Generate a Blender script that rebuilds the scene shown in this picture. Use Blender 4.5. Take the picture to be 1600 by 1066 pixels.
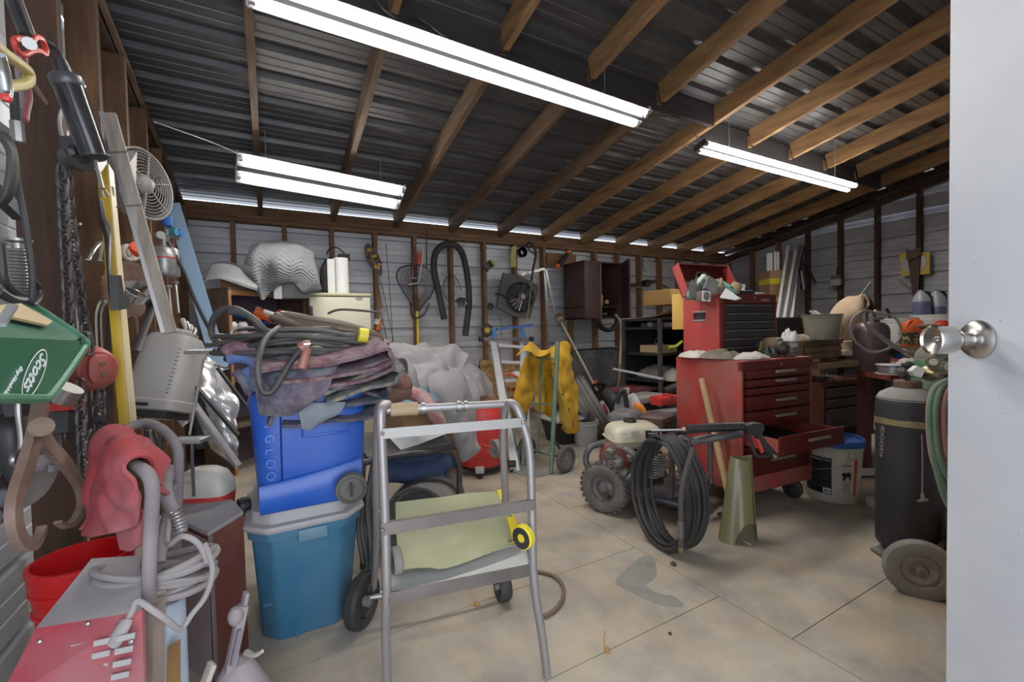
import bpy, bmesh, math, random
from mathutils import Vector, Matrix, noise
for o in list(bpy.data.objects): bpy.data.objects.remove(o)
SC = bpy.context.scene
COL = SC.collection
random.seed(7)
PI = math.pi
V = Vector
# ---------------------------------------------------------------- camera
YAW, PIT, ROL, FPX, CH = 0.50539, -0.028395, -0.021806, 683.75, 1.03
fw = V((math.sin(YAW)*math.cos(PIT), math.cos(YAW)*math.cos(PIT), math.sin(PIT)))
_r0 = V((math.cos(YAW), -math.sin(YAW), 0)); _u0 = _r0.cross(fw)
rt = _r0*math.cos(ROL)+_u0*math.sin(ROL); up = -_r0*math.sin(ROL)+_u0*math.cos(ROL)
CAM = V((0, 0, CH))
cd = bpy.data.cameras.new('camera'); cam = bpy.data.objects.new('camera', cd); COL.objects.link(cam)
cam.matrix_world = Matrix(((rt.x, up.x, -fw.x, 0), (rt.y, up.y, -fw.y, 0), (rt.z, up.z, -fw.z, CH), (0, 0, 0, 1)))
cd.sensor_width = 36; cd.lens = FPX/1600*36; cd.clip_start = 0.02
SC.camera = cam
# ---------------------------------------------------------------- world, daylight, exposure
w = bpy.data.worlds.new('sky'); SC.world = w; w.use_nodes = True
bg = w.node_tree.nodes['Background']; bg.inputs[0].default_value = (0.78, 0.87, 1.0, 1); bg.inputs[1].default_value = 3.0
SC.view_settings.view_transform = 'Standard'; SC.view_settings.look = 'None'
SC.view_settings.exposure = 0.42; SC.view_settings.gamma = 1; SC.view_settings.use_curve_mapping = False
def area(name, loc, rot, sx, sy, power, color=(1, 1, 1)):
    l = bpy.data.lights.new(name, 'AREA'); l.shape = 'RECTANGLE'; l.size = sx; l.size_y = sy; l.energy = power; l.color = color
    o = bpy.data.objects.new(name, l); COL.objects.link(o); o.location = loc; o.rotation_euler = rot
    return o
area('daylight_doorway', (0.0, -0.42, 1.05), (math.radians(90), 0, 0), 0.95, 2.0, 11, (0.86, 0.93, 1.0))
TUBE = 40.0
# ---------------------------------------------------------------- pixel -> place in the room
def ray(x, y): return (x-800)/FPX*rt-(y-533)/FPX*up+fw
def W(x, y, Y=None, X=None, z=None, d=None):
    r = ray(x, y)
    if Y is not None: t = Y/r.y
    elif X is not None: t = X/r.x
    elif z is not None: t = (z-CH)/r.z
    else: t = d
    return CAM+r*t
def FL(x, y): return W(x, y, z=0.0)
def dep(p): return (V(p)-CAM).dot(fw)
# ---------------------------------------------------------------- materials
MC = {}
def mat(name, col, rough=.6, metal=0., col2=None, scale=8., bump=0., stretch=None, mix=.5, dust=0., dcol=(.42, .38, .33), trans=0., emit=0., wave=None, sharp=.18, spec=.5, alpha=1.):
    if name in MC: return MC[name]
    m = bpy.data.materials.new(name); m.use_nodes = True; MC[name] = m
    nt = m.node_tree; N = nt.nodes; L = nt.links; b = N['Principled BSDF']
    b.inputs['Base Color'].default_value = (*col, 1); b.inputs['Roughness'].default_value = rough; b.inputs['Metallic'].default_value = metal
    b.inputs['Specular IOR Level'].default_value = spec
    if trans: b.inputs['Transmission Weight'].default_value = trans
    if alpha < 1: b.inputs['Alpha'].default_value = alpha
    if emit: b.inputs['Emission Color'].default_value = (*col, 1); b.inputs['Emission Strength'].default_value = emit
    if col2 or bump or dust:
        tc = N.new('ShaderNodeTexCoord'); mp = N.new('ShaderNodeMapping'); L.new(tc.outputs['Object'], mp.inputs['Vector'])
        if stretch: mp.inputs['Scale'].default_value = stretch
        no = N.new('ShaderNodeTexNoise'); no.inputs['Scale'].default_value = scale; no.inputs['Detail'].default_value = 5; no.inputs['Roughness'].default_value = .62
        L.new(mp.outputs[0], no.inputs['Vector'])
        cur = None
        if col2:
            cr = N.new('ShaderNodeValToRGB'); cr.color_ramp.elements[0].position = mix-sharp; cr.color_ramp.elements[1].position = mix+sharp
            cr.color_ramp.elements[0].color = (*col, 1); cr.color_ramp.elements[1].color = (*col2, 1)
            L.new(no.outputs['Fac'], cr.inputs[0]); cur = cr.outputs[0]
            L.new(cur, b.inputs['Base Color'])
        if dust:
            n2 = N.new('ShaderNodeTexNoise'); n2.inputs['Scale'].default_value = 5; n2.inputs['Detail'].default_value = 6
            L.new(tc.outputs['Object'], n2.inputs['Vector'])
            mr = N.new('ShaderNodeMapRange'); mr.inputs[1].default_value = .35; mr.inputs[2].default_value = .72; mr.inputs[3].default_value = 0; mr.inputs[4].default_value = dust
            L.new(n2.outputs['Fac'], mr.inputs[0])
            mx = N.new('ShaderNodeMix'); mx.data_type = 'RGBA'; L.new(mr.outputs[0], mx.inputs[0])
            if cur: L.new(cur, mx.inputs[6])
            else: mx.inputs[6].default_value = (*col, 1)
            mx.inputs[7].default_value = (*dcol, 1); L.new(mx.outputs[2], b.inputs['Base Color'])
        if bump:
            bp = N.new('ShaderNodeBump'); bp.inputs['Strength'].default_value = bump; bp.inputs['Distance'].default_value = .004
            L.new(no.outputs['Fac'], bp.inputs['Height']); L.new(bp.outputs[0], b.inputs['Normal'])
    return m
# ---------------------------------------------------------------- mesh builder
def frame(loc=(0, 0, 0), rz=0, rx=0, ry=0, s=1):
    return Matrix.Translation(V(loc)) @ Matrix.Rotation(rz, 4, 'Z') @ Matrix.Rotation(ry, 4, 'Y') @ Matrix.Rotation(rx, 4, 'X') @ Matrix.Scale(s, 4)
def perp(d):
    d = d.normalized(); a = V((0, 0, 1)) if abs(d.z) < .9 else V((1, 0, 0))
    u = d.cross(a).normalized(); return u, d.cross(u).normalized()
def cr(pts, n=8, closed=False):
    """Catmull-Rom through points"""
    pts = [V(p) for p in pts]; m = len(pts); out = []
    if m < 3 and not closed: return [pts[0].lerp(pts[1], i/n) for i in range(n+1)]
    seg = m if closed else m-1
    for i in range(seg):
        if closed: a, b, c, d = pts[(i-1) % m], pts[i], pts[(i+1) % m], pts[(i+2) % m]
        else: a = pts[max(i-1, 0)]; b = pts[i]; c = pts[i+1]; d = pts[min(i+2, m-1)]
        for k in range(n):
            t = k/n
            out.append(.5*((2*b)+(c-a)*t+(2*a-5*b+4*c-d)*t*t+(3*b-a-3*c+d)*t*t*t))
    if not closed: out.append(pts[-1])
    return out
class B:
    def __init__(s, M=None): s.v = []; s.f = []; s.M = M or Matrix()
    def add(s, vs, fs, M=None):
        o = len(s.v); T = s.M @ M if M is not None else s.M
        s.v += [T @ V(p) for p in vs]; s.f += [tuple(i+o for i in f) for f in fs]; return s
    def box(s, c, d, rz=0, rx=0, ry=0, bev=0):
        x, y, z = d[0]/2, d[1]/2, d[2]/2; M = frame(c, rz, rx, ry)
        if bev <= 0:
            return s.add([(-x, -y, -z), (x, -y, -z), (x, y, -z), (-x, y, -z), (-x, -y, z), (x, -y, z), (x, y, z), (-x, y, z)],
                         [(0, 3, 2, 1), (4, 5, 6, 7), (0, 1, 5, 4), (1, 2, 6, 5), (2, 3, 7, 6), (3, 0, 4, 7)], M)
        b = min(bev, x*.9, y*.9, z*.9); bm = bmesh.new(); bmesh.ops.create_cube(bm, size=1)
        for q in bm.verts: q.co = V((q.co.x*2*x, q.co.y*2*y, q.co.z*2*z))
        bmesh.ops.bevel(bm, geom=bm.edges[:], offset=b, segments=2, affect='EDGES', profile=.5)
        bm.verts.index_update(); vs = [q.co.copy() for q in bm.verts]; fs = [[q.index for q in f.verts] for f in bm.faces]; bm.free()
        return s.add(vs, fs, M)
    def bx(s, a, b, bev=0):
        a, b = V(a), V(b); return s.box((a+b)/2, [abs(b[i]-a[i]) for i in range(3)], bev=bev)
    def beam(s, a, b, wd, ht, upv=(0, 0, 1), bev=0):
        a, b = V(a), V(b); d = b-a; L = d.length; d.normalize(); u = V(upv); sd = d.cross(u)
        if sd.length < 1e-4: sd = d.cross(V((1, 0, 0)))
        sd.normalize(); uu = sd.cross(d)
        M = Matrix(((d.x, sd.x, uu.x, 0), (d.y, sd.y, uu.y, 0), (d.z, sd.z, uu.z, 0), (0, 0, 0, 1)))
        M.translation = (a+b)/2
        t = s.M; s.M = s.M @ M; s.box((0, 0, 0), (L, wd, ht), bev=bev); s.M = t; return s
    def ring(s, rings, cap0=True, cap1=True, close=False):
        n = len(rings[0]); vs = [p for r in rings for p in r]; fs = []
        m = len(rings)
        for i in range(m if close else m-1):
            j = (i+1) % m
            for k in range(n):
                fs.append((i*n+k, i*n+(k+1) % n, j*n+(k+1) % n, j*n+k))
        if not close:
            if cap0: fs.append(tuple(range(n-1, -1, -1)))
            if cap1: fs.append(tuple(range((m-1)*n, m*n)))
        return s.add(vs, fs)
    def cyl(s, a, b, r, r2=None, n=16, cap=True):
        a, b = V(a), V(b); r2 = r if r2 is None else r2; u, w_ = perp(b-a)
        rg = [[p+(u*math.cos(2*PI*k/n)+w_*math.sin(2*PI*k/n))*q for k in range(n)] for p, q in ((a, r), (b, r2))]
        return s.ring(rg, cap, cap)
    def lathe(s, prof, c=(0, 0, 0), ax=(0, 0, 1), n=24, sx=1., cap=True, wob=0):
        """prof: [(radius, height along axis)]"""
        c = V(c); ax = V(ax).normalized(); u, w_ = perp(ax)
        rg = []
        for r, h in prof:
            r = max(r, 1e-4)
            rg.append([c+ax*h+(u*math.cos(2*PI*k/n)*sx+w_*math.sin(2*PI*k/n))*r for k in range(n)])
        return s.ring(rg, cap, cap)
    def tube(s, pts, r, n=8, smooth=0, closed=False, r2=None, cap=True, flat=1.):
        pts = cr(pts, smooth, closed) if smooth else [V(p) for p in pts]
        m = len(pts); rg = []; u = None
        for i, p in enumerate(pts):
            if closed: d = pts[(i+1) % m]-pts[i-1]
            else: d = pts[min(i+1, m-1)]-pts[max(i-1, 0)]
            if d.length < 1e-9: d = V((0, 0, 1))
            d.normalize()
            if u is None: u, w_ = perp(d)
            else:
                u = u-d*u.dot(d)
                if u.length < 1e-6: u, _ = perp(d)
                u.normalize(); w_ = d.cross(u)
            q = r if r2 is None else r+(r2-r)*i/max(m-1, 1)
            rg.append([p+(u*math.cos(2*PI*k/n)+w_*math.sin(2*PI*k/n)*flat)*q for k in range(n)])
        return s.ring(rg, cap, cap, close=closed)
    def torus(s, c, ax, R_, r, n=24, m=8, sx=1.):
        c = V(c); u, w_ = perp(V(ax))
        return s.tube([c+(u*math.cos(2*PI*k/n)*sx+w_*math.sin(2*PI*k/n))*R_ for k in range(n)], r, m, closed=True)
    def sph(s, c, r, n=12, sc=(1, 1, 1)):
        c = V(c); rg = []
        for i in range(1, n//2):
            a = PI*i/(n//2); rg.append([c+V((math.sin(a)*math.cos(2*PI*k/n)*r*sc[0], math.sin(a)*math.sin(2*PI*k/n)*r*sc[1], -math.cos(a)*r*sc[2])) for k in range(n)])
        return s.ring(rg)
    def prism(s, poly, off):
        """polygon (3D points) extruded by vector off"""
        off = V(off); p = [V(q) for q in poly]; n = len(p)
        fs = [tuple(range(n-1, -1, -1)), tuple(range(n, 2*n))]+[(k, (k+1) % n, n+(k+1) % n, n+k) for k in range(n)]
        return s.add(p+[q+off for q in p], fs)
    def srect(s, secs, n=32, e=4., M=None):
        """stack of rounded rectangles: (cx,cy,z,hx,hy[,e])"""
        rg = []
        for q in secs:
            ee = q[5] if len(q) > 5 else e; r = []
            for k in range(n):
                a = 2*PI*k/n+PI/n; ca, sa = math.cos(a), math.sin(a)
                r.append(V((q[0]+math.copysign(abs(ca)**(2/ee), ca)*q[3], q[1]+math.copysign(abs(sa)**(2/ee), sa)*q[4], q[2])))
            rg.append(r)
        if M is not None:
            t = s.M; s.M = s.M @ M; s.ring(rg); s.M = t
            return s
        return s.ring(rg)
    def grid(s, rows, thick=.003):
        """rows: 2D list of points; given thickness"""
        nr, nc = len(rows), len(rows[0]); nrm = []
        for i in range(nr):
            l = []
            for j in range(nc):
                a = rows[min(i+1, nr-1)][j]-rows[max(i-1, 0)][j]; b = rows[i][min(j+1, nc-1)]-rows[i][max(j-1, 0)]
                q = a.cross(b); l.append(q.normalized() if q.length > 1e-12 else V((0, 0, 1)))
            nrm.append(l)
        vs = [rows[i][j]+nrm[i][j]*thick/2 for i in range(nr) for j in range(nc)]+[rows[i][j]-nrm[i][j]*thick/2 for i in range(nr) for j in range(nc)]
        o = nr*nc; fs = []
        for i in range(nr-1):
            for j in range(nc-1):
                a = i*nc+j; fs += [(a, a+nc, a+nc+1, a+1), (o+a, o+a+1, o+a+nc+1, o+a+nc)]
        for j in range(nc-1):
            fs += [(j, j+1, o+j+1, o+j), ((nr-1)*nc+j, o+(nr-1)*nc+j, o+(nr-1)*nc+j+1, (nr-1)*nc+j+1)]
        for i in range(nr-1):
            fs += [(i*nc, o+i*nc, o+(i+1)*nc, (i+1)*nc), (i*nc+nc-1, (i+1)*nc+nc-1, o+(i+1)*nc+nc-1, o+i*nc+nc-1)]
        return s.add(vs, fs)
    def mesh(s, name, org, ang=40):
        me = bpy.data.meshes.new(name); me.from_pydata([tuple(p-org) for p in s.v], [], s.f)
        me.validate(); bm = bmesh.new(); bm.from_mesh(me); bmesh.ops.recalc_face_normals(bm, faces=bm.faces); bm.to_mesh(me); bm.free()
        me.polygons.foreach_set('use_smooth', [True]*len(me.polygons)); me.set_sharp_from_angle(angle=math.radians(ang)); me.update()
        return me
def worg(p):
    o = V((0, 0, 0))
    while p is not None: o = o+p.location; p = p.parent
    return o
def T(name, label, cat, loc=None, group=None):
    o = bpy.data.objects.new(name, None); COL.objects.link(o); o.empty_display_size = .05
    o.location = V(loc) if loc is not None else V((0, 0, 0)); o['label'] = label; o['category'] = cat
    if group: o['group'] = group
    return o
def part(b, name, m, parent, label=None, ang=40, kind=None):
    org = worg(parent); c = V((0, 0, 0))
    me = b.mesh(name, org, ang); me.materials.append(m)
    o = bpy.data.objects.new(name, me); COL.objects.link(o); o.parent = parent
    if label: o['label'] = label
    if kind: o['kind'] = kind
    return o
def one(b, name, m, label, cat, group=None, ang=40, kind=None):
    xs = [p.x for p in b.v]; ys = [p.y for p in b.v]; zs = [p.z for p in b.v]
    org = V(((min(xs)+max(xs))/2, (min(ys)+max(ys))/2, min(zs)))
    me = b.mesh(name, org, ang); me.materials.append(m)
    o = bpy.data.objects.new(name, me); COL.objects.link(o); o.location = org; o['label'] = label; o['category'] = cat
    if group: o['group'] = group
    if kind: o['kind'] = kind
    return o
def struct(b, name, m, parent=None, ang=30):
    if parent: return part(b, name, m, parent, ang=ang)
    me = b.mesh(name, V((0, 0, 0)), ang); me.materials.append(m)
    o = bpy.data.objects.new(name, me); COL.objects.link(o); o['kind'] = 'structure'; return o
def text(s, size, M, m, parent, name='lettering', ext=.0006, bold=0., align='CENTER', shear=0, label=None):
    cu = bpy.data.curves.new(name, 'FONT'); cu.body = s; cu.size = size; cu.extrude = ext; cu.offset = bold; cu.align_x = align; cu.align_y = 'CENTER'; cu.shear = shear; cu.resolution_u = 3
    t = bpy.data.objects.new('tmp', cu); me = bpy.data.meshes.new_from_object(t)
    b = B(M); b.add([v.co.copy() for v in me.vertices], [tuple(p.vertices) for p in me.polygons])
    bpy.data.objects.remove(t); bpy.data.curves.remove(cu); bpy.data.meshes.remove(me)
    return part(b, name, m, parent, label=label)
def face_frame(p, right, upd):
    """frame at p with local x along right, y along up (a text plane)"""
    x = V(right).normalized(); y = V(upd); y = (y-x*y.dot(x)).normalized(); z = x.cross(y)
    M = Matrix(((x.x, y.x, z.x, 0), (x.y, y.y, z.y, 0), (x.z, y.z, z.z, 0), (0, 0, 0, 1))); M.translation = V(p); return M
def cgrid(ctrl, nu=6, nv=6, amp=0., freq=6., seed=0, amp2=0., ridge=0.):
    """smooth surface through a grid of control points, with noise folds along the normal"""
    rows = [cr(r, nv) for r in ctrl]; cols = list(zip(*rows)); cols = [cr(c, nu) for c in cols]
    g = [list(r) for r in zip(*cols)]
    if amp or amp2:
        nr, nc = len(g), len(g[0]); out = []
        for i in range(nr):
            l = []
            for j in range(nc):
                a = g[min(i+1, nr-1)][j]-g[max(i-1, 0)][j]; b = g[i][min(j+1, nc-1)]-g[i][max(j-1, 0)]
                q = a.cross(b); q = q.normalized() if q.length > 1e-12 else V((0, 0, 1)); p = g[i][j]
                h = noise.noise(p*freq+V((seed, seed*1.7, 0)))*amp+noise.noise(p*freq*2.7+V((seed*3, 0, seed)))*amp2
                if ridge: h += (0.5-abs(noise.noise(p*freq*1.3+V((0, seed, seed*2)))))*ridge
                l.append(p+q*h)
            out.append(l)
        g = out
    return g
def cloth(b, ctrl, nu=6, nv=6, thick=.004, **k): return b.grid(cgrid(ctrl, nu, nv, **k), thick)
def dup(root, loc, label=None, group=None):
    r = root.copy(); COL.objects.link(r); r.location = V(loc)
    if label: r['label'] = label
    if group: r['group'] = group
    for ch in list(root.children):
        c = ch.copy(); COL.objects.link(c); c.parent = r
        for g in ch.children:
            d = g.copy(); COL.objects.link(d); d.parent = c
    return r
# ================================================================ SETTING
wood = mat('stud_wood', (.30, .155, .065), .75, col2=(.17, .085, .035), scale=3, stretch=(9, 9, 1.2), bump=.3, dust=.25, dcol=(.2, .15, .11))
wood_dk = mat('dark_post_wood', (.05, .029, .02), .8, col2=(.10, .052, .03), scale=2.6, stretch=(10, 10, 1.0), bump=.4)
wood_l2 = mat('brown_post_wood', (.21, .11, .052), .75, col2=(.085, .045, .026), scale=3, stretch=(8, 8, 1), bump=.35)
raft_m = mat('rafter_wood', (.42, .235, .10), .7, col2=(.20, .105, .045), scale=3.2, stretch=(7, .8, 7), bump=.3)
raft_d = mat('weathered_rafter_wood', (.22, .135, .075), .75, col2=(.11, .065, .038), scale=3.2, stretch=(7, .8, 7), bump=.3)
plate_m = mat('plate_wood', (.27, .145, .07), .75, col2=(.14, .075, .04), scale=3, stretch=(.9, 8, 8), bump=.3)
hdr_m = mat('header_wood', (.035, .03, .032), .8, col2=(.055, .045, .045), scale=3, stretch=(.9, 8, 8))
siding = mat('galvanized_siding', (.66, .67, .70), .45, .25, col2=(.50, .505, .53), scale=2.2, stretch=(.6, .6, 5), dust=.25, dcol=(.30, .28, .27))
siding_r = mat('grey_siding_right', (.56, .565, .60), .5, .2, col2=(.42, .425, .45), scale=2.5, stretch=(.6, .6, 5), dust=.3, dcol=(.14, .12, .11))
roofm = mat('roof_metal', (.17, .168, .168), .46, .5, col2=(.11, .108, .108), scale=3, stretch=(1, 4, 4))
conc = mat('concrete', (.42, .375, .31), .82, col2=(.26, .238, .21), scale=3.2, bump=.3, dust=.6, dcol=(.53, .41, .27), mix=.5, sharp=.13)
joint_m = mat('joint_dirt', (.07, .055, .045), .95)
XL, XR, YB, YF = -.70, 6.65, 4.63, -.32
X0 = -.5863
def zr(Y): return 2.09+.19*(4.54-Y)       # underside of the rafters
def zroof(Y): return zr(Y)+.142
# floor: joint bed plus the slabs cut by the joints
b = B(); b.bx((XL-.2, YF-1.4, -.12), (XR+.1, YB+.1, -.0025)); floor = struct(b, 'floor', joint_m)
JX = 1.455; g = .0016
ly = [YF-1.4, .35, 1.055, 1.49, 2.9, YB]; ry = [YF-1.4, .79, 2.0, 3.2, YB]
def slab(x0, x1, y0, y1, sk=0):
    b = B(); b.prism([(x0+g, y0+g, 0), (x1-g, y0+g+sk, 0), (x1-g, y1-g+sk, 0), (x0+g, y1-g, 0)], (0, 0, -.015)); part(b, 'slab', conc, floor)
for k in range(5): slab(XL-.1, JX, ly[k], ly[k+1], 0)
for k in range(4): slab(JX, 4.2, ry[k], ry[k+1], 0)
for k in range(4): slab(4.2, XR, ry[k], ry[k+1], 0)
stainm = mat('floor_stain', (.22, .21, .19), .7, col2=(.30, .28, .25), scale=14)
def blotch(pts, name='oil_stain', m=stainm):
    c = cr([FL(x, y) for x, y in pts], 6, True); b = B(); b.prism([p+V((0, 0, .0008)) for p in c], (0, 0, -.0007)); part(b, name, m, floor)
blotch([(1000, 872), (1020, 872), (1026, 900), (1010, 915), (1030, 928), (1052, 932), (1068, 948), (1030, 945), (985, 925), (962, 910), (975, 893)])
# ribbed sheets: profile across, length along X or Y
def ribs(u0, u1, sp=.2286, off=0., h=.038, rw=.030, sl_=.003):
    """profile points (u, height)"""
    out = [(u0, 0)]; k = math.ceil((u0-off+.03)/sp)
    while off+k*sp < u1-.04:
        c = off+k*sp
        out += [(c-rw/2-sl_, 0), (c-rw/2, h), (c+rw/2, h), (c+rw/2+sl_, 0)]
        for q in (.085, .145):
            if c+q < u1-.02: out += [(c+q-.007, 0), (c+q-.003, .004), (c+q+.003, .004), (c+q+.007, 0)]
        k += 1
    out.append((u1, 0)); return out
def sheet(p0, du, dn, dl, prof, t=.001):
    b = B(); p0, du, dn, dl = V(p0), V(du), V(dn), V(dl)
    a = [p0+du*u+dn*h for u, h in prof]; n = len(a)
    b.add(a+[q+dl for q in a]+[q+dn*t for q in a]+[q+dl+dn*t for q in a],
          [(i, i+1, n+i+1, n+i) for i in range(n-1)]+[(2*n+i, 3*n+i, 3*n+i+1, 2*n+i+1) for i in range(n-1)]); return b
wb = struct(sheet((XL, YB, 0), (0, 0, 1), (0, 1, 0), (XR-XL, 0, 0), ribs(-.05, 2.155, off=.135)), 'wall_back', siding, ang=25)
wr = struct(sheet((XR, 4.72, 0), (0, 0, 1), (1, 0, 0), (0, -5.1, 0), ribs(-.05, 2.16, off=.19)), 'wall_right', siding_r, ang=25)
wl = struct(sheet((XL-.02, 4.72, 0), (0, 0, 1), (-1, 0, 0), (0, -5.1, 0), ribs(-.05, 2.16, off=.10)), 'wall_left', siding, ang=25)
# gable parts above 2.16 on the side walls, stepped sheets cut along the rake
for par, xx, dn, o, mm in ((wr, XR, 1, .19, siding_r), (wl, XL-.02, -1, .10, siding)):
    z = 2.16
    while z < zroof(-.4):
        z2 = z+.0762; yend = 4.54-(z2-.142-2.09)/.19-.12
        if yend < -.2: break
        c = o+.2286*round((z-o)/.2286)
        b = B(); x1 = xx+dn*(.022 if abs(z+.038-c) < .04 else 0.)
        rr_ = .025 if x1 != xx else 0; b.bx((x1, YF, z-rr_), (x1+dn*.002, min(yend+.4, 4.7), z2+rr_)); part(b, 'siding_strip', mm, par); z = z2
# front wall with the doorway the camera looks in from
b = B(); b.bx((.50, YF-.09, 0), (XR+.1, YF-.07, 3.3)); b.bx((XL-.1, YF-.09, 0), (-.46, YF-.07, 3.3)); b.bx((-.46, YF-.09, 2.1), (.5, YF-.07, 3.3))
wf = struct(b, 'wall_front', siding)
# studs and plates
for n in range(-1, 19):
    x = X0+.4064*(n+0)-.0+0.3505
    x = -.2359+.4064*n
    if x > 6.7: break
    b = B(); b.bx((x-.038, 4.54, .04), (x, 4.628, 2.022)); part(b, 'stud', wood, wb)
b = B(); b.bx((-.70, 4.54, 2.022), (6.62, 4.628, 2.056)); b.bx((-.70, 4.538, 2.059), (6.62, 4.628, 2.092)); part(b, 'top_plate', plate_m, wb)
b = B(); b.bx((-.70, 4.54, .0), (6.62, 4.628, .038)); part(b, 'sole_plate', plate_m, wb)
b = B(); b.bx((-.60, 4.585, 2.093), (6.56, 4.61, 2.182)); part(b, 'blocking_board', plate_m, wb)
for k in range(12):
    y = 4.135-.4*k
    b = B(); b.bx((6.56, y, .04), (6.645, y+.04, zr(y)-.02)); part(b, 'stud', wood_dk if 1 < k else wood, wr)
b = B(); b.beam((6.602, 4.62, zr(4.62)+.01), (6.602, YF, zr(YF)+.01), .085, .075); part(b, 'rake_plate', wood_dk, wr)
for k in range(1, 8):
    y = 1.57+.4*k; d = .118 if k == 1 else .095
    b = B(); b.bx((-.57-d, y, 0), (-.57, y+.04, zr(y)-.04)); part(b, 'stud', (wood_dk if k < 2 else wood_l2), wl)
b = B(); b.beam((-.585, 4.62, zr(4.62)-.0), (-.585, YF, zr(YF)-.0), .02, .03); part(b, 'trim_strip', raft_d, wl)
b = B(); b.beam((-.65, 4.62, zr(4.62)+.0), (-.65, YF, zr(YF)+.0), .09, .06); part(b, 'rake_plate', wood_dk, wl)
# roof: trapezoid ribs run along X, sheet slopes
sl = V((0, 1, -.19)).normalized(); nr = V((0, .19, 1)).normalized()
p0 = V((XL-.05, YF-.3, zroof(YF-.3)))
ln = (4.665-(YF-.3))*math.hypot(1, .19)
roof = struct(sheet(p0, sl, nr, (XR+.12-(XL-.05), 0, 0), ribs(0, ln, sp=.222, off=.06, h=.032, rw=.05, sl_=.014)), 'ceiling', roofm, ang=25)
nraf = 0
for k in range(11):
    x = -.035+.6065*k; through = k in (5, 10); yb = 2.16 if k < 5 else 2.29
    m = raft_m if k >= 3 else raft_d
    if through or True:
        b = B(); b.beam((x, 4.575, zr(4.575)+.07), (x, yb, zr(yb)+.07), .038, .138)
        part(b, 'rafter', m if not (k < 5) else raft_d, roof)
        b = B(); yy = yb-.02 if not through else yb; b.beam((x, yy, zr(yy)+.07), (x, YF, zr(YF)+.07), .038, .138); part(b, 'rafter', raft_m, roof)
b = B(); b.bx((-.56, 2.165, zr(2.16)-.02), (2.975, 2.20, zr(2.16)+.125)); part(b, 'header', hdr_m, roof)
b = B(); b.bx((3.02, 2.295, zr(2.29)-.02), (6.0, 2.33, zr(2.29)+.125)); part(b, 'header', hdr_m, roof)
b = B(); b.beam((6.54, 4.575, zr(4.575)+.10), (6.54, YF, zr(YF)+.10), .038, .06); part(b, 'end_rafter', wood_dk, roof)
for par, x_ in ((wr, 6.672), (wl, -.728)):
    b = B(); b.beam((x_, 4.70, zroof(4.70)-.066), (x_, YF, zroof(YF)-.066), .018, .125); part(b, 'rake_fascia', wood_dk, par)
# ---------------------------------------------------------------- fluorescent fixtures
white_m = mat('white_enamel', (.62, .63, .64), .4, dust=.3)
refl_m = mat('reflector_enamel', (.30, .31, .32), .4)
tube_m = mat('lit_tube', (1., .97, .92), .4, emit=TUBE)
cap_m = mat('tube_cap', (.55, .55, .56), .35, .8)
blk = mat('black_plastic', (.018, .018, .02), .5, dust=.25, dcol=(.12, .11, .10))
TL = -.35
def fixture(a, c, label, wd=.13, bar=False, tilt=0.):
    a, c = V(a), V(c); d = (c-a).normalized(); sd = V((0, 0, 1)).cross(d).normalized(); L = (c-a).length; sd = (Matrix.Rotation(tilt, 4, d) @ sd); up_ = d.cross(sd)
    t = T('fluorescent_fixture', label, 'ceiling light', a.lerp(c, .5)+V((0, 0, -.02)), 'fluorescent shop lights under the rafters')
    rg = []
    for q in (a, c):
        rg.append([q+sd*u+up_*h for u, h in ((-wd/2, 0), (-wd/2*.45, .045), (wd/2*.45, .045), (wd/2, 0), (wd/2-.004, 0), (wd/2*.42, .038), (-wd/2*.42, .038), (-wd/2+.004, 0))])
    b = B(); b.ring(rg); part(b, 'reflector', refl_m, t)
    for s in (-1, 1):
        o = sd*s*wd*.29+up_*.006
        b = B(); b.cyl(a+o+d*.03, c+o-d*.03, .019, n=14); tb = part(b, 'tube', tube_m, t)
        for q0, q1 in ((a+o+d*.008, a+o+d*.03), (c+o-d*.03, c+o-d*.008)): b = B(); b.cyl(q0, q1, .0195, n=12); part(b, 'tube_cap', cap_m, tb)
    b = B(); b.beam(a+up_*.012, c+up_*.012, wd*.16, .03, up_); part(b, 'dark_ridge', mat('ridge_grey', (.05, .05, .055), .6), t)  # ridge added and darkened to draw a dark line between the tubes
    for q in (a, c):
        b = B(); b.beam(q+sd*wd*.45+up_*.02, q-sd*wd*.45+up_*.02, .008, .04); part(b, 'lamp_holder', white_m if not bar else blk, t)
    for f in (.15, .85):
        q = a.lerp(c, f); b = B(); b.cyl(q+V((0, 0, .04)), V((q.x, q.y, zroof(q.y)-.01)), .0022, n=5); part(b, 'hanging_chain', cap_m, t)
    return t
fixture(W(385, -18, z=2.35), W(1006, 187, z=2.31), 'longest twin tube fixture, running out of the top of the photo', .15, tilt=TL)
fixture(W(370, 262, z=2.14), W(628, 310, z=2.12), 'short twin tube fixture above the quilted blanket near the left corner', .24, tilt=TL*1.8)
fixture(W(1095, 230, z=2.33), W(1333, 295, z=2.29), 'twin tube fixture on the right half, above the red tool chest', .115, True, tilt=TL)
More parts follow.
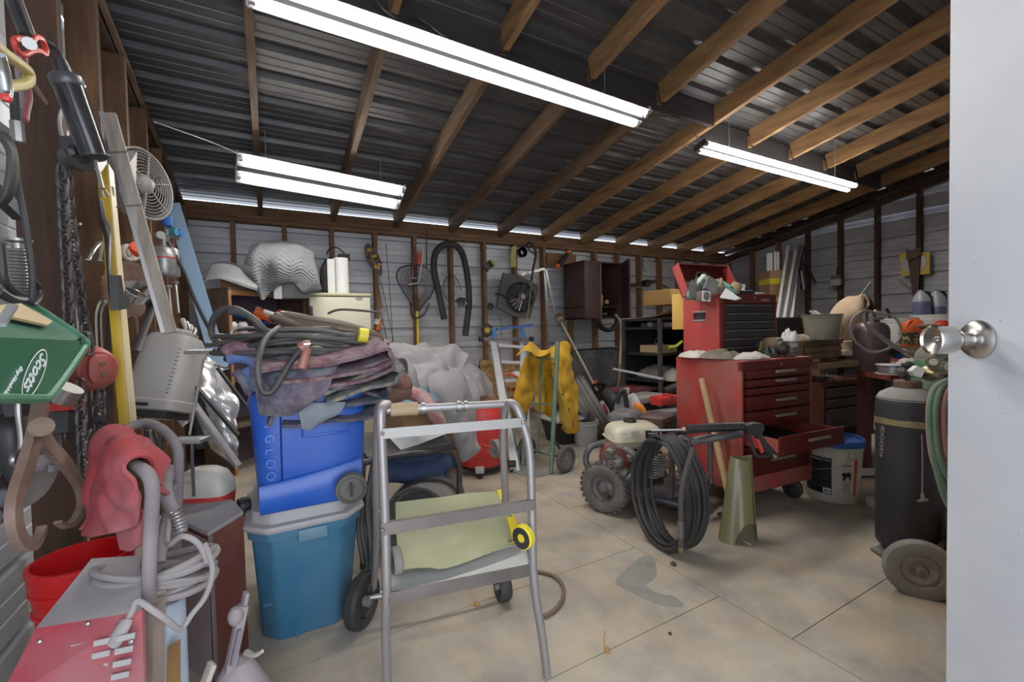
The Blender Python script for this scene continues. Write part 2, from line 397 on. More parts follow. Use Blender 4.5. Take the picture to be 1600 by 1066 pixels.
# wires over the rafters
b = B(); b.tube([W(240, 190, Y=2.9), W(330, 222, Y=3.2), W(372, 240, z=2.2)], .003, 6, 6); one(b, 'ceiling_wire', cap_m, 'thin pale wire running from the left wall to the short fixture', 'wire')
b = B(); b.tube([W(586, 0, Y=2.1), W(615, 25, Y=2.1), W(655, 30, Y=2.13), W(700, 60, Y=2.1)], .006, 6, 6); one(b, 'black_cable', blk, 'black cable clipped along the dark header above the long fixture', 'cable')
b = B(); b.tube([W(780, 82, Y=2.1), W(830, 90, Y=2.12), W(900, 130, Y=2.1), W(930, 128, Y=2.1), W(960, 150, Y=2.1), W(1000, 178, Y=2.05), W(1060, 185, Y=2.2), W(1090, 215, Y=2.25)], .004, 6, 6); one(b, 'power_cable', blk, 'thin black power cable joining the long fixture to the right fixture', 'cable')
# ---------------------------------------------------------------- open door leaf on the right
door_m = mat('white_door_paint', (.56, .58, .61), .55, col2=(.49, .51, .55), scale=4, bump=.12, dust=.12, dcol=(.45, .5, .58))
chrome = mat('brushed_chrome', (.55, .53, .50), .25, 1.)
dmark = mat('blue_paint_fleck', (.25, .40, .47), .6)
fd = V((fw.x, fw.y, 0)).normalized(); rd = V((rt.x, rt.y, 0)).normalized()
def leaf_pt(dep_, lat, z): return V((0, 0, 0))+fd*dep_+rd*lat+V((0, 0, z))
e0 = leaf_pt(.83, .83*(1482-800)/FPX, 0); dd = (-fd*.93-rd*.12).normalized(); hinge = e0+dd*.86
nrm_ = V((dd.y, -dd.x, 0)); nrm_ = nrm_ if nrm_.dot(-rd) > 0 else -nrm_
b = B(); b.prism([e0+V((0, 0, .01)), hinge+V((0, 0, .01)), hinge-nrm_*.04+V((0, 0, .01)), e0-nrm_*.04+V((0, 0, .01))], (0, 0, 2.02))
dr = bpy.data.objects.new('door_1', b.mesh('door_1', V((0, 0, 0)))); dr.data.materials.append(door_m); COL.objects.link(dr); dr['kind'] = 'structure'
kp = e0+dd*.062+V((0, 0, 0)); kp.z = W(1530, 530, d=.78).z
b = B(); b.lathe([(.0, 0), (.034, 0), (.034, .004), (.028, .011), (.012, .014), (.011, .030), (.019, .036), (.0235, .045), (.0255, .062), (.026, .073), (.0245, .076), (.022, .072), (.006, .068), (.005, .070), (0, .070)], kp, nrm_, 32); part(b, 'door_knob', chrome, dr)
b = B()
for i in range(16):
    q = e0+dd*random.uniform(.02, .16)+nrm_*.0003; q.z = random.uniform(.5, 1.5); b.lathe([(random.uniform(.0008, .002), 0), (.0005, .0004)], q, nrm_, 6)
part(b, 'paint_fleck', dmark, dr)
# ================================================================ BACK WALL, LEFT CABINET AND WHAT HANGS THERE
def P(x, y, Y): return W(x, y, Y=Y)
def Ps(pts, Y): return [W(x, y, Y=Y) for x, y in pts]
steel = mat('dull_steel', (.34, .33, .32), .4, .85, dust=.35)
rust = mat('rusty_iron', (.13, .075, .05), .8, .3, col2=(.23, .16, .12), scale=14, bump=.3)
darkst = mat('dark_steel', (.07, .07, .072), .5, .6, dust=.3, dcol=(.2, .18, .16))
rub = mat('black_rubber', (.022, .022, .024), .6, dust=.35, dcol=(.13, .12, .11))
alum = mat('aluminium', (.60, .61, .62), .32, .8, col2=(.48, .48, .5), scale=9)
grey_pl = mat('grey_plastic', (.17, .175, .18), .45, dust=.4, dcol=(.4, .4, .4))
cabw = mat('cabinet_brown', (.14, .08, .05), .6, col2=(.09, .05, .033), scale=4, stretch=(6, 6, 1), dust=.25)
orange_w = mat('edge_wood', (.42, .20, .08), .6, col2=(.32, .15, .06), scale=5)
orange = mat('orange_plastic', (.75, .13, .02), .45, dust=.15)
redp = mat('red_plastic', (.62, .03, .025), .45, dust=.15)
bluep = mat('blue_plastic', (.02, .16, .55), .45)
yellowp = mat('yellow_plastic', (.78, .55, .04), .5, dust=.15)
whitep = mat('white_plastic', (.68, .68, .66), .5, dust=.3)
paper = mat('white_paper', (.78, .78, .76), .9)
card = mat('cardboard', (.40, .25, .13), .85, col2=(.34, .20, .10), scale=6, dust=.1)
# tall brown cabinet, open side
B0, A0, C0 = V((-.25, 3.75, 0)), V((-.462, 4.03, 0)), V((.282, 4.15, 0))
ztop = W(358, 453, Y=3.75).z
uy = (A0-B0); uxx = (C0-B0)
t = T('cabinet', 'tall brown open cabinet beside the back left corner, shelves full of bottles', 'cabinet', (B0+C0+uy)/2)
def cpt(u, v, z): return B0+uxx*u+uy*v+V((0, 0, z))
def panel(u0, u1, v0, v1, z0, z1): b = B(); b.prism([cpt(u0, v0, z0), cpt(u1, v0, z0), cpt(u1, v1, z0), cpt(u0, v1, z0)], (0, 0, z1-z0)); return b
part(panel(0, .03, .03, 1, 0, ztop), 'side_panel', cabw, t); part(panel(.97, 1, .03, 1, 0, ztop), 'side_panel', cabw, t)
part(panel(0.03, .97, .95, 1, 0, ztop), 'back_panel', mat('violet_back_board', (.16, .12, .16), .7), t)  # back board in a dull violet
part(panel(0, 1, 0, 1, ztop, ztop+.02), 'top_board', cabw, t)
part(panel(0, .03, 0, .03, 0, ztop), 'edge_strip', orange_w, t); part(panel(.97, 1, 0, .03, 0, ztop), 'edge_strip', orange_w, t); part(panel(.03, .97, 0, .03, ztop-.035, ztop), 'edge_strip', orange_w, t)
zs1 = W(362, 519, Y=3.78).z
for zz in (zs1-.02, zs1-.36, zs1-.7): part(panel(.03, .97, .01, .95, zz-.01, zz+.01), 'shelf', orange_w if zz > .9 else cabw, t)
def jar(u, v, r, h, m, name, lab, cm=None, capc=None, nk=.7):
    c = cpt(u, v, zs1-.01); t = T(name, lab, name.replace('_', ' ').split()[-1], c)
    b = B(); b.lathe([(r*.9, 0), (r, .004), (r, h*.8), (r*.92, h*.86), (r*nk, h*.9)], c, n=16); part(b, 'body', m, t)
    b = B(); b.lathe([(r*nk*1.05, h*.88), (r*nk*1.05, h), (r*nk*.9, h*1.01)], c, n=14); part(b, 'cap', cm or whitep, t)
    if capc: b = B(); b.lathe([(r*1.01, h*.15), (r*1.01, h*.62)], c, n=16, cap=False); part(b, 'label_band', capc, t)
jar(.07, .12, .034, .085, whitep, 'white_jar', 'white labelled jar in the brown cabinet beside the pale edge strip', whitep, mat('print_grey', (.42, .40, .42), .8))
jar(.20, .15, .034, .085, whitep, 'purple_jar', 'white jar with a purple label in the brown cabinet', whitep, mat('print_purple', (.25, .17, .38), .7))
jar(.38, .12, .022, .20, orange, 'spray_bottle', 'orange can with tall white cap in the brown cabinet', whitep, None, .8)
t = T('power_drill', 'orange and grey power tool lying in the brown cabinet', 'power tool', cpt(.6, .3, zs1))
b = B(); b.tube([P(400, 487, 3.95), P(420, 495, 3.93), P(432, 503, 3.93)], .045, 14, 4, r2=.03); part(b, 'housing', orange, t)
b = B(); b.tube([P(412, 487, 3.91), P(428, 492, 3.9), P(436, 498, 3.9)], .022, 12, 4, r2=.014); part(b, 'grey_cover', whitep, t)
b = B(); b.tube([P(404, 500, 3.98), P(404, 520, 3.98)], .025, 12, 4); part(b, 'handle', blk, t)
b = B(); b.sph(P(378, 492, 3.98), .045, 12, (1.3, .8, .7)); one(b, 'blue_pouch', bluep, 'small blue pouch in the brown cabinet left of the orange can', 'pouch')
b = B(); b.sph(P(423, 503, 3.99), .045, 12, (1.5, .8, .6)); one(b, 'blue_bottle', bluep, 'small blue item under the orange power tool in the cabinet', 'bottle')
b = B(); b.tube([P(434, 487, 3.98), P(440, 494, 3.97)], .03, 10, 3); one(b, 'red_cap', redp, 'small red cap right of the orange power tool in the cabinet', 'bung')  # loose red cap
c = P(436, 496, 3.86); b = B(); b.lathe([(.0, 0), (.025, .001), (.027, .03), (.020, .034)], c, (-.3, -1, .2), 16); one(b, 'plastic_cap', whitep, 'round white plastic cap at the front of the brown cabinet', 'disc')  # round plastic cap
# grey plastic hood
t = T('plastic_hood', 'grey plastic hood with flared rim on top of the brown cabinet', 'hood', P(355, 452, 3.85))
hb = [(316, 441), (330, 428), (372, 436), (402, 454), (424, 460)]
rows = []
for f, pts in ((0, [(316, 441), (330, 437), (345, 436), (365, 441), (385, 448), (402, 453)]), (.15, [(321, 438), (332, 434), (346, 433), (366, 437), (386, 444), (402, 449)]), (.8, [(332, 414), (338, 412), (349, 411), (368, 416), (384, 424), (400, 434)]), (1, [(334, 411), (341, 409), (351, 409), (370, 413), (386, 421), (402, 430)])):
    rows.append([P(x, y, 3.76+(.10 if f > .5 else .02*f)) for x, y in pts])
rows.append([P(x, y, 4.05) for x, y in [(340, 413), (346, 411), (356, 411), (372, 415), (388, 422), (402, 431)]])
b = B(); cloth(b, rows, 4, 4, .006); part(b, 'shell', grey_pl, t)
b = B(); b.tube([P(x, y, 3.755) for x, y in [(316, 441), (330, 437), (345, 436), (365, 442), (385, 449), (402, 454)]], .008, 6, 4, flat=.6); part(b, 'rim', grey_pl, t)
b = B(); b.bx(P(345, 455, 3.9), P(400, 442, 4.1)); part(b, 'wooden_spacer', orange_w, t)
# box with quilted blanket
t = T('grey_box', 'grey box with bright metal foot showing beneath the quilted blanket', 'box', P(440, 466, 4.0))
b = B(); b.bx(P(432, 466, 3.9), P(478, 405, 4.12), .01); part(b, 'body', grey_pl, t)
b = B(); b.bx(P(428, 467, 3.88), P(440, 447, 3.9)); part(b, 'foot', steel, t)
quilt = mat('quilted_grey_cloth', (.22, .23, .24), .9, col2=(.19, .195, .20), scale=30, bump=.15)
qr = [[P(x, y, Y) for x, y, Y in r] for r in (
    [(392, 386, 4.05), (408, 379, 4.05), (422, 378, 4.1), (445, 378, 4.12), (468, 382, 4.12), (484, 389, 4.1), (488, 392, 4.05)],
    [(386, 402, 3.95), (402, 388, 3.9), (420, 384, 3.92), (445, 385, 3.93), (467, 388, 3.93), (486, 398, 3.95), (491, 402, 4.0)],
    [(380, 415, 3.90), (396, 408, 3.82), (418, 410, 3.86), (440, 412, 3.80), (464, 412, 3.86), (489, 420, 3.9), (496, 422, 3.98)],
    [(374, 419, 3.88), (398, 428, 3.8), (416, 434, 3.88), (438, 432, 3.78), (462, 432, 3.86), (489, 440, 3.86), (499, 440, 3.96)],
    [(386, 436, 3.86), (404, 446, 3.8), (414, 446, 3.87), (436, 443, 3.79), (460, 441, 3.86), (484, 452, 3.86), (502, 450, 3.96)],
    [(398, 455, 3.84), (410, 470, 3.8), (420, 461, 3.85), (438, 445, 3.80), (458, 443, 3.86), (476, 458, 3.86), (503, 452, 3.97)])]
g_ = cgrid(qr, 16, 14, amp=.012, freq=9, seed=3)
nr_, nc_ = len(g_), len(g_[0])
for i in range(1, nr_):
    for j in range(nc_):
        u = j/10.; tri = abs((u % 2)-1); ph = (i*.24+tri*1.8) % 1
        g_[i][j] = g_[i][j]+V((0, -1, .2))*(.017*abs(math.sin(PI*ph))**.5)
b = B(); b.grid(g_, .004); one(b, 'quilted_blanket', quilt, 'grey quilted moving blanket draped over a box on the brown cabinet', 'blanket', ang=60)
b = B(); cloth(b, [[P(392, 388, 4.0), P(400, 384, 4.0), P(410, 384, 4.02)], [P(392, 398, 3.97), P(400, 396, 3.97), P(410, 390, 3.98)]], 4, 4, .02); one(b, 'folded_cloth', grey_pl, 'dark folded cloth corner behind the quilted blanket', 'cloth')
# small refrigerator
frm = mat('cream_enamel', (.60, .57, .44), .45, dust=.2, dcol=(.45, .42, .34))
zt = W(530, 458, Y=3.95).z; xl, xr = P(484, 500, 3.95).x, P(580, 500, 3.95).x
t = T('small_refrigerator', 'cream small refrigerator with a paper towel roll on top', 'refrigerator', ((xl+xr)/2, 4.2, 0))
b = B(); b.bx((xl, 4.0, .02), (xr, 4.45, zt-.012), .012); part(b, 'body', frm, t)
b = B(); b.bx((xl, 3.95, .08), (xr, 3.995, zt-.03), .012); dd_ = part(b, 'door', frm, t)
b = B(); b.lathe([(.0, 0), (.016, 0), (.016, .003), (0, .003)], P(561, 467, 3.952)+V((0, 0, 0)), (0, -1, 0), 20, sx=2.); part(b, 'oval_badge', steel, dd_)
b = B(); b.bx((xl-.006, 3.945, zt-.028), (xr+.006, 4.46, zt), .01); part(b, 'top_panel', mat('aged_cream', (.50, .46, .30), .5), t)
# paper towel roll
c = P(534, 453, 4.1); c.z = zt
t = T('paper_towel_roll', 'white paper towel roll standing on the cream refrigerator', 'paper towel')
t.location = c
r_ = .062; hh = W(534, 404, Y=4.1).z-zt
b = B(); b.lathe([(.02, 0), (r_, 0), (r_, hh), (.02, hh)], c, n=28); part(b, 'roll', paper, t)
b = B(); b.lathe([(.019, .001), (.019, hh+.001)], c, n=14); part(b, 'core', card, t)
b = B(); b.grid([[c+V((-.06-k*.028, -.055+.01*k, z_*hh)) for k in range(3)] for z_ in (.0, .5, .95)], .0015); part(b, 'loose_sheet', paper, t)
# black bag behind the roll
t = T('black_bag', 'black hooded bag with carry loop behind the paper towel roll', 'bag', P(520, 453, 4.28))
b = B(); b.srect([(0, 0, 0, .09, .06), (0, 0, .10, .105, .07), (.0, 0, .22, .095, .065), (.01, 0, .29, .07, .05), (.02, 0, .315, .03, .02)], 24, 3, Matrix.Translation(P(520, 453, 4.28)-V((0, 0, .02)))); part(b, 'body', mat('charcoal_cloth', (.05, .052, .058), .85, dust=.3), t)
b = B(); b.tube([P(510, 398, 4.25), P(515, 389, 4.24), P(526, 387, 4.24), (P(536, 394, 4.24)), P(540, 401, 4.24)], .006, 6, 6); part(b, 'carry_loop', blk, t)
b = B(); b.bx(P(530, 405, 4.2), P(544, 400, 4.3)); part(b, 'buckle', blk, t)
# flip flops
fl_o = mat('sandal_sole', (.10, .09, .095), .8); fl_y = mat('sandal_yellow', (.72, .50, .03), .7)
def sandal(cx, cy, Y, lean, lab):
    p = P(cx, cy, Y); t = T('flip_flop', lab, 'flip-flop', p)
    M = face_frame(p, (math.cos(lean), 0, math.sin(lean)), (-math.sin(lean), 0, math.cos(lean)))
    def sole(k): return [V((sx*k*.047*(1+.25*math.sin(a)) if True else 0, k*.135*math.sin(a), 0)) for a in [2*PI*i/28 for i in range(28)] for sx in (math.cos(a),)]
    b = B(M); b.prism(sole(1), (0, 0, .012)); part(b, 'sole', mat('sole_edge', (.24, .14, .12), .8), t)
    b = B(M); b.prism([q+V((0, 0, .0122)) for q in sole(.88)], (0, 0, .003)); part(b, 'footbed', fl_o, t)
    for i in range(7):
        a = 2*PI*i/7+.3; cc = V((.026*math.cos(a), .06*math.sin(a)+.01, .0155))
        b = B(M); b.prism([cc+V((.013*(1+.5*math.sin(3*q+i))*math.cos(q), .016*(1+.4*math.cos(2*q+i))*math.sin(q), 0)) for q in [2*PI*k/9 for k in range(9)]], (0, 0, .0012)); part(b, 'print_patch', fl_y, t)
    b = B(M); b.tube([(-.045, -.02, .012), (-.02, .03, .035), (0, .05, .02)], .006, 6, 5); b.tube([(.045, -.02, .012), (.02, .03, .035), (0, .05, .02)], .006, 6, 5); part(b, 'strap', blk, t, kind='stuff')
sandal(580, 401, 4.50, math.radians(16), 'dark flip-flop with yellow print hanging behind its pair on the stud')
sandal(588, 411, 4.46, math.radians(18), 'front flip-flop with yellow flower print hanging on the stud')
# fishing rods / thin lines
def rod(pts, Y, r, m, name, lab, cat, smooth=0, group=None, r2=None):
    b = B(); b.tube([P(x, y, Y) if not isinstance(Y, (list, tuple)) else P(x, y, Y[i]) for i, (x, y) in enumerate(pts)], r, 8, smooth, r2=r2); return one(b, name, m, lab, cat, group)
redd = mat('dark_red', (.20, .03, .035), .5, dust=.3)
rod([(582, 410), (590, 440), (594, 465), (597, 490)], 4.44, .008, mat('rod_brown', (.22, .10, .08), .6), 'fishing_rod', 'brown fishing rod butt hanging below the flip-flops', 'fishing rod')
rod([(603, 380), (608, 440), (612, 500), (614, 545)], 4.47, .003, blk, 'thin_rod', 'straight thin black rod hanging right of the flip-flops', 'rod')
rod([(592, 432), (600, 460), (608, 500), (617, 543)], 4.42, .003, blk, 'thin_rod', 'slanting thin black rod crossing towards the blankets', 'rod')
rod([(594, 484), (600, 510), (604, 530)], 4.43, .004, darkst, 'thin_rod', 'short dark rod beneath the reel below the flip-flops', 'rod')
c = P(596, 486, 4.42); b = B(); b.cyl(c, c+V((0, -.03, 0)), .022); b.cyl(c+V((-.05, -.015, -.005)), c+V((.05, -.015, .01)), .006); one(b, 'fishing_reel', steel, 'small metal reel on the rod below the flip-flops', 'reel', kind='stuff')
t = T('caulk_tube', 'white and orange tube on the stud above the blanket pile', 'tube', P(593, 515, 4.4))
b = B(); b.cyl(P(590, 516, 4.4), P(593, 499, 4.4), .026, n=16); part(b, 'tube_body', orange, t); b = B(); b.cyl(P(588.5, 507, 4.39), P(589.8, 499, 4.39), .0275, n=16); part(b, 'label_band', whitep, t)
# landing net
t = T('landing_net', 'black landing net with yellow handle hanging on the back wall', 'fishing net', P(650, 490, 4.45))
out = [(651, 487), (641, 472), (628, 452), (620, 436), (621, 424), (628, 417), (640, 415), (655, 415), (668, 420), (677, 432), (679, 447), (673, 463), (662, 476), (654, 487)]
b = B(); b.tube(Ps(out, 4.46), .006, 8, 5); part(b, 'hoop', darkst, t)
b = B(); b.cyl(P(652, 486, 4.46), P(654, 554, 4.44), .013, .015); part(b, 'handle', yellowp, t)
b = B(); oc = cr(Ps(out, 4.46), 3); cen = P(650, 446, 4.46)
netp = []
for ring_ in (.98, .85, .7, .5, .3):
    netp.append([cen+(q-cen)*ring_+V((0, -.10*(1-ring_)**.6, -.09*(1-ring_))) for q in oc])
for ri, rg in enumerate(netp): b.tube(rg, .0016, 4, closed=True)
nn = len(oc)
for k in range(0, nn):
    b.tube([netp[i][(k+i*1) % nn] for i in range(5)], .0014, 3); b.tube([netp[i][(k-i*1) % nn] for i in range(5)], .0014, 3)
part(b, 'net_mesh', blk, t, kind='stuff')
b = B(); b.tube(Ps([(641, 472), (644, 495), (652, 497), (663, 490), (671, 474)], 4.40), .010, 6, 4); part(b, 'net_bag_hem', blk, t)
# pruning saw
t = T('bow_saw', 'white bow saw with red grip hanging over the landing net', 'saw', P(652, 420, 4.38))
b = B(); b.tube(Ps([(650, 385), (657, 384), (661, 392), (656, 430), (652, 444)], 4.38), .007, 8, 5); part(b, 'frame_tube', whitep, t)
b = B(); b.tube(Ps([(650, 386), (646, 405), (645, 432)], 4.38), .008, 6, 4); part(b, 'blade_guard', redd, t)
b = B(); b.prism(Ps([(653, 396), (658, 397), (657, 414), (651, 414)], 4.37), (0, -.02, 0)); part(b, 'grip', redp, t)
b = B(); b.beam(P(638, 445, 4.36), P(654, 442, 4.36), .02, .018); b.beam(P(641, 434, 4.36), P(652, 436, 4.36), .01, .01); part(b, 'lower_bracket', steel, t, kind='stuff')
rod([(666.5, 356), (666.5, 418)], 4.5, .006, blk, 'hanging_rod', 'straight black rod hanging from the top plate beside the net', 'rod')
rod([(648, 405), (650, 420), (649, 440)], 4.5, .012, redd, 'red_rasp', 'dark red tool hanging behind the bow saw', 'tool', 3)
# black corrugated hose
t = None
b = B(); hp = cr(Ps([(694, 499), (686, 460), (678, 420), (682, 393), (700, 381), (720, 392), (730, 430), (733, 470), (730, 500), (727, 525)], 4.44), 14)
b.tube(hp, .034, 14); o = one(b, 'black_hose', rub, 'fat black hose looped over a nail on the back wall', 'hose')
for q in range(2): pass
# clip-on lamp
t = T('clamp_lamp', 'small silver clamp lamp hanging inside the black hose loop', 'lamp', P(718, 470, 4.42))
c = P(721, 474, 4.40); ax = V((-.25, -.2, .95))
b = B(); b.lathe([(.0, 0), (.036, .0), (.042, .02), (.044, .055)], c-V((0, 0, .02)), ax, 20); part(b, 'lamp_body', mat('lamp_silver', (.45, .44, .42), .25, .9), t)
b = B(); b.lathe([(.064, .050), (.058, .060), (.03, .075), (.01, .085)], c-V((0, 0, .02)), ax, 20); part(b, 'lamp_hood', darkst, t)
b = B(); b.beam(P(717, 478, 4.39), P(730, 474, 4.39), .01, .02); part(b, 'clamp', steel, t)
b = B(); b.tube(Ps([(720, 455), (716, 440), (706, 430), (695, 438), (692, 452), (697, 466), (708, 466), (711, 450), (707, 434), (697, 434)], 4.43), .0045, 6, 6); part(b, 'cord', darkst, t)
rod([(711, 446), (712, 480)], 4.42, .004, whitep, 'thin_strip', 'thin pale strip hanging beside the silver clamp lamp', 'strip')
# angle bracket
t = T('steel_bracket', 'dark steel channel bracket nailed to a stud above the tape reel', 'bracket', P(762, 418, 4.48))
M = face_frame(P(762, 416, 4.47), (.62, 0, -.78), (.78, 0, .62))
b = B(M); b.box((0, 0, 0), (.085, .10, .006)); b.box((0, .05, .02), (.085, .006, .045)); b.box((0, -.05, .02), (.085, .006, .045)); part(b, 'channel', darkst, t, kind='stuff')
b = B(M); b.box((0, .055, .035), (.09, .02, .02)); part(b, 'green_edge', mat('olive_edge', (.35, .36, .05), .6), t)
# ratchet hook on stud
b = B(); b.cyl(P(705, 533, 4.53), P(708, 545, 4.53), .02, .012); b.tube(Ps([(704, 546), (706, 556), (712, 552), (709, 540)], 4.46), .005, 6, 4); one(b, 'rusty_hook', rust, 'rusty hook hanging low on the stud above the grey sheet', 'hook', kind='stuff')
# tape roll, pulley
t = T('cable_reel', 'black and yellow reel hanging left of the blue ladder caps', 'reel', P(760, 516, 4.42))
c = P(760, 516, 4.55); b = B(); b.torus(c+V((0, -.02, 0)), (0, 1, 0), .052, .022, 28, 10); part(b, 'outer_ring', mat('brown_reel', (.12, .075, .055), .6), t)
b = B(); b.cyl(c, c+V((0, -.03, 0)), .034); part(b, 'yellow_hub', yellowp, t)
t = T('belt_pulley', 'black belt pulley hanging below the cooling fan', 'pulley', P(765, 480, 4.44))
c = P(765, 479, 4.46); b = B(); b.torus(c+V((0, -.02, 0)), (0, 1, 0), .028, .014, 22, 8); part(b, 'pulley_ring', blk, t)
b = B(); b.tube(Ps([(758, 484), (754, 495), (755, 520)], 4.45), .008, 6, 4, flat=.5); part(b, 'belt', blk, t)
# engine cooling fan
t = T('cooling_fan', 'black engine cooling fan in its shroud hanging on the back wall', 'fan', P(812, 465, 4.40))
fc = P(815, 464, 4.40); ax = V((0, -1, 0))
b = B(); b.prism(Ps([(785, 427), (808, 430), (838, 446), (837, 460), (826, 498), (800, 494), (775, 480), (782, 440)], 4.48), (0, -.035, 0)); part(b, 'shroud_plate', mat('shroud_grey', (.085, .082, .078), .6, dust=.5, dcol=(.2, .19, .17)), t)
b = B(); b.torus(fc, ax, .163, .012, 36, 8); b.torus(fc+V((0, .03, 0)), ax, .168, .012, 36, 8); part(b, 'fan_ring', blk, t, kind='stuff')
b = B(); b.lathe([(0, -.01), (.05, -.008), (.055, .02), (0, .03)], fc, ax, 20); part(b, 'hub', darkst, t)
b = B(); b.lathe([(0, .03), (.03, .03), (.03, .036), (0, .036)], fc, ax, 20); part(b, 'hub_cap', steel, t)
for k in range(9):
    a = 2*PI*k/9; e1 = V((math.cos(a), 0, math.sin(a))); e2 = V((-math.sin(a), 0, math.cos(a)))
    b = B(); b.prism([fc+e1*.052-e2*.014, fc+e1*.155-e2*.034, fc+e1*.158+e2*.02, fc+e1*.052+e2*.014], (0, .006, 0)); part(b, 'blade', blk, t)
for k in range(4):
    a = math.radians(200+k*18); e1 = V((math.cos(a), 0, math.sin(a)))
    b = B(); b.beam(fc+e1*.05+V((0, -.03, 0)), fc+e1*.17+V((0, -.01, 0)), .012, .008); part(b, 'strut', steel, t)
b = B(); b.tube(Ps([(774, 459), (786, 462), (796, 470)], 4.36), .012, 6, 3); part(b, 'mounting_arm', blk, t)
# belts and pry bar
t = T('webbing_strap', 'rolled yellow and black webbing strap hanging over the cooling fan', 'strap', P(812, 400, 4.45))
c = P(814, 395, 4.47); b = B(); b.lathe([(.034, 0), (.058, 0), (.058, -.05), (.034, -.05)], c, (0, 1, 0), 26, cap=False); b.lathe([(.034, 0), (.058, 0)], c, (0, 1, 0), 26, cap=False); b.lathe([(.034, -.05), (.058, -.05)], c, (0, 1, 0), 26, cap=False); part(b, 'rolled_webbing', blk, t, kind='stuff')
b = B(); cloth(b, [[P(799, 386, 4.44), P(807, 384, 4.42)], [P(798, 402, 4.44), P(806, 402, 4.42)], [P(798, 418, 4.43), P(807, 417, 4.41)]], 4, 3, .003); part(b, 'loose_end', mat('yellow_webbing', (.48, .46, .17), .8), t)
t = T('pry_bar', 'black hooked bar hanging in front of the cooling fan', 'bar', P(832, 410, 4.36))
b = B(); b.tube(Ps([(822, 384), (828, 379), (835, 388), (837, 400), (833, 420), (830, 440)], 4.36), .014, 8, 5); part(b, 'bar', blk, t)
b = B(); b.tube(Ps([(823, 384), (828, 392), (836, 398)], 4.36), .008, 6, 4); part(b, 'brace', blk, t)
rod([(831, 440), (827, 475), (823, 501)], 4.34, .004, mat('pale_cable', (.5, .44, .34), .6), 'pull_cord', 'thin pale cord hanging in front of the cooling fan', 'cord')
rod([(775, 490), (782, 500), (784, 530)], 4.53, .003, blk, 'black_wire', 'thin black wire hanging from the cooling fan', 'wire', 4)
# rafter square / A-shaped strips
t = T('aluminium_strips', 'pair of bent aluminium strips in an A shape on the back wall', 'metal strips', P(850, 425, 4.45))
b = B(); b.beam(P(851, 421, 4.44), P(858, 542, 4.44), .030, .004, (0, 1, 0)); part(b, 'long_strip', alum, t)
b = B(); b.beam(P(853, 421, 4.43), P(868, 492, 4.43), .030, .004, (0, 1, 0)); part(b, 'short_strip', alum, t)
b = B(); b.beam(P(815, 429, 4.42), P(851, 420, 4.42), .004, .03); part(b, 'cross_strip', alum, t)
b = B(); b.bx(P(854, 415, 4.55), P(900, 398, 4.53)); part(b, 'nailing_block', wood, wb)
# orange glove / handle
t = T('orange_grip', 'black tool with orange ends left of the brown wall cabinet', 'tool', P(880, 405, 4.40))
b = B(); b.cyl(P(873, 414, 4.40), P(886, 398, 4.38), .034, .03, 12); part(b, 'black_sleeve', mat('navy_rubber', (.02, .022, .035), .7), t)
b = B(); b.sph(P(871, 416, 4.40), .036, 10); part(b, 'lower_grip', orange, t); b = B(); b.sph(P(889, 394, 4.38), .034, 10, (1.2, 1, .8)); part(b, 'upper_grip', orange, t)
# brown wall cabinet with open door
cbw = mat('wall_cabinet_wood', (.085, .042, .036), .55, col2=(.055, .027, .025), scale=3, stretch=(6, 6, 1), dust=.35, dcol=(.17, .12, .10))
t = T('wall_cabinet', 'dark brown wall cabinet with its door standing open', 'cabinet', P(930, 498, 4.35))
F1, F0, G0 = P(910, 498, 4.13), P(888, 498, 4.50), P(976, 497, 4.13)
z0, z1 = P(930, 498, 4.13).z, P(930, 408, 4.13).z
fx0, fx1 = P(912, 450, 4.13).x, P(972, 450, 4.13).x; fy0, fy1 = 4.13, 4.53
def cb(a, c, nm, m=cbw, par=None, bev=.003): b = B(); b.bx(a, c, bev); return part(b, nm, m, par or t)
cb((fx0, fy0, z0), (fx0+.016, fy1, z1), 'side_panel'); cb((fx1-.016, fy0, z0), (fx1, fy1, z1), 'side_panel'); cb((fx0, fy0, z1-.016), (fx1, fy1, z1), 'top_board'); cb((fx0, fy0, z0), (fx1, fy1, z0+.016), 'bottom_board'); cb((fx0, fy1-.01, z0), (fx1, fy1, z1), 'back_board')
zsh = P(950, 480, 4.2).z; cb((fx0, fy0+.02, zsh-.008), (fx1, fy1, zsh+.008), 'shelf')
# double left door leaf: one closed part, seam strip
cb((fx0, fy0-.018, z0), (fx0+(P(939, 450, 4.13).x-fx0), fy0-.002, z1), 'closed_door'); cb((P(938, 450, 4.12).x-.012, fy0-.028, z0+.0), (P(938, 450, 4.12).x+.003, fy0-.019, z1), 'door_edge', mat('cabinet_edge', (.25, .13, .07), .6))
# open door swung from the right edge towards the viewer
q0 = V((fx1, fy0, 0)); q1 = V((P(984, 450, 3.83).x, 3.83, 0)); b = B(); b.prism([q0+V((0, 0, z0)), q1+V((0, 0, z0)), q1+V((.018, 0, z0)), q0+V((.018, 0, z0))], (0, 0, z1-z0)); od = part(b, 'open_door', cbw, t)
for (u0, u1, v0, v1) in ((.02, .98, .0, .08), (.02, .98, .92, 1.0), (.0, .12, 0, 1), (.88, 1, 0, 1)):
    b = B(); a = q0.lerp(q1, u0); c = q0.lerp(q1, u1); za, zc = z0+(z1-z0)*v0, z0+(z1-z0)*v1
    b.prism([a+V((-.006, 0, za)), c+V((-.006, 0, za)), c+V((-.001, 0, za)), a+V((-.001, 0, za))], (0, 0, zc-za)); part(b, 'door_rail', cbw, od)
b = B(); b.sph(P(948, 472, 4.3), .032, 10); one(b, 'round_tin', mat('cream_tin', (.55, .45, .33), .5), 'small cream ball on the shelf of the brown wall cabinet', 'ball')
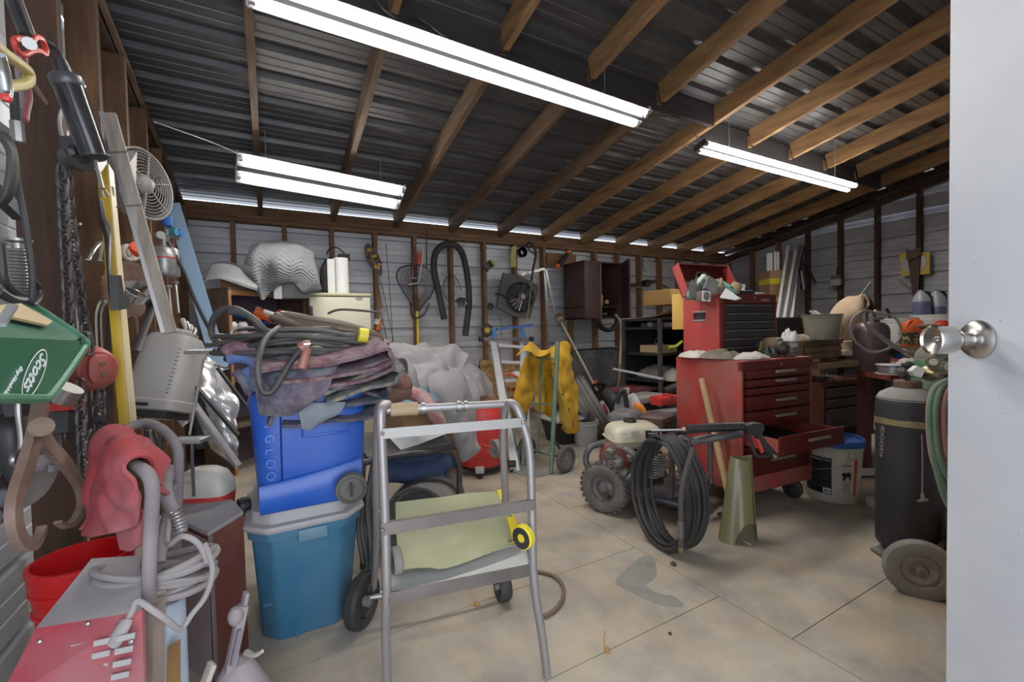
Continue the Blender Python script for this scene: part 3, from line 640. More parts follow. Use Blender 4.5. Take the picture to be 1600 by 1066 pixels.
b = B(); b.cyl(P(941, 477, 4.2), P(941, 461, 4.2), .008); one(b, 'yellow_stick', yellowp, 'yellow and white stick inside the brown wall cabinet', 'stick')
b = B(); b.cyl(P(942, 491, 4.2), P(949, 491, 4.16), .026); one(b, 'small_motor', darkst, 'small dark metal part at the bottom of the brown wall cabinet', 'metal part')
for i, x in enumerate((953, 958, 963)): rod([(x, 428), (x+.5, 452)], 4.512, .008, darkst, 'hanging_wrench', ('leftmost', 'middle', 'rightmost')[i]+' dark wrench hanging inside the brown wall cabinet', 'wrench', group='wrenches hanging in the wall cabinet')
# bell lamp and things right of the cabinet
t = T('barn_lamp', 'dark bell-shaped lamp hanging on a stud right of the wall cabinet', 'lamp', P(1010, 440, 4.4))
c = P(1011, 446, 4.46); b = B(); b.lathe([(.0, -.02), (.035, -.02), (.045, .02), (.047, .055)], c, (-.1, -.1, 1), 18); part(b, 'lamp_body', darkst, t)
b = B(); b.lathe([(.075, .050), (.078, .055), (.05, .072), (.01, .08)], c, (-.1, -.1, 1), 20); part(b, 'lamp_hood', blk, t)
b = B(); b.tube(Ps([(1008, 425), (1004, 412), (1006, 404)], 4.42), .003, 5, 3); part(b, 'cord', blk, t)
b = B(); b.beam(P(986, 446, 4.525), P(1024, 440, 4.525), .02, .05); one(b, 'dark_board', mat('dark_board', (.07, .05, .035), .8), 'short dark board nailed behind the bell-shaped lamp', 'board')
b = B(); b.beam(P(988, 450, 4.509), P(1003, 448, 4.509), .012, .006); one(b, 'brass_strip', yellowp, 'thin brass strip on the short dark board', 'strip')
b = B(); b.tube(Ps([(1036, 446), (1044, 452), (1047, 470)], 4.53), .009, 8, 5); b.add([], []); one(b, 'black_belt', blk, 'black belt hanging beside the open lid of the red tool chest', 'belt')
b = B(); b.bx(P(1034, 460, 4.54), P(1040, 474, 4.52)); one(b, 'pink_tag', mat('faded_pink', (.42, .25, .24), .8), 'faded pink card hanging left of the open red lid', 'card')
rod([(1005, 425), (1003, 405), (1010, 400), (1018, 410), (1030, 402)], 4.5, .003, blk, 'wire_tangle', 'tangled dark wire pinned above the bell-shaped lamp', 'wire', 4)
# ================================================================ MIDDLE OF THE ROOM
def col_t(c, d, px):
    r = ray(px, 512); c = V(c); d = V(d); return (c.y*r.x-c.x*r.y)/(d.x*r.y-d.y*r.x)
def at(x, y, dp): return CAM+ray(x, y)*dp
osb = mat('osb_board', (.50, .32, .14), .8, col2=(.30, .17, .07), scale=26, sharp=.1)
t = T('board', 'loose orange-brown particle board leaning behind the white ladder', 'board', P(782, 640, 4.3))
b = B(); b.prism([P(750, 562, 4.45), P(812, 566, 4.45), P(815, 640, 4.2), P(760, 640, 4.2)], (0, .015, 0)); part(b, 'panel', osb, t)
b = B(); b.bx((P(755, 600, 4.3).x, 4.2, 0), (P(815, 600, 4.3).x, 4.45, P(760, 645, 4.2).z)); one(b, 'dark_crate', card, 'dark cardboard carton under the particle board', 'carton')
# silver bent tube
rod([(752, 560), (746, 566), (746, 590), (750, 640)], 4.25, .012, steel, 'bent_tube', 'thin bent aluminium tube standing left of the ladder', 'tube', 6)
# telescoping ladder with blue caps
lbl = mat('ladder_blue', (.07, .25, .60), .5)
walu = mat('white_aluminium', (.80, .81, .82), .45, .1, dust=.2)
t = T('ladder', 'white aluminium ladder with blue top caps leaning on the back wall', 'ladder', FL(806, 738))
La, Lb = P(772, 536, 4.1), FL(806, 738); Ra, Rb = P(818, 540, 4.15), FL(850, 733)+V((0, .25, 0))
Lb.z = .01
for a, c in ((La, Lb), (Ra, Rb)):
    b = B(); b.beam(a, c, .085, .03, (0, -1, .3), bev=.006); part(b, 'rail', walu, t)
    d = (c-a).normalized()
    for s in (-.025, .025):
        b = B(); b.beam(a+V((s, -.02, 0)), c+V((s, -.02, 0)), .012, .012, (0, -1, .3)); part(b, 'rail_rib', alum, t)
for f in (.02, .2, .38, .56, .74, .92):
    b = B(); b.beam(La.lerp(Lb, f), Ra.lerp(Rb, f), .03, .03); part(b, 'rung', walu, t)
b = B(); b.beam(P(754, 530, 4.12), P(830, 530, 4.15), .03, .035); part(b, 'top_bar', alum, t)
for x in (752, 830): b = B(); b.box(P(x, 530, 4.13), (.05, .05, .05), bev=.006); part(b, 'end_cap', blk, t)
for x in (773, 818):
    b = B(); b.tube([P(x, 528, 4.08), P(x-1, 520, 4.08), P(x-4, 513, 4.08)], .034, 10, 3, r2=.026, flat=.6); part(b, 'blue_cap', lbl, t)
b = B(); b.beam(P(776, 515, 4.2), P(832, 508, 4.2), .03, .028); one(b, 'blue_bar', mat('blue_strip', (.02, .09, .42), .5, col2=(.15, .25, .5), scale=30), 'blue speckled bar lying across the ladder caps', 'bar')
# chainsaw (orange/white) near ladder
t = T('hedge_trimmer', 'white power tool with looped orange handle beside the ladder', 'power tool', P(798, 612, 3.7))
b = B(); b.tube(Ps([(812, 592), (796, 584), (784, 588), (781, 597), (786, 604), (800, 610), (810, 611)], 3.7), .012, 8, 5); part(b, 'loop_handle', orange, t)
b = B(); b.tube(Ps([(800, 610), (808, 606), (814, 597)], 3.7), .012, 8, 4); part(b, 'lower_handle', blk, t)
b = B(); b.srect([(0, 0, 0, .06, .05), (0, 0, .06, .065, .05), (0, 0, .1, .03, .03)], 20, 3, Matrix.Translation(P(808, 596, 3.75))); part(b, 'motor_housing', whitep, t)
# black folding table leaning at the back
tabm = mat('charcoal_table', (.035, .037, .045), .6, dust=.2)
t = T('folding_table', 'dark folded table leaning behind the tire and trimmers', 'table', P(930, 660, 4.0))
rr = [P(x, y, Y) for x, y, Y in [(893, 551, 4.3), (900, 547, 4.3), (955, 543, 4.3), (965, 546, 4.3), (968, 556, 4.28), (970, 665, 4.0), (893, 670, 4.0)]]
b = B(); b.prism(rr, (0, .03, 0)); part(b, 'tabletop', tabm, t)
b = B(); b.tube([rr[6]+V((0, -.008, 0)), rr[0]+V((0, -.008, 0)), rr[1]+V((0, -.008, 0)), rr[2]+V((0, -.008, 0)), rr[3]+V((0, -.008, 0)), rr[5]+V((0, -.008, 0))], .008, 6); part(b, 'rim', blk, t)
b = B(); b.bx((P(893, 600, 4.3).x, 3.95, 0), (P(965, 600, 4.3).x, 4.45, P(930, 668, 4.0).z)); one(b, 'storage_crate', blk, 'black crate under the folded table at the back', 'crate')
# tire
tirem = mat('tire_rubber', (.17, .155, .14), .85, col2=(.11, .10, .095), scale=12, dust=.5, dcol=(.34, .30, .25))
c = at(922, 636, 4.2); axt = (rt*.82+up*.50-fw*.10).normalized()
t = T('car_tire', 'worn bare car tire leaning in front of the folded table', 'tire', V((c.x, c.y, 0)))
u1, u2 = perp(axt)
prof = [(.19, -.075), (.24, -.10), (.285, -.10), (.305, -.085), (.308, -.06), (.300, -.055), (.300, -.05), (.312, -.047), (.314, -.022), (.305, -.018), (.305, -.012), (.316, -.008), (.316, .008), (.305, .012), (.305, .018), (.314, .022), (.312, .047), (.300, .05), (.300, .055), (.308, .06), (.305, .085), (.285, .10), (.24, .10), (.19, .075)]
b = B(); n = 48
b.ring([[c+(u1*math.cos(2*PI*k/n)+u2*math.sin(2*PI*k/n))*r+axt*h for k in range(n)] for r, h in prof], False, False); part(b, 'tread', tirem, t)
b = B(); b.ring([[c+(u1*math.cos(2*PI*k/n)+u2*math.sin(2*PI*k/n))*r+axt*h for k in range(n)] for r, h in [(.19, -.075), (.18, -.06), (.18, .06), (.19, .075)]], False, False); part(b, 'inner_bead', blk, t)
# trimmer one
t = T('string_trimmer', 'string trimmer with bronze head and pale pole leaning on the wall', 'string trimmer', P(872, 497, 4.3))
a, c = P(874, 498, 4.35), P(934, 612, 3.75)
b = B(); b.cyl(a, c, .013, n=10); part(b, 'pole', mat('pale_pole', (.52, .45, .33), .55, dust=.2), t)
b = B(); b.lathe([(0, -.02), (.03, -.02), (.055, 0), (.06, .02), (.04, .04), (.025, .05), (0, .05)], a, (-.3, -.8, .5), 20); part(b, 'head', mat('brass_dirty', (.25, .19, .10), .5, .6, dust=.4), t)
b = B(); b.tube(Ps([(917, 608), (925, 603), (938, 600), (944, 603), (937, 611), (925, 614)], 3.75), .016, 8, 5, closed=True); part(b, 'loop_grip', blk, t)
b = B(); b.cyl(c, P(944, 636, 3.7), .02, .016, 12); part(b, 'lower_shaft', blk, t)
b = B(); b.cyl(P(929, 597, 3.85), P(933, 604, 3.8), .035, .03, 12); part(b, 'orange_collar', orange, t)
b = B(); b.tube([P(938, 628, 3.6), P(946, 640, 3.55), P(952, 652, 3.5), P(958, 660, 3.5)], .036, 12, 4, r2=.028); part(b, 'engine_cover', whitep, t)
b = B(); b.beam(P(943, 632, 3.5), P(949, 645, 3.47), .02, .02); part(b, 'red_trigger', redp, t)
# trimmer two
t = T('curved_trimmer', 'curved pale trimmer shaft standing before the black shelving', 'string trimmer', P(966, 612, 3.9))
b = B(); b.tube([P(x, y, Y) for x, y, Y in [(962, 492, 4.0), (968, 500, 4.0), (971, 515, 3.97), (969, 560, 3.9), (967, 612, 3.8)]], .014, 8, 8); part(b, 'shaft', mat('pale_pole', (0, 0, 0)), t)
b = B(); b.cyl(P(967, 596, 3.8), P(966, 625, 3.75), .022, .018, 10); part(b, 'grip', grey_pl, t)
b = B(); b.tube([P(x, y, 4.05) for x, y in [(934, 502), (940, 512), (952, 516), (963, 508), (966, 497)]], .05, 10, 4, r2=.04, flat=.6); one(b, 'black_guard', blk, 'curved black guard hanging below the brown wall cabinet', 'guard')
# chainsaw bar guard + orange saw
t = T('chainsaw', 'white and orange chainsaw behind the engine with curved guard', 'chainsaw', P(985, 650, 3.3))
b = B(); b.prism([at(x, y, 3.35) for x, y in [(960, 655), (960, 635), (966, 615), (976, 606), (982, 605), (982, 611), (976, 625), (972, 640), (970, 655)]], -fw*.03); part(b, 'guard', mat('pale_grey_metal', (.40, .41, .38), .5), t)
b = B(); b.tube([at(x, y, 3.3) for x, y in [(964, 630), (968, 615), (974, 610), (978, 625), (980, 650)]], .018, 8, 4); part(b, 'hand_guard', blk, t)
b = B(); b.tube([at(982, 622, 3.4), at(990, 632, 3.4), at(992, 642, 3.4)], .06, 12, 4, r2=.05); part(b, 'white_cover', whitep, t)
b = B(); b.tube([at(990, 636, 3.35), at(1000, 640, 3.35), at(1003, 650, 3.35)], .045, 12, 4, r2=.035); part(b, 'orange_cover', mat('bright_orange', (.85, .28, .04), .5), t)
for k in range(7):
    b = B(); b.sph(at(973-k*.8, 615+k*6, 3.33), .008, 6); part(b, 'chain_link', darkst, t)
b = B(); b.tube([at(948, 612, 3.5), at(958, 624, 3.4), at(966, 632, 3.4)], .035, 10, 4, r2=.05); one(b, 'vacuum_hose', rub, 'short black hose lying between tire and chainsaw', 'hose')
# grey bucket and black tub
def bucket(c, r0_, r1_, h, m, name, lab, cat='bucket', rim=.006, rings=((.86, .02), (.93, .012)), inner=None, n=32, wall=.004):
    c = V(c); t = T(name, lab, cat, c)
    pr = [(r0_*.96, 0), (r0_, .01)]
    for f, o in rings: rr_ = r0_+(r1_-r0_)*f; pr += [(rr_, h*f-.006), (rr_+rim, h*f-.004), (rr_+rim, h*f+.002), (rr_, h*f+.004)]
    pr += [(r1_+rim, h-.004), (r1_+rim, h), (r1_-wall, h), (r0_-wall, .012), (0.001, .012)]
    b = B(); b.lathe(pr, c, n=n, cap=True); part(b, 'body', m, t); return t
gb = mat('grey_bucket', (.36, .38, .36), .6, dust=.3)
c = FL(915, 694); t = bucket(c, .098, .108, .215, gb, 'grey_bucket', 'small grey bucket with tools on the floor before the tire', rings=((.85, 0),))
b = B(); b.beam(c+V((-.02, 0, .12)), c+V((.02, -.03, .27)), .12, .01); part(b, 'dark_scoop', blk, t)
b = B(); b.cyl(c+V((.03, 0, .1)), c+V((-.03, -.02, .31)), .005); part(b, 'handle', alum, t)
c = FL(886, 690)+V((0, .05, 0)); b = B(M=None); b.srect([(c.x, c.y, 0, .12, .14), (c.x, c.y, .18, .16, .18), (c.x, c.y, .2, .17, .19), (c.x, c.y, .2, .155, .175), (c.x, c.y, .03, .11, .13)], 24, 5); one(b, 'black_tub', blk, 'black plastic tub behind the green hand truck wheel', 'tub')
b = B(); b.box((c.x-.02, c.y, .215), (.34, .36, .02), bev=.005); one(b, 'tub_lid', gb, 'grey flat lid resting on the black tub', 'cover')  # lid of the black tub
# green hand truck
hg = mat('hand_truck_green', (.10, .19, .14), .5, .2, col2=(.14, .22, .165), scale=10, dust=.35, dcol=(.3, .26, .2))
A = FL(861, 741); D_ = FL(817, 728); A.z = D_.z = 0
e = (A-D_).normalized(); htn = V((e.y, -e.x, 0)); htn = htn if htn.dot(CAM-A) > 0 else -htn
t = T('hand_truck', 'green two-wheeled hand truck with a yellow jacket hung on it', 'hand truck', (A+D_)/2)
def hup(base, px, ytop):
    z = W(px, ytop, Y=base.y-.0).z; return V((base.x, base.y, z))
zt_ = (A.x, A.y)
topA = A+V((0, 0, .93))-htn*.10; topD = D_+V((0, 0, .93))-htn*.10
b = B(); b.cyl(A+V((0, 0, .01)), topA, .0165, n=12); part(b, 'upright', hg, t); b = B(); b.cyl(D_+V((0, 0, .01)), topD, .0165, n=12); part(b, 'upright', hg, t)
for f in (.87, .51, .14):
    b = B(); b.tube([A.lerp(topA, f), A.lerp(topA, f).lerp(D_.lerp(topD, f), .5)-htn*.02, D_.lerp(topD, f)], .012, 6, 4, flat=.5); part(b, 'crossbar', hg, t)
b = B(); b.beam((A.lerp(topA, .87)+D_.lerp(topD, .87))/2, (A.lerp(topA, .14)+D_.lerp(topD, .14))/2, .02, .008); part(b, 'center_strap', hg, t)
pl = [D_, A, A+htn*.13-e*.02, D_+htn*.17+e*.03]; b = B(); b.prism([q+V((0, 0, .006)) for q in pl], (0, 0, -.005)); part(b, 'toe_plate', mat('toe_plate_green', (.27, .31, .28), .5, .3, dust=.4), t)
wr_ = .098
for base, s in ((A, 1), (D_, -1)):
    c = base+e*s*.055-htn*.10+V((0, 0, wr_))
    b = B(); b.torus(c, e, wr_-.022, .022, 30, 10); wh = part(b, 'wheel', mat('dark_tire', (.07, .063, .058), .9, dust=.4, dcol=(.2, .17, .15)), t)
    b = B(); b.lathe([(.0, .018), (.012, .018), (.015, .006), (.05, .004), (.066, .012), (.066, -.012), (.05, -.004), (.012, -.018), (0, -.018)], c, e, 22); part(b, 'hub', mat('dusty_hub', (.15, .14, .13), .7, dust=.4), wh)
    b = B(); b.beam(base+V((0, 0, .25))-htn*.03, c+V((0, 0, .0)), .012, .02); part(b, 'axle_brace', blk, t)
b = B(); b.cyl(A+e*.06-htn*.10+V((0, 0, wr_)), D_-e*.06-htn*.10+V((0, 0, wr_)), .008); part(b, 'axle', darkst, t)
# yellow suede jacket
suede = mat('yellow_suede', (.62, .36, .015), .9, col2=(.42, .21, .01), scale=7, bump=.5, mix=.56, dust=.2, dcol=(.35, .22, .08))
yb_ = (A.y+D_.y)/2+.05
def J(x, y, o=0.): return W(x, y, Y=yb_+o)
t = T('leather_jacket', 'yellow suede work jacket draped over the green hand truck', 'jacket', J(862, 676))
b = B(); cloth(b, [[J(806, 556, -.08), J(818, 548, -.1), J(828, 551, -.1), J(838, 557, -.1), J(850, 556, -.08), J(862, 545, -.02)],
                   [J(812, 550, .0), J(822, 541, -.04), J(832, 545, -.05), J(842, 552, -.05), J(852, 551, -.03), J(863, 543, .0)],
                   [J(824, 537, .05), J(829, 534, .05), J(838, 541, .05), J(846, 548, .05), J(855, 548, .05), J(864, 542, .05)]], 6, 6, .004, amp=.012, freq=14); part(b, 'collar_flap', suede, t, ang=60)
b = B(); cloth(b, [[J(828, 545, .03), J(840, 553, .05), J(852, 553, .05), J(862, 546, .05)],
                   [J(829, 575, .02), J(840, 578, .06), J(852, 575, .05), J(862, 572, .06)],
                   [J(836, 610, .06), J(846, 612, .03), J(856, 608, .07), J(864, 608, .05)],
                   [J(836, 640, .05), J(846, 645, .03), J(858, 652, .06), J(868, 655, .05)]], 8, 8, .005, amp=.03, freq=11, seed=2, ridge=.02); part(b, 'back_panel', suede, t, ang=60)
b = B(); cloth(b, [[J(820, 560, .04), J(824, 558, .0), J(829, 562, .04)],
                   [J(812, 585, .05), J(820, 585, -.02), J(832, 588, .03)],
                   [J(806, 610, .06), J(814, 612, -.02), J(832, 610, .02)],
                   [J(804, 632, .06), J(812, 636, .0), J(828, 628, .03)],
                   [J(808, 650, .06), J(814, 652, .02), J(822, 645, .04)]], 7, 6, .006, amp=.02, freq=13, seed=9, ridge=.015); part(b, 'left_front', suede, t, ang=60)
b = B(); cloth(b, [[J(858, 547, -.02), J(868, 540, -.03), J(880, 533, -.02), J(889, 540, .03)],
                   [J(862, 566, -.06), J(874, 562, -.10), J(886, 560, -.06), J(893, 568, .05)],
                   [J(866, 592, -.06), J(878, 592, -.12), J(889, 592, -.06), J(897, 598, .06)],
                   [J(874, 622, -.04), J(884, 624, -.12), J(893, 624, -.05), J(901, 626, .06)],
                   [J(880, 650, -.02), J(889, 655, -.10), J(897, 652, -.04), J(904, 655, .06)],
                   [J(878, 670, -.0), J(888, 677, -.09), J(897, 676, -.03), J(905, 664, .06)]], 8, 8, .006, amp=.022, freq=12, seed=4, ridge=.02); part(b, 'right_sleeve', suede, t, ang=60)
b = B(); cloth(b, [[J(860, 548, -.05), J(868, 556, -.08), J(874, 562, -.08)], [J(862, 560, -.07), J(866, 566, -.09), J(872, 572, -.1)], [J(866, 590, -.06), J(868, 598, -.13), J(878, 612, -.14)], [J(872, 620, -.04), J(880, 632, -.12), J(892, 656, -.13)], [J(876, 660, -.02), J(884, 668, -.1), J(894, 674, -.11)]], 8, 5, .005, amp=.01, freq=10); part(b, 'front_placket', mat('suede_pale', (.60, .41, .08), .9, col2=(.5, .3, .04), scale=9, bump=.4), t, ang=60)
for x, y in ((866, 569), (872, 568), (879, 616), (889, 640)):
    b = B(); b.lathe([(0, 0), (.008, 0), (.006, .004), (0, .004)], J(x, y, -.15), -fw, 10); part(b, 'snap_button', blk, t)
# black shelving unit
shm = mat('black_shelf_paint', (.022, .022, .026), .45, .3, dust=.3, dcol=(.16, .15, .14))
Q = at(1031, 510, 4.05); Q.z = 0
eL = V((-.06, 1, 0)).normalized(); eR = V((1, .06, 0)).normalized()
tl = col_t(Q, eL, 974); tr_ = col_t(Q, eR, 1078); tr_ = .75; tl = min(tl, .9)
t = T('shelving_unit', 'black metal shelving unit left of the red tool chest', 'shelving unit', Q)
lv = [W(1031, y, Y=Q.y).z for y in (497, 511, 553, 596, 628)]
q4 = [Q, Q+eL*tl, Q+eL*tl+eR*tr_, Q+eR*tr_]
for q in q4: b = B(); b.beam(q, q+V((0, 0, lv[0])), .03, .03, (1, 0, 0)); part(b, 'post', mat('post_grey', (.075, .078, .085), .4, .5, dust=.3), t)
for z in lv:
    b = B(); b.prism([q+V((0, 0, z)) for q in q4], (0, 0, -.022)); part(b, 'shelf', shm, t)
b = B(); b.prism([q4[1]+V((0, 0, .1)), q4[2]+V((0, 0, .1)), q4[2]+V((.01, 0, .1)), q4[1]+V((.01, 0, .1))], (0, 0, lv[0]-.12)); part(b, 'side_sheet', shm, t)
b = B(); b.prism([q4[2]+V((0, 0, .1)), q4[3]+V((0, 0, .1)), q4[3]+V((0, .01, .1)), q4[2]+V((0, .01, .1))], (0, 0, lv[0]-.12)); part(b, 'back_sheet', shm, t)
def sp(u, v, k, dz=0): return Q+eL*tl*u+eR*tr_*v+V((0, 0, lv[k]+dz))
# things on the shelves
t = T('cardboard_sheet', 'curled tan cardboard sheet lying on top of the black shelving', 'cardboard', sp(.5, .5, 0))
crd = mat('tan_card', (.50, .35, .19), .8, dust=.1)
b = B(); cloth(b, [[sp(1, 0, 0, .005), sp(.5, .02, 0, .01), sp(.1, .05, 0, .03), sp(-.35, .1, 0, .13), sp(-.7, .15, 0, .08)], [sp(1, .5, 0, .01), sp(.5, .5, 0, .02), sp(.1, .5, 0, .06), sp(-.35, .5, 0, .16), sp(-.75, .5, 0, .05)], [sp(.9, 1, 0, .02), sp(.5, 1, 0, .04), sp(.1, 1, 0, .1), sp(-.35, 1, 0, .18), sp(-.75, 1, 0, .05)]], 6, 6, .004); part(b, 'sheet', crd, t)
def boxt(c, d, m, name, lab, cat, rz=0, group=None, bev=.004):
    b = B(); b.box(c, d, rz=rz, bev=bev); return one(b, name, m, lab, cat, group)
sa = math.atan2(eL.y, eL.x)
def onsh(u, v, k, d, m, name, lab, cat, group=None, bev=.004): p = sp(u, v, k); return boxt((p.x, p.y, lv[k]+d[2]/2), d, m, name, lab, cat, sa, group, bev)
for i, (u, mm) in enumerate(((.15, whitep), (.3, mat('dull_pink', (.42, .22, .22), .6)), (.45, grey_pl), (.6, whitep), (.78, card))):
    onsh(u, .3, 1, (.055, .10, .04+.008*(i % 2)), mm, 'small_carton', ['white', 'pinkish', 'grey', 'second white', 'brown'][i]+' small carton on the upper black shelf', 'carton', 'small cartons on the upper black shelf')
t = T('cardboard_tray', 'shallow cardboard tray of wires on the middle black shelf', 'tray', sp(.45, .3, 2))
p = sp(.45, .3, 2); M = frame((p.x, p.y, lv[2]), sa)
for nm, c, d in (('bottom', (0, 0, .004), (.27, .22, .006)), ('side', (0, .108, .035), (.27, .005, .07)), ('side', (0, -.108, .035), (.27, .005, .07)), ('side', (.133, 0, .035), (.005, .22, .07)), ('side', (-.133, 0, .035), (.005, .22, .07))):
    b = B(M); b.box(c, d); part(b, nm, crd, t)
b = B(M); b.tube([(-.05, 0, .06), (-.03, 0, .12), (.02, .02, .13), (.04, 0, .09), (.0, -.02, .07)], .003, 6, 6, closed=True); b.tube([(-.09, 0, .06), (-.06, .03, .09), (.0, .05, .08)], .004, 6, 6); part(b, 'wire_loops', alum, t, kind='stuff')
b = B(); b.tube([at(1045, 543, 4.0), at(1056, 541, 4.0), at(1066, 533, 4.0)], .035, 8, 5, r2=.02, flat=.5); one(b, 'lime_bag', mat('lime_green', (.52, .60, .04), .6), 'lime green bag on the middle black shelf', 'bag')
boxt(sp(-.35, .6, 2, .03), (.12, .1, .06), blk, 'black_case', 'small black case beside the lime green bag', 'case', sa)
ragm = mat('grey_rag', (.26, .245, .22), .95, col2=(.15, .14, .13), scale=14, bump=.5)
def heap(c, w_, d_, h, m, name, lab, cat, seed=1, n=26, rz=0, amp=.35, par=None, flat=0):
    """crumpled low heap of cloth: dome surface with folds, closed below"""
    M = frame(c, rz); rows = []
    for i in range(n):
        l = []
        for j in range(n):
            u, v = i/(n-1)*2-1, j/(n-1)*2-1; r = max(abs(u), abs(v)); q = math.hypot(u, v); s = r/q if q > 1e-6 else 1
            x, y = u*s, v*s; rr = math.hypot(x, y)
            k = noise.noise(V((x*2.2+seed, y*2.2, seed))); k2 = abs(noise.noise(V((x*4+seed, y*4, seed*2.3))))
            z = h*(max(0, 1-rr**2.4)**.6)*(.72+amp*k+.5*(.35-k2)) if rr < 1 else 0
            ed = 1+.18*noise.noise(V((x*1.7, y*1.7, seed*5)))
            l.append(V((x*w_/2*ed, y*d_/2*ed, max(z, .003))))
        rows.append(l)
    b = B(M); b.grid(rows, .004)
    return part(b, name, m, par, ang=60) if par else one(b, name, m, lab, cat, ang=60)
p = sp(.45, .35, 3); heap((p.x, p.y, p.z), .50, .34, .14, ragm, 'grey_rags', 'heap of grey rags on the third black shelf', 'rags', 3, rz=sa)
p = sp(-.1, .2, 3); heap((p.x, p.y, p.z), .22, .24, .12, mat('pale_rag', (.45, .42, .37), .95, col2=(.3, .28, .25), scale=12), 'pale_rags', 'pale rags hanging over the corner of the third black shelf', 'rags', 8)
b = B(); b.beam(at(958, 576, 3.9), at(1036, 592, 3.75), .03, .018); one(b, 'flat_bar', alum, 'pale flat bar projecting from the third black shelf', 'bar')
boxt(at(1002, 622, 3.75), (.42, .22, .05), mat('slotted_grey', (.24, .21, .20), .7, dust=.5), 'slotted_crate', 'grey slotted crate lid behind the chainsaw', 'crate', .2)
boxt(at(995, 607, 4.3), (.5, .25, .04), redd, 'red_case', 'dark red flat case on the lowest black shelf', 'case', .1)
t = T('red_basket', 'small bright red case by the foot of the black shelving', 'case', at(1040, 630, 3.6))
b = B(); b.box(at(1040, 625, 3.6), (.24, .12, .07), bev=.01); part(b, 'body', redp, t); b = B(); b.tube([at(1030, 621, 3.55), at(1040, 616, 3.55), at(1052, 619, 3.55)], .008, 6, 4); part(b, 'handle', redp, t)
boxt(at(1020, 648, 3.35), (.75, .12, .04), grey_pl, 'grey_rail', 'long grey plank lying behind the engine towards the red chest', 'plank', -.12)
b = B(); b.tube([at(1040, 612, 3.8), at(1055, 606, 3.8), at(1075, 604, 3.8)], .04, 10, 4); one(b, 'dark_duct', rub, 'short dark duct lying behind the red basket', 'duct')
boxt((3.35, 3.0, .31), (.22, .2, .012), mat('yellow_paper', (.58, .55, .26), .8), 'yellow_sheet', 'pale yellow sheet lying behind the engine', 'sheet', .4)
b = B(); b.box((3.75, 3.1, .15), (1.1, .5, .30)); one(b, 'low_crate', blk, 'low black crate on the floor under the shelving clutter', 'crate')
# cartons on and behind the red chest
boxt(at(1052, 466, 4.2), (.5, .3, .14), mat('carton_yellow', (.42, .25, .08), .8), 'brown_carton', 'brown carton left of the red lid above the cardboard sheet', 'carton', .1)
boxt(at(1064, 487, 2.95), (.03, .12, .24), mat('yellow_file', (.68, .42, .10), .7), 'yellow_folder', 'yellow folder standing against the red top chest', 'folder', .1)
# ================================================================ RED TOOL CHESTS
redc = mat('red_chest_paint', (.46, .035, .035), .45, .1, col2=(.33, .06, .05), scale=7, sharp=.1, dust=.6, dcol=(.34, .17, .13))
reds = mat('red_top_chest_paint', (.50, .065, .06), .42, .1, col2=(.44, .06, .055), scale=4, dust=.2, dcol=(.5, .25, .22))
redf = mat('red_drawer_paint', (.12, .01, .01), .4, .2, dust=.25, dcol=(.16, .07, .05))
pull_m = mat('drawer_pull', (.33, .27, .24), .5, .5, dust=.3)
N0 = V((2.157, 1.421, 0)); e1 = V((.9955, -.095, 0)); e2 = V((.095, .9955, 0))
wR = col_t(N0, e1, 1268); wL = col_t(N0, e2, 1056)
ra = math.atan2(e1.y, e1.x)
t = T('rolling_tool_cabinet', 'large red rolling tool cabinet with one drawer pulled open', 'tool cabinet', N0+e1*wR/2+e2*wL/2)
zc = .825; zb = .125
def cbx(u0, u1, v0, v1, z0, z1, m, nm, par, bev=0, base=None):
    bs = base or N0; M = Matrix(((e1.x, e2.x, 0, bs.x), (e1.y, e2.y, 0, bs.y), (0, 0, 1, 0), (0, 0, 0, 1)))
    b = B(M); b.bx((u0, v0, z0), (u1, v1, z1), bev); return part(b, nm, m, par)
cbx(0, .012, 0, wL, zb, zc, redc, 'left_panel', t); cbx(wR-.012, wR, 0, wL, zb, zc, redc, 'right_panel', t)
cbx(.012, wR-.012, wL-.01, wL, zb, zc, redf, 'back_panel', t); cbx(.012, wR-.012, 0.0, wL, zb, zb+.01, redf, 'bottom_panel', t)
cbx(0, wR, 0, wL, zc, zc+.008, redc, 'top_panel', t, .002); cbx(.0, wR, -.004, .02, zc-.045, zc, redf, 'top_rail', t)
pull = lambda u, z, w_, par, v=-.012, base=None: cbx(u-w_/2, u+w_/2, v-.016, v, z-.007, z+.008, pull_m, 'pull', par, .003, base)
zz = [(.782, .735, 1), (.73, .69, 1), (.686, .648, 0), (.644, .565, 1), (.560, .475, 1)]
for a, c, hp_ in zz:
    d = cbx(.03, wR-.03, -.010, .40, c, a-.004, redf, 'drawer', t, .002)
    if hp_: pull(wR*.56, (a+c)/2+.006, .16, d)
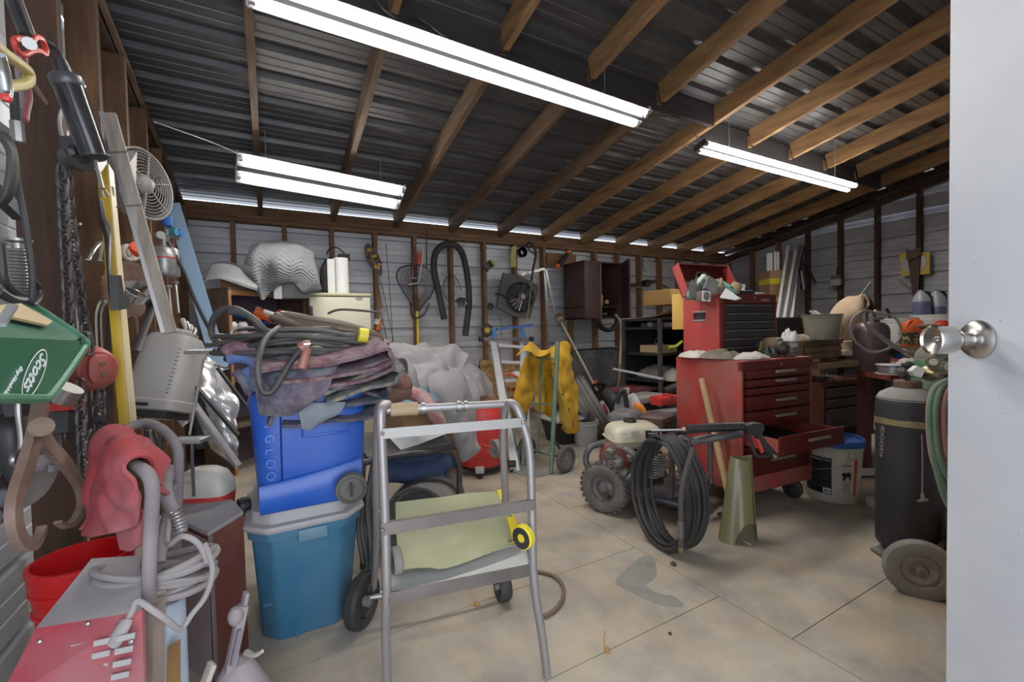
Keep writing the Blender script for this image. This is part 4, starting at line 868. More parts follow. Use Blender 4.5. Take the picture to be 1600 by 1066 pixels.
# open drawer
d = cbx(.03, wR-.03, -.19, -.178, .375, .468, redf, 'open_drawer', t, .002); pull(wR*.56, .43, .17, d, -.19)
cbx(.03, wR-.03, -.178, .3, .380, .386, darkst, 'drawer_floor', d); cbx(.03, .036, -.178, .3, .38, .455, redc, 'drawer_side', d); cbx(wR-.036, wR-.03, -.178, .3, .38, .455, redc, 'drawer_side', d)
d = cbx(.03, wR-.03, -.008, .40, .345, .372, redf, 'drawer', t, .002)
d = cbx(.03, wR-.03, -.010, .40, .215, .340, redf, 'drawer', t, .002); pull(wR*.52, .29, .19, d)
d = cbx(.01, wR-.01, -.008, .02, zb, .21, redc, 'lower_panel', t, .002)
lk = N0+e1*wR*.52+V((0, 0, zc-.02)); b = B(); b.cyl(lk, lk-e2*.012, .007); part(b, 'lock', chrome, t)
for u, v in ((wR-.07, .07), (.07, .07), (wR-.07, wL-.07), (.07, wL-.07)):
    c = N0+e1*u+e2*v
    b = B(); b.lathe([(.0, -.016), (.05, -.016), (.06, -.008), (.06, .008), (.05, .016), (0, .016)], c+V((0, 0, .06)), e1, 20); ca = part(b, 'caster', rub, t)
    b = B(); b.beam(c+V((0, 0, .122))-e1*.022, c+V((0, 0, .045))-e1*.022, .004, .04, e1); b.beam(c+V((0, 0, .122))+e1*.022, c+V((0, 0, .045))+e1*.022, .004, .04, e1); part(b, 'fork', darkst, ca, kind='stuff')
for x, y in ((1123, 577), (1123, 581), (1079, 578)):
    pass
# top chest
C1 = at(1128, 512, 2.55); C1.z = 0
w1, w2 = col_t(C1, e1, 1212), col_t(C1, e2, 1068); z0, z1 = zc+.009, 1.205
t = T('tool_chest', 'red top tool chest with black drawers and open lid, heaped with gloves', 'tool chest', C1+e1*w1/2+e2*w2/2+V((0, 0, z0)))
X1 = lambda *a, **k: cbx(*a, base=C1, **k)
# left wall built round the recessed handle opening
h0, h1, g0, g1 = w2*.40, w2*.72, z0+.22, z0+.275
X1(0, .01, 0, h0, z0, z1, reds, 'left_panel', t); X1(0, .01, h1, w2, z0, z1, reds, 'left_panel', t)
X1(0, .01, h0, h1, z0, g0, reds, 'left_panel', t); X1(0, .01, h0, h1, g1, z1, reds, 'left_panel', t)
hd = X1(.01, .035, h0, h1, g0, g1, blk, 'carry_handle', t); X1(-.004, .006, h0, h1, g1-.006, g1+.004, alum, 'handle_rim', hd); X1(-.004, .006, h0, h1, g0-.004, g0+.006, alum, 'handle_rim', hd)
X1(w1-.01, w1, 0, w2, z0, z1, redf, 'right_panel', t); X1(.01, w1-.01, w2-.01, w2, z0, z1, redf, 'back_panel', t)
X1(.01, w1-.01, .02, w2-.01, z1-.05, z1-.045, redf, 'tray_floor', t)
X1(0, w1, -.004, .018, z1-.055, z1, redf, 'top_rail', t); X1(0, .025, -.003, .018, z0, z1-.055, redf, 'front_post', t); X1(w1-.02, w1, -.003, .018, z0, z1-.055, redf, 'front_post', t)
dh = (z1-.06-z0-.01)/6
dpm = mat('dull_rail', (.16, .12, .10), .5, .4)
for k in range(6):
    za = z1-.06-k*dh
    if k == 0:
        for u0, u1 in ((.027, w1*.62), (w1*.63, w1-.022)): d = X1(u0, u1, -.002, .3*0+.2, za-dh+.004, za, blk, 'drawer', t); X1(u0, u1, -.010, -.002, za-.010, za-.001, dpm, 'drawer_pull', d, bev=.002)
    else: d = X1(.027, w1-.022, -.002, .2, za-dh+.004, za, blk, 'drawer', t); X1(.027, w1-.022, -.010, -.002, za-.010, za-.001, dpm, 'drawer_pull', d, bev=.002)
b = B(); q = C1+e1*w1*.56-e2*.004+V((0, 0, z1-.018)); b.cyl(q, q-e2*.008, .005); part(b, 'lock', chrome, t)
# faint worn badge
X1(w1*.70, w1*.86, -.0055, -.004, z1-.04, z1-.028, pull_m, 'worn_badge', t)
# lid: hinged at the back, leaning back
lh = C1+e2*w2+V((0, 0, z1)); ld = (e2*.42+V((0, 0, .91))).normalized(); ldn = (e2*.91-V((0, 0, .42))).normalized(); LH = .155
# lid opens: front edge up; left flank seen from the left
for nm, a0, a1, th, m in (('lid_panel', 0, w1, 0, redf),):
    b = B(); q = lh-e1*.0; b.prism([q, q+e1*w1, q+e1*w1+ld*(w2*.78), q+ld*(w2*.78)], ldn*.008); lp = part(b, nm, m, t)
for u in (0, w1-.008):
    b = B(); q = lh+e1*u; b.prism([q, q+ld*(w2*.78), q+ld*(w2*.78)-ldn*.055, q-ldn*.055], e1*.008); part(b, 'lid_side', reds, t)
b = B(); q = lh+ld*(w2*.78); b.prism([q, q+e1*w1, q+e1*w1-ldn*.05, q-ldn*.05], -ld*.008); part(b, 'lid_front', redf, t)
b = B(); q = lh+ld*.01-ldn*.004+e1*.03; b.prism([q, q+e1*(w1-.06), q+e1*(w1-.06)+ld*.11, q+ld*.11], -ldn*.002); part(b, 'pale_label', mat('worn_label', (.36, .30, .25), .8, col2=(.25, .17, .13), scale=9), t)
# things heaped in the open top chest
def tc(u, v, dz=0): return C1+e1*w1*u+e2*w2*v+V((0, 0, z1-.045+dz))
glv = mat('mint_glove', (.42, .52, .42), .9, col2=(.55, .6, .5), scale=14); teal = mat('teal_cloth', (.10, .36, .29), .85, col2=(.3, .45, .38), scale=10)
def glove(pts, m, name, lab, r=.03, fing=4):
    t = T(name, lab, 'glove', pts[0]); a, c = V(pts[0]), V(pts[-1])
    b = B(); b.tube(pts, r, 12, 5, r2=r*1.1, flat=.6); part(b, 'palm', m, t)
    d = (c-V(pts[-2])).normalized(); u, w_ = perp(d)
    for k in range(fing):
        s = (k-(fing-1)/2)*r*.55
        b = B(); b.tube([c+u*s, c+u*s*1.3+d*r*.9, c+u*s*1.5+d*r*(1.6-.2*abs(k-1.5))-V((0, 0, r*.3))], r*.28, 8, 3, r2=r*.2); part(b, 'finger', m, t)
    b = B(); b.tube([a+(c-a)*-.02, a+(c-a)*.05], r*1.12, 12, flat=.6); part(b, 'cuff', m, t)
    return t
def aa(x, y, dp=2.62): return at(x, y, dp)
glove([aa(1100, 431), aa(1092, 440), aa(1083, 452)], glv, 'mint_glove', 'pale mint work glove standing up at the left of the open chest', .022)
glove([aa(1105, 440, 2.75), aa(1125, 442, 2.75), aa(1142, 452, 2.7)], teal, 'teal_glove', 'teal glove lying on top of the heap in the open chest', .028)
b = B(); c = aa(1096, 437, 2.7); b.lathe([(.036, -.03), (.042, 0), (.04, .03), (.036, .03), (.034, -.02)], c, (-.3, -.5, .6), 20); one(b, 'black_cup', blk, 'open black cup in the heap behind the silver tape box', 'cup')
heap(aa(1092, 468, 2.62), .16, .13, .14, mat('dark_cloth', (.05, .055, .05), .9, dust=.2), 'dark_gloves', 'dark crumpled gloves at the left end of the open chest', 'gloves', 4)
c = aa(1083, 461, 2.6); b = B(); b.torus(c, (-.4, -.9, .3), .028, .008, 20, 8, sx=1.1); b.sph(c, .02, 10); one(b, 'goggles', mat('goggle_green', (.2, .33, .22), .3), 'black-rimmed green goggles at the left end of the open chest', 'goggles', kind='stuff')
heap(aa(1118, 466, 2.66), .16, .14, .13, mat('tan_cloth', (.36, .29, .19), .9, col2=(.2, .16, .11), scale=10), 'tan_rag', 'tan rag in the middle of the open chest', 'rag', 11)
b = B(); M = face_frame(aa(1109, 447, 2.58), (.8, -.3, -.5), (.4, .2, .9))
b = B(M); b.box((0, 0, 0), (.075, .09, .04)); o = one(b, 'silver_coil', alum, 'silver ribbed coil on the heap in the open chest', 'coil')
t = T('tape_box', 'white square box with a round orange hole over the chest edge', 'box', aa(1106, 462, 2.5))
M = face_frame(aa(1103, 463, 2.48), (.99, -.1, -.05), (.05, .0, 1)); b = B(M); b.box((0, 0, -.02), (.062, .058, .045), bev=.006); part(b, 'body', mat('box_brown', (.16, .11, .08), .8), t)
b = B(M); b.box((0, 0, .0035), (.064, .06, .003), bev=.001); fcx = part(b, 'white_face', paper, t)
b = B(M); b.lathe([(.0, .0055), (.014, .0055), (.014, .0065), (0, .0065)], n=20); part(b, 'orange_disc', mat('peach', (.62, .40, .24), .7), t); b = B(M); b.lathe([(.021, .0055), (.024, .0055), (.024, .0065), (.021, .0065)], n=24); part(b, 'grey_ring', grey_pl, t)
M = face_frame(aa(1130, 456, 2.68), (.95, 0, -.25), (.2, .2, .9)); b = B(M); b.box((0, 0, 0), (.07, .06, .03), bev=.008); one(b, 'grey_block', darkst, 'dark grey ribbed block under the teal glove', 'block')
b = B(); c = aa(1148, 452, 2.72); b.lathe([(.0, -.05), (.034, -.05), (.036, 0), (.032, .035), (.026, .036), (.024, 0)], c, (.45, -.2, .75), 20); one(b, 'brass_cup', mat('tan_leather', (.42, .30, .17), .6), 'tan leather cup tipped over right of the teal glove', 'cup')
b = B(); b.prism([aa(1125, 464, 2.52), aa(1134, 450, 2.58), aa(1158, 466, 2.6), aa(1150, 468, 2.5)], V((0, 0, -.006))); one(b, 'white_card', paper, 'white folded card lying on the front edge of the open chest', 'card')
b = B(); b.prism([aa(1152, 443, 2.78), aa(1165, 445, 2.78), aa(1163, 456, 2.78), aa(1150, 458, 2.78)], e2*.02); one(b, 'paper_box', paper, 'small white printed box at the back of the open chest', 'box')
for i in range(3):
    c = tc(.62+i*.085, .45, .02); b = B(); b.box(c+V((0, 0, .028)), (.038, .10, .058), rz=ra, bev=.004); one(b, 'socket_case', blk, ['left', 'middle', 'right'][i]+'most of three black cases at the right of the open chest', 'case', 'black cases in the open chest')
c = tc(.92, .4, .045); b = B(); b.box(c, (.075, .1, .04), rz=ra, bev=.008); one(b, 'ribbed_tin', mat('beige_tin', (.40, .36, .30), .6), 'beige ribbed tin at the right end of the open chest', 'tin')
# rags and junk on the lower cabinet top
rwh = mat('white_rag', (.66, .62, .56), .95, col2=(.5, .45, .38), scale=10)
c = N0+e2*wL*.72+e1*.03+V((0, 0, zc+.009)); heap(c, .16, .20, .045, rwh, 'white_rag', 'white rag over the left rear edge of the rolling cabinet', 'rag', 3)
c = N0+e2*wL*.40+e1*.07+V((0, 0, zc+.009)); heap(c, .20, .26, .055, mat('olive_rag', (.16, .135, .10), .95, col2=(.26, .22, .17), scale=14), 'olive_rag', 'dirty olive rag in front of the red top chest', 'rag', 6)
c = N0+e2*.06+e1*.15+V((0, 0, zc+.009)); heap(c, .26, .12, .04, rwh, 'long_white_rag', 'long white rag along the front of the rolling cabinet top', 'rag', 13, rz=ra)
c = N0+e2*.10+e1*.34+V((0, 0, zc+.01)); heap(c, .10, .10, .05, darkst, 'black_clamp', 'black tangled clamp on the rolling cabinet top', 'clamp', 21, amp=1.2)
t = T('wooden_vise_block', 'brown wooden block clamp on the rolling cabinet beside the jar', 'block', N0+e2*.12+e1*.42+V((0, 0, zc+.009)))
c = N0+e2*.13+e1*.43+V((0, 0, zc+.009)); b = B(); b.box(c+V((0, 0, .055)), (.085, .09, .11), rz=ra+.3, bev=.02); part(b, 'block', mat('walnut', (.16, .10, .055), .6, col2=(.28, .19, .11), scale=6), t)
b = B(); b.lathe([(0, 0), (.038, 0), (.04, .03), (.02, .05), (0, .05)], c+V((-.03, -.05, .05)), -e2, 20); part(b, 'wheel', darkst, t)
c = N0+e2*.09+e1*.515+V((0, 0, zc+.009))
glassm = mat('clear_jar', (.75, .78, .78), .12, trans=.85)
t = T('plastic_cup', 'clear printed jar stuffed with white paper on the rolling cabinet', 'jar', c)
b = B(); b.lathe([(.0, 0), (.038, 0), (.040, .004), (.043, .095), (.045, .097), (.045, .10), (.042, .10), (.038, .006), (0, .005)], c, n=26); part(b, 'glass', glassm, t)
b = B(); b.lathe([(.0405, .025), (.0425, .075)], c, n=26, cap=False); part(b, 'print_band', mat('cup_print', (.14, .2, .26), .6, col2=(.5, .45, .4), scale=30), t)
b = B(); b.cyl(c+V((0, 0, .008)), c+V((0, 0, .06)), .036, n=20); part(b, 'contents', grey_pl, t)
heap(c+V((0, 0, .085)), .10, .09, .06, paper, 'paper_stuffing', '', '', 5, par=t, amp=1.0)
heap(N0+e2*.25+e1*.47+V((0, 0, zc+.009)), .09, .09, .13, mat('ochre_rag', (.48, .34, .10), .9, col2=(.6, .5, .35), scale=12), 'ochre_rag', 'ochre and white rag behind the clear jar', 'rag', 15)
# wooden handle leaning on the cabinet
b = B(); b.tube([at(1096, 591, 2.42), at(1117, 680, 2.36), at(1141, 782, 2.25)], .0165, 12, 6, r2=.019); one(b, 'wooden_handle', mat('handle_wood', (.55, .37, .19), .6, col2=(.42, .26, .12), scale=4, stretch=(8, 8, 1)), 'pale wooden handle leaning on the side of the red rolling cabinet', 'pole')
# ================================================================ RIGHT SIDE: BENCH, SECOND CHEST, GAS CYLINDER, RIGHT WALL
greasy = mat('greasy_wood', (.16, .105, .055), .7, col2=(.09, .06, .035), scale=7, bump=.3, dust=.3, dcol=(.28, .2, .12))
redb = mat('bench_red', (.30, .045, .03), .55, dust=.4, dcol=(.25, .15, .1))
brn = mat('brown_chest_paint', (.12, .03, .022), .5, .2, dust=.35, dcol=(.15, .09, .06))
dgry = mat('chest_drawer_grey', (.085, .075, .065), .5, .3, dust=.4, dcol=(.17, .13, .10))
# second chest
N2 = at(1287, 598, 3.05); z2t = N2.z; N2.z = 0
u2 = col_t(N2, e1, 1356); v2 = max(.3, col_t(N2, e2, 1266))
t = T('brown_tool_cabinet', 'dark brown tool cabinet with grey drawers behind the red cabinet', 'tool cabinet', N2+e1*u2/2+e2*v2/2)
C2 = lambda *a, **k: cbx(*a, base=N2, **k)
C2(0, .012, 0, v2, .30, z2t, brn, 'left_panel', t); C2(u2-.012, u2, 0, v2, .30, z2t, brn, 'right_panel', t); C2(.012, u2-.012, v2-.01, v2, .1, z2t, brn, 'back_panel', t)
C2(0, u2, 0, v2, z2t-.004, z2t, brn, 'top_panel', t); C2(0, u2, -.004, .02, z2t-.035, z2t-.004, brn, 'top_rail', t)
for a, c in ((z2t-.045, z2t-.115), (z2t-.122, z2t-.185), (z2t-.192, z2t-.345)):
    d = C2(.022, u2-.02, -.006, .3, c, a, dgry, 'drawer', t, bev=.003); C2(.022, u2-.02, -.018, -.006, a-.012, a, mat('rail_brown', (.20, .14, .11), .5, .4), 'drawer_pull', d, bev=.003)
C2(-.02, u2+.03, -.04, v2, z2t-.40, z2t-.385, greasy, 'lower_shelf', t)
for u in (.0, u2-.02):
    for v in (.0, v2-.02): C2(u, u+.02, v, v+.02, 0, .32, brn, 'leg', t)
# tools heaped on the cabinet
sp2 = lambda u, v, dz=0: N2+e1*u+e2*v+V((0, 0, z2t+dz))
random.seed(11)
for i in range(11):
    p = sp2(random.uniform(.04, u2-.06), random.uniform(.03, .25), .006+.005*(i % 4)); a = random.uniform(0, PI)
    b = B(); q = V((math.cos(a), math.sin(a), .0))*.06
    b.cyl(p-q, p+q, .006, .008); b.lathe([(0, 0), (.014, 0), (.014, .012), (0, .012)], p+q-V((0, 0, .006)), n=10)
    one(b, 'wrench', darkst, 'greasy dark wrench in the heap on the brown tool cabinet', 'wrench', 'wrenches heaped on the brown cabinet', kind=None)
# wooden drawer chest above with its open drawer
dC = at(1258, 556, 3.0); dZ = dC.z
t = T('wooden_drawer_chest', 'greasy wooden chest of small drawers behind the clear jar', 'chest', dC)
uu = col_t(V((dC.x, dC.y, 0)), e1, 1317); H2 = at(1258, 533, 3.0).z-dZ
D2 = lambda u0, u1, v0, v1, z0, z1, m, nm, par, bev=0: cbx(u0, u1, v0, v1, z0, z1, m, nm, par, bev, base=V((dC.x, dC.y, 0)))
D2(0, uu, 0.012, .28, dZ-.03, dZ+H2, greasy, 'carcass', t, .004)
D2(-.005, uu+.005, 0, .285, dZ+H2-.03, dZ+H2+.004, greasy, 'lid', t, .003)
gw2 = mat('drawer_front_wood', (.27, .17, .085), .65, col2=(.17, .10, .05), scale=8, dust=.2)
nx = 5
for i in range(nx):
    for j in range(2):
        d = D2(.01+i*(uu-.02)/nx+.003, .01+(i+1)*(uu-.02)/nx-.003, 0, .012, dZ-.025+j*.042, dZ+.012+j*.042, gw2, 'small_drawer', t, .002)
q = N2+e1*.0; t2 = T('wooden_drawer', 'long wooden drawer with divided front above the brown cabinet', 'tray', at(1300, 578, 2.75))  # open drawer of the wooden chest
qa, qb = at(1277, 573, 2.75), at(1347, 567, 2.95)
b = B(); b.beam(qa, qb, .015, .035); part(b, 'drawer_front', gw2, t2); b = B(); q3 = [qa, qb, qb+e2*.25, qa+e2*.25]; b.prism([k-V((0, 0, .014)) for k in q3], (0, 0, .004)); part(b, 'drawer_bottom', greasy, t2)
for s in (0, 1): b = B(); k = (qa, qb)[s]; b.beam(k, k+e2*.25, .01, .03); part(b, 'drawer_side', greasy, t2)
# glue pail on the wooden chest, tan canvas bag, black boxes
c = at(1284, 531, 3.05); c.z = dZ+H2+.006
t = bucket(c, .095, .118, .175, mat('smeared_pail', (.42, .40, .28), .35, col2=(.10, .12, .13), scale=3.5, mix=.5, sharp=.3), 'smeared_pail', 'smeared translucent pail on the wooden drawer chest', 'pail', rings=((.9, .006),))
b = B(); b.tube([c+V((.1, -.04, .15)), c+V((.13, -.07, .08)), c+V((.15, -.05, .02))], .003, 6, 5); part(b, 'wire_handle', steel, t)
for i in range(4):
    b = B(); b.cyl(c+V((-.08+i*.012, -.01*i, .16)), c+V((-.11+i*.02, .02, .20)), .006); one(b, 'brush_stick', whitep, ('leftmost', 'second', 'third', 'rightmost')[i]+' pale stick poking out of the smeared pail', 'stick', 'sticks in the smeared pail')
canv = mat('tan_canvas', (.46, .33, .22), .9, col2=(.36, .25, .16), scale=6, dust=.2)
t = T('canvas_bag', 'tan canvas bag lying on the bench with its dark mouth open', 'bag', at(1325, 528, 3.5))
b = B(); cloth(b, [[at(1290, 500, 3.4), at(1292, 520, 3.35), at(1296, 530, 3.35)], [at(1305, 478, 3.5), at(1310, 500, 3.35), at(1312, 530, 3.32)], [at(1322, 466, 3.6), at(1330, 490, 3.36), at(1330, 530, 3.34)], [at(1340, 462, 3.65), at(1344, 485, 3.4), at(1343, 525, 3.36)], [at(1350, 461, 3.7), at(1350, 485, 3.5), at(1345, 518, 3.4)]], 6, 6, .006, amp=.02, freq=8); part(b, 'canvas', canv, t, ang=60)
b = B(); b.tube([at(1345, 462, 3.62), at(1353, 464, 3.6), at(1357, 474, 3.6), at(1352, 482, 3.58), at(1345, 478, 3.58)], .010, 6, 5, closed=True); part(b, 'rim', canv, t)
b = B(); b.tube([at(1345, 466, 3.75), at(1352, 474, 3.72), at(1357, 490, 3.8), at(1352, 505, 3.8)], .05, 10, 4); part(b, 'dark_mouth', blk, t)
b = B(); b.prism([at(1346, 461, 3.8), at(1352, 452, 3.85), at(1361, 440, 3.9), at(1362, 446, 3.9), at(1357, 464, 3.82)], (0, .01, 0)); one(b, 'foil_corner', mat('foil', (.6, .62, .64), .2, .9), 'shiny foil corner sticking up behind the tan canvas bag', 'foil')
b = B(); b.prism([at(1214, 497, 3.6), at(1256, 496, 3.75), V((at(1258, 533, 3.75).x, at(1258, 533, 3.75).y, .01)), V((at(1214, 531, 3.6).x, at(1214, 531, 3.6).y, .01))], (0, .03, 0)); one(b, 'black_board', blk, 'black board standing right of the red top chest', 'panel')
heap(at(1252, 533, 2.95), .10, .10, .05, mat('beige_glove', (.45, .36, .26), .9), 'beige_glove', 'beige glove left of the smeared pail', 'glove', 19)
boxt(at(1340, 540, 3.5), (.28, .25, .07), mat('tan_box', (.30, .22, .14), .8), 'tan_box', 'flat tan carton behind the purple cylinder', 'carton', ra)
boxt(at(1335, 551, 3.4), (.26, .18, .035), whitep, 'white_case', 'flat white case on the bench left of the purple cylinder', 'case', ra)
# workbench: red front top, raised back, wooden ledge
bz = at(1390, 584, 2.75).z
bq = [at(1336, 579, 3.0), at(1480, 595, 2.3), at(1560, 590, 3.2), at(1352, 572, 4.1)]
for q in bq: q.z = bz
t = T('workbench', 'red-edged workbench with a wooden ledge behind the black gas cylinder', 'workbench', V(((bq[0].x+bq[2].x)/2, (bq[0].y+bq[2].y)/2, 0)))
b = B(); b.prism(bq, (0, 0, -.035)); part(b, 'benchtop', redb, t)
for q in (bq[0].lerp(bq[2], .06), bq[1].lerp(bq[3], .06), bq[2].lerp(bq[0], .06), bq[3].lerp(bq[1], .06)): b = B(); b.beam((q.x, q.y, 0), (q.x, q.y, bz-.035), .06, .06, (1, 0, 0)); part(b, 'leg', brn, t)
b = B(); b.beam(at(1343, 565, 3.15), at(1452, 572, 2.75), .14, .012); part(b, 'wooden_ledge', mat('ledge_wood', (.36, .25, .15), .7, col2=(.22, .15, .09), scale=5, stretch=(1, 6, 6)), t)
lz = at(1343, 565, 3.15).z
for f in (.02, .5, .98): b = B(); q = at(1343, 565, 3.15).lerp(at(1452, 572, 2.75), f); b.bx((q.x-.015, q.y-.015, bz), (q.x+.015, q.y+.015, q.z)); part(b, 'ledge_post', greasy, t)
# long rear bench along the right wall
rz_ = at(1420, 538, 4.3).z
b = B(); b.bx((5.02, .6, rz_-.04), (6.55, 4.5, rz_)); t2 = T('rear_bench', 'long dusty bench along the right wall carrying jugs and cartons', 'workbench', (5.95, 2.5, 0)); part(b, 'benchtop', greasy, t2)
for x in (5.10, 6.48):
    for y in (.75, 2.5, 4.4): b = B(); b.bx((x-.04, y-.04, 0), (x+.04, y+.04, rz_-.04)); part(b, 'leg', greasy, t2)
heap(V((5.6, 3.1, rz_))*1.0, .40, .22, .14, blk, 'black_heap', 'black crumpled bag on the bench behind the smeared pail', 'bag', 17)
def bp_(x, y=None, dp=4.5):
    p = at(x, 536, dp); p.z = rz_; return p
# purple cylinder with looped hose
t = T('gas_bottle', 'dull purple gas bottle with looped grey hose on the red bench', 'gas cylinder', at(1361, 578, 2.95))
c = at(1361, 576, 2.95); c.z = bz; h = at(1361, 503, 2.95).z-bz; R_ = .1
b = B(); b.lathe([(.0, 0), (R_*.95, 0), (R_, .01), (R_, h*.82), (R_*.93, h*.90), (R_*.7, h*.97), (R_*.3, h), (0, h)], c, n=28); part(b, 'bottle', mat('purple_paint', (.085, .05, .06), .35, .2, col2=(.06, .045, .05), scale=5, dust=.25), t)
b = B(); b.cyl(c+V((0, 0, h)), c+V((0, 0, h+.06)), .018, n=12); b.cyl(c+V((0, 0, h+.02)), c+V((.05, -.02, h+.02)), .014, n=10); b.sph(c+V((.06, -.03, h+.03)), .022, 10); b.sph(c+V((.0, -.03, h+.06)), .024, 10); part(b, 'valve', steel, t, kind='stuff')
for k, pts in enumerate((((1368, 489), (1350, 486), (1333, 498), (1329, 515), (1338, 535), (1358, 549), (1380, 548), (1398, 538), (1408, 522), (1403, 502), (1388, 492), (1370, 489)), ((1352, 488), (1349, 498), (1356, 512), (1375, 527), (1400, 545), (1425, 552), (1440, 560)), ((1350, 489), (1352, 503), (1368, 518), (1390, 534), (1410, 547), (1432, 558)))):
    b = B(); b.tube([at(x, y, 2.72) for x, y in pts], .0075, 8, 6); part(b, 'hose_loop', mat('grey_hose', (.26, .25, .24), .5), t)
# white bucket, orange jug, red gas can, small parts
c = bp_(1404, dp=4.35); t = bucket(c, .125, .14, .26, whitep, 'white_pail', 'white pail behind the orange jug', 'pail')
c = bp_(1425, dp=4.0)
t = T('orange_jug', 'orange detergent jug with dark printed label on the bench', 'jug', c)
M = Matrix.Translation(c) @ Matrix.Rotation(-.55, 4, 'Z')
b = B(M); b.srect([(0, 0, 0, .085, .05), (0, 0, .01, .09, .055), (0, 0, .16, .09, .055), (0, 0, .19, .085, .052), (.01, 0, .22, .06, .045), (.02, 0, .238, .035, .03), (.02, 0, .25, .02, .02)], 28, 4); part(b, 'body', orange, t)
b = B(M); b.srect([(0, 0, .02, .0915, .0565), (0, 0, .125, .0915, .0565)], 28, 4); part(b, 'label_band', mat('jug_print', (.05, .045, .03), .6, col2=(.55, .42, .22), scale=38, mix=.56, sharp=.05), t)
b = B(M); b.tube([(-.02, -.02, .235), (-.06, -.035, .22), (-.085, -.03, .16), (-.07, -.04, .13)], .014, 8, 5); part(b, 'handle', orange, t)
c = bp_(1391, dp=4.5); t = T('red_gas_can', 'red gas can with black spout left of the white pail', 'gas can', c)
M = Matrix.Translation(c) @ Matrix.Rotation(-.5, 4, 'Z'); b = B(M); b.srect([(0, 0, 0, .12, .08), (0, 0, .17, .12, .08), (0, 0, .21, .09, .06), (0, 0, .23, .03, .03)], 24, 4); part(b, 'body', redp, t)
b = B(M); b.cyl((0, 0, .22), (0, 0, .25), .03); b.tube([(0, 0, .25), (-.01, 0, .3), (-.04, 0, .36)], .014, 8, 4); part(b, 'spout', blk, t, kind='stuff')
c = bp_(1458, dp=4.3); t = bucket(c, .15, .17, .27, whitep, 'white_bucket', 'large white bucket under the two pale blue jugs', rings=((.86, .012), (.7, .008)))
b = B(); b.lathe([(0, .27), (.165, .27), (.172, .275), (.172, .285), (0, .285)], c, n=28); part(b, 'lid', whitep, t)
jb = mat('washer_jug', (.40, .43, .50), .3, col2=(.46, .48, .53), scale=3); jl = mat('jug_liquid', (.15, .17, .27), .35)
for i, (x, fl_, lab) in enumerate(((1440, .9, 'left pale jug full of blue fluid on the white bucket'), (1464, .5, 'right pale jug half full of blue fluid on the white bucket'))):
    q = at(x, 475, 4.3); q.z = c.z+.287; t = T('fluid_jug', lab, 'jug', q, 'pale jugs of blue fluid'); M = Matrix.Translation(q) @ Matrix.Rotation(-.5, 4, 'Z')
    hl = .13*fl_+.01
    b = B(M); b.srect([(0, 0, 0, .058, .05), (0, 0, .008, .062, .054), (0, 0, hl, .062, .054)], 24, 4); part(b, 'fluid', jl, t)
    b = B(M); b.srect([(0, 0, hl, .062, .054), (0, 0, .15, .062, .054), (-.005, 0, .19, .045, .04), (-.01, 0, .22, .024, .024), (-.01, 0, .23, .02, .02)], 24, 4); part(b, 'body', jb, t)
    b = B(M); b.cyl((-.01, 0, .23), (-.01, 0, .245), .023); part(b, 'cap', grey_pl, t)
    b = B(M); b.tube([(.01, -.01, .22), (.05, -.02, .21), (.065, -.02, .15), (.06, -.02, .09)], .012, 8, 5); part(b, 'handle', blk, t)
t = T('vise_handle', 'rusty screw post with round flange before the white bucket', 'vise', at(1451, 540, 2.6))
c = at(1451, 545, 2.6); b = B(); b.cyl(c-V((0, 0, .08)), c+V((0, 0, .12)), .013); part(b, 'screw', rust, t); b = B(); b.lathe([(0, .115), (.03, .118), (.05, .13), (.05, .14), (.02, .15), (0, .15)], c, n=20); part(b, 'flange', rust, t)
b = B(); b.sph(at(1472, 510, 4.1), .075, 14, (1, .8, .8)); one(b, 'red_bag', redp, 'rounded red bag at the door edge under the pale jugs', 'bag')
# clutter under the ledge end
random.seed(5)
for i, (x, y, m, nm, lab, cat) in enumerate(((1405, 555, bluep, 'small_blue_cap', 'round blue cap in the clutter below the orange jug', 'puck'), (1419, 557, yellowp, 'yellow_clip', 'yellow clip beside the round blue cap', 'clip'), (1397, 548, blk, 'small_black_knob', 'black knob left of the blue cap', 'puck'), (1432, 562, redp, 'red_ring', 'red ring right of the yellow clip', 'ring'))):  # the round blue piece is a cap, the black one a knob
    c = at(x, y, 2.9); b = B()
    if i == 3: b.torus(c, (-.3, -1, .3), .022, .008, 18, 8)
    else: b.lathe([(0, -.02), (.024, -.02), (.026, .0), (.018, .022), (0, .022)], c, (-.4+i*.3, -1, .3), 14)
    one(b, nm, m, lab, cat)
for i in range(6):
    a, c = at(1395+i*7, 542+i*2, 2.95), at(1420+i*7, 560+i, 2.8); b = B(); b.tube([a, a.lerp(c, .5)+V((0, 0, .02*(i % 2))), c], .007, 8, 5); one(b, 'cable', (blk, grey_pl, steel)[i % 3], 'tangled cable across the bench below the orange jug', 'cable', 'cables tangled on the bench')
c = at(1396, 577, 2.62); t = T('wire_spool', 'flat white spool of wire on the red bench', 'spool', c)
b = B(); b.lathe([(0, -.028), (.085, -.028), (.085, -.024), (.06, -.02), (.06, .02), (.085, .024), (.085, .028), (0, .028)], c, n=30); part(b, 'spool', whitep, t); b = B(); b.lathe([(.061, -.019), (.078, -.019), (.078, .019), (.061, .019)], c, n=30); part(b, 'wire', alum, t)
c = at(1418, 572, 2.5); heap(c, .12, .10, .05, rwh, 'white_cloth', 'small white cloth right of the wire spool', 'cloth', 31)
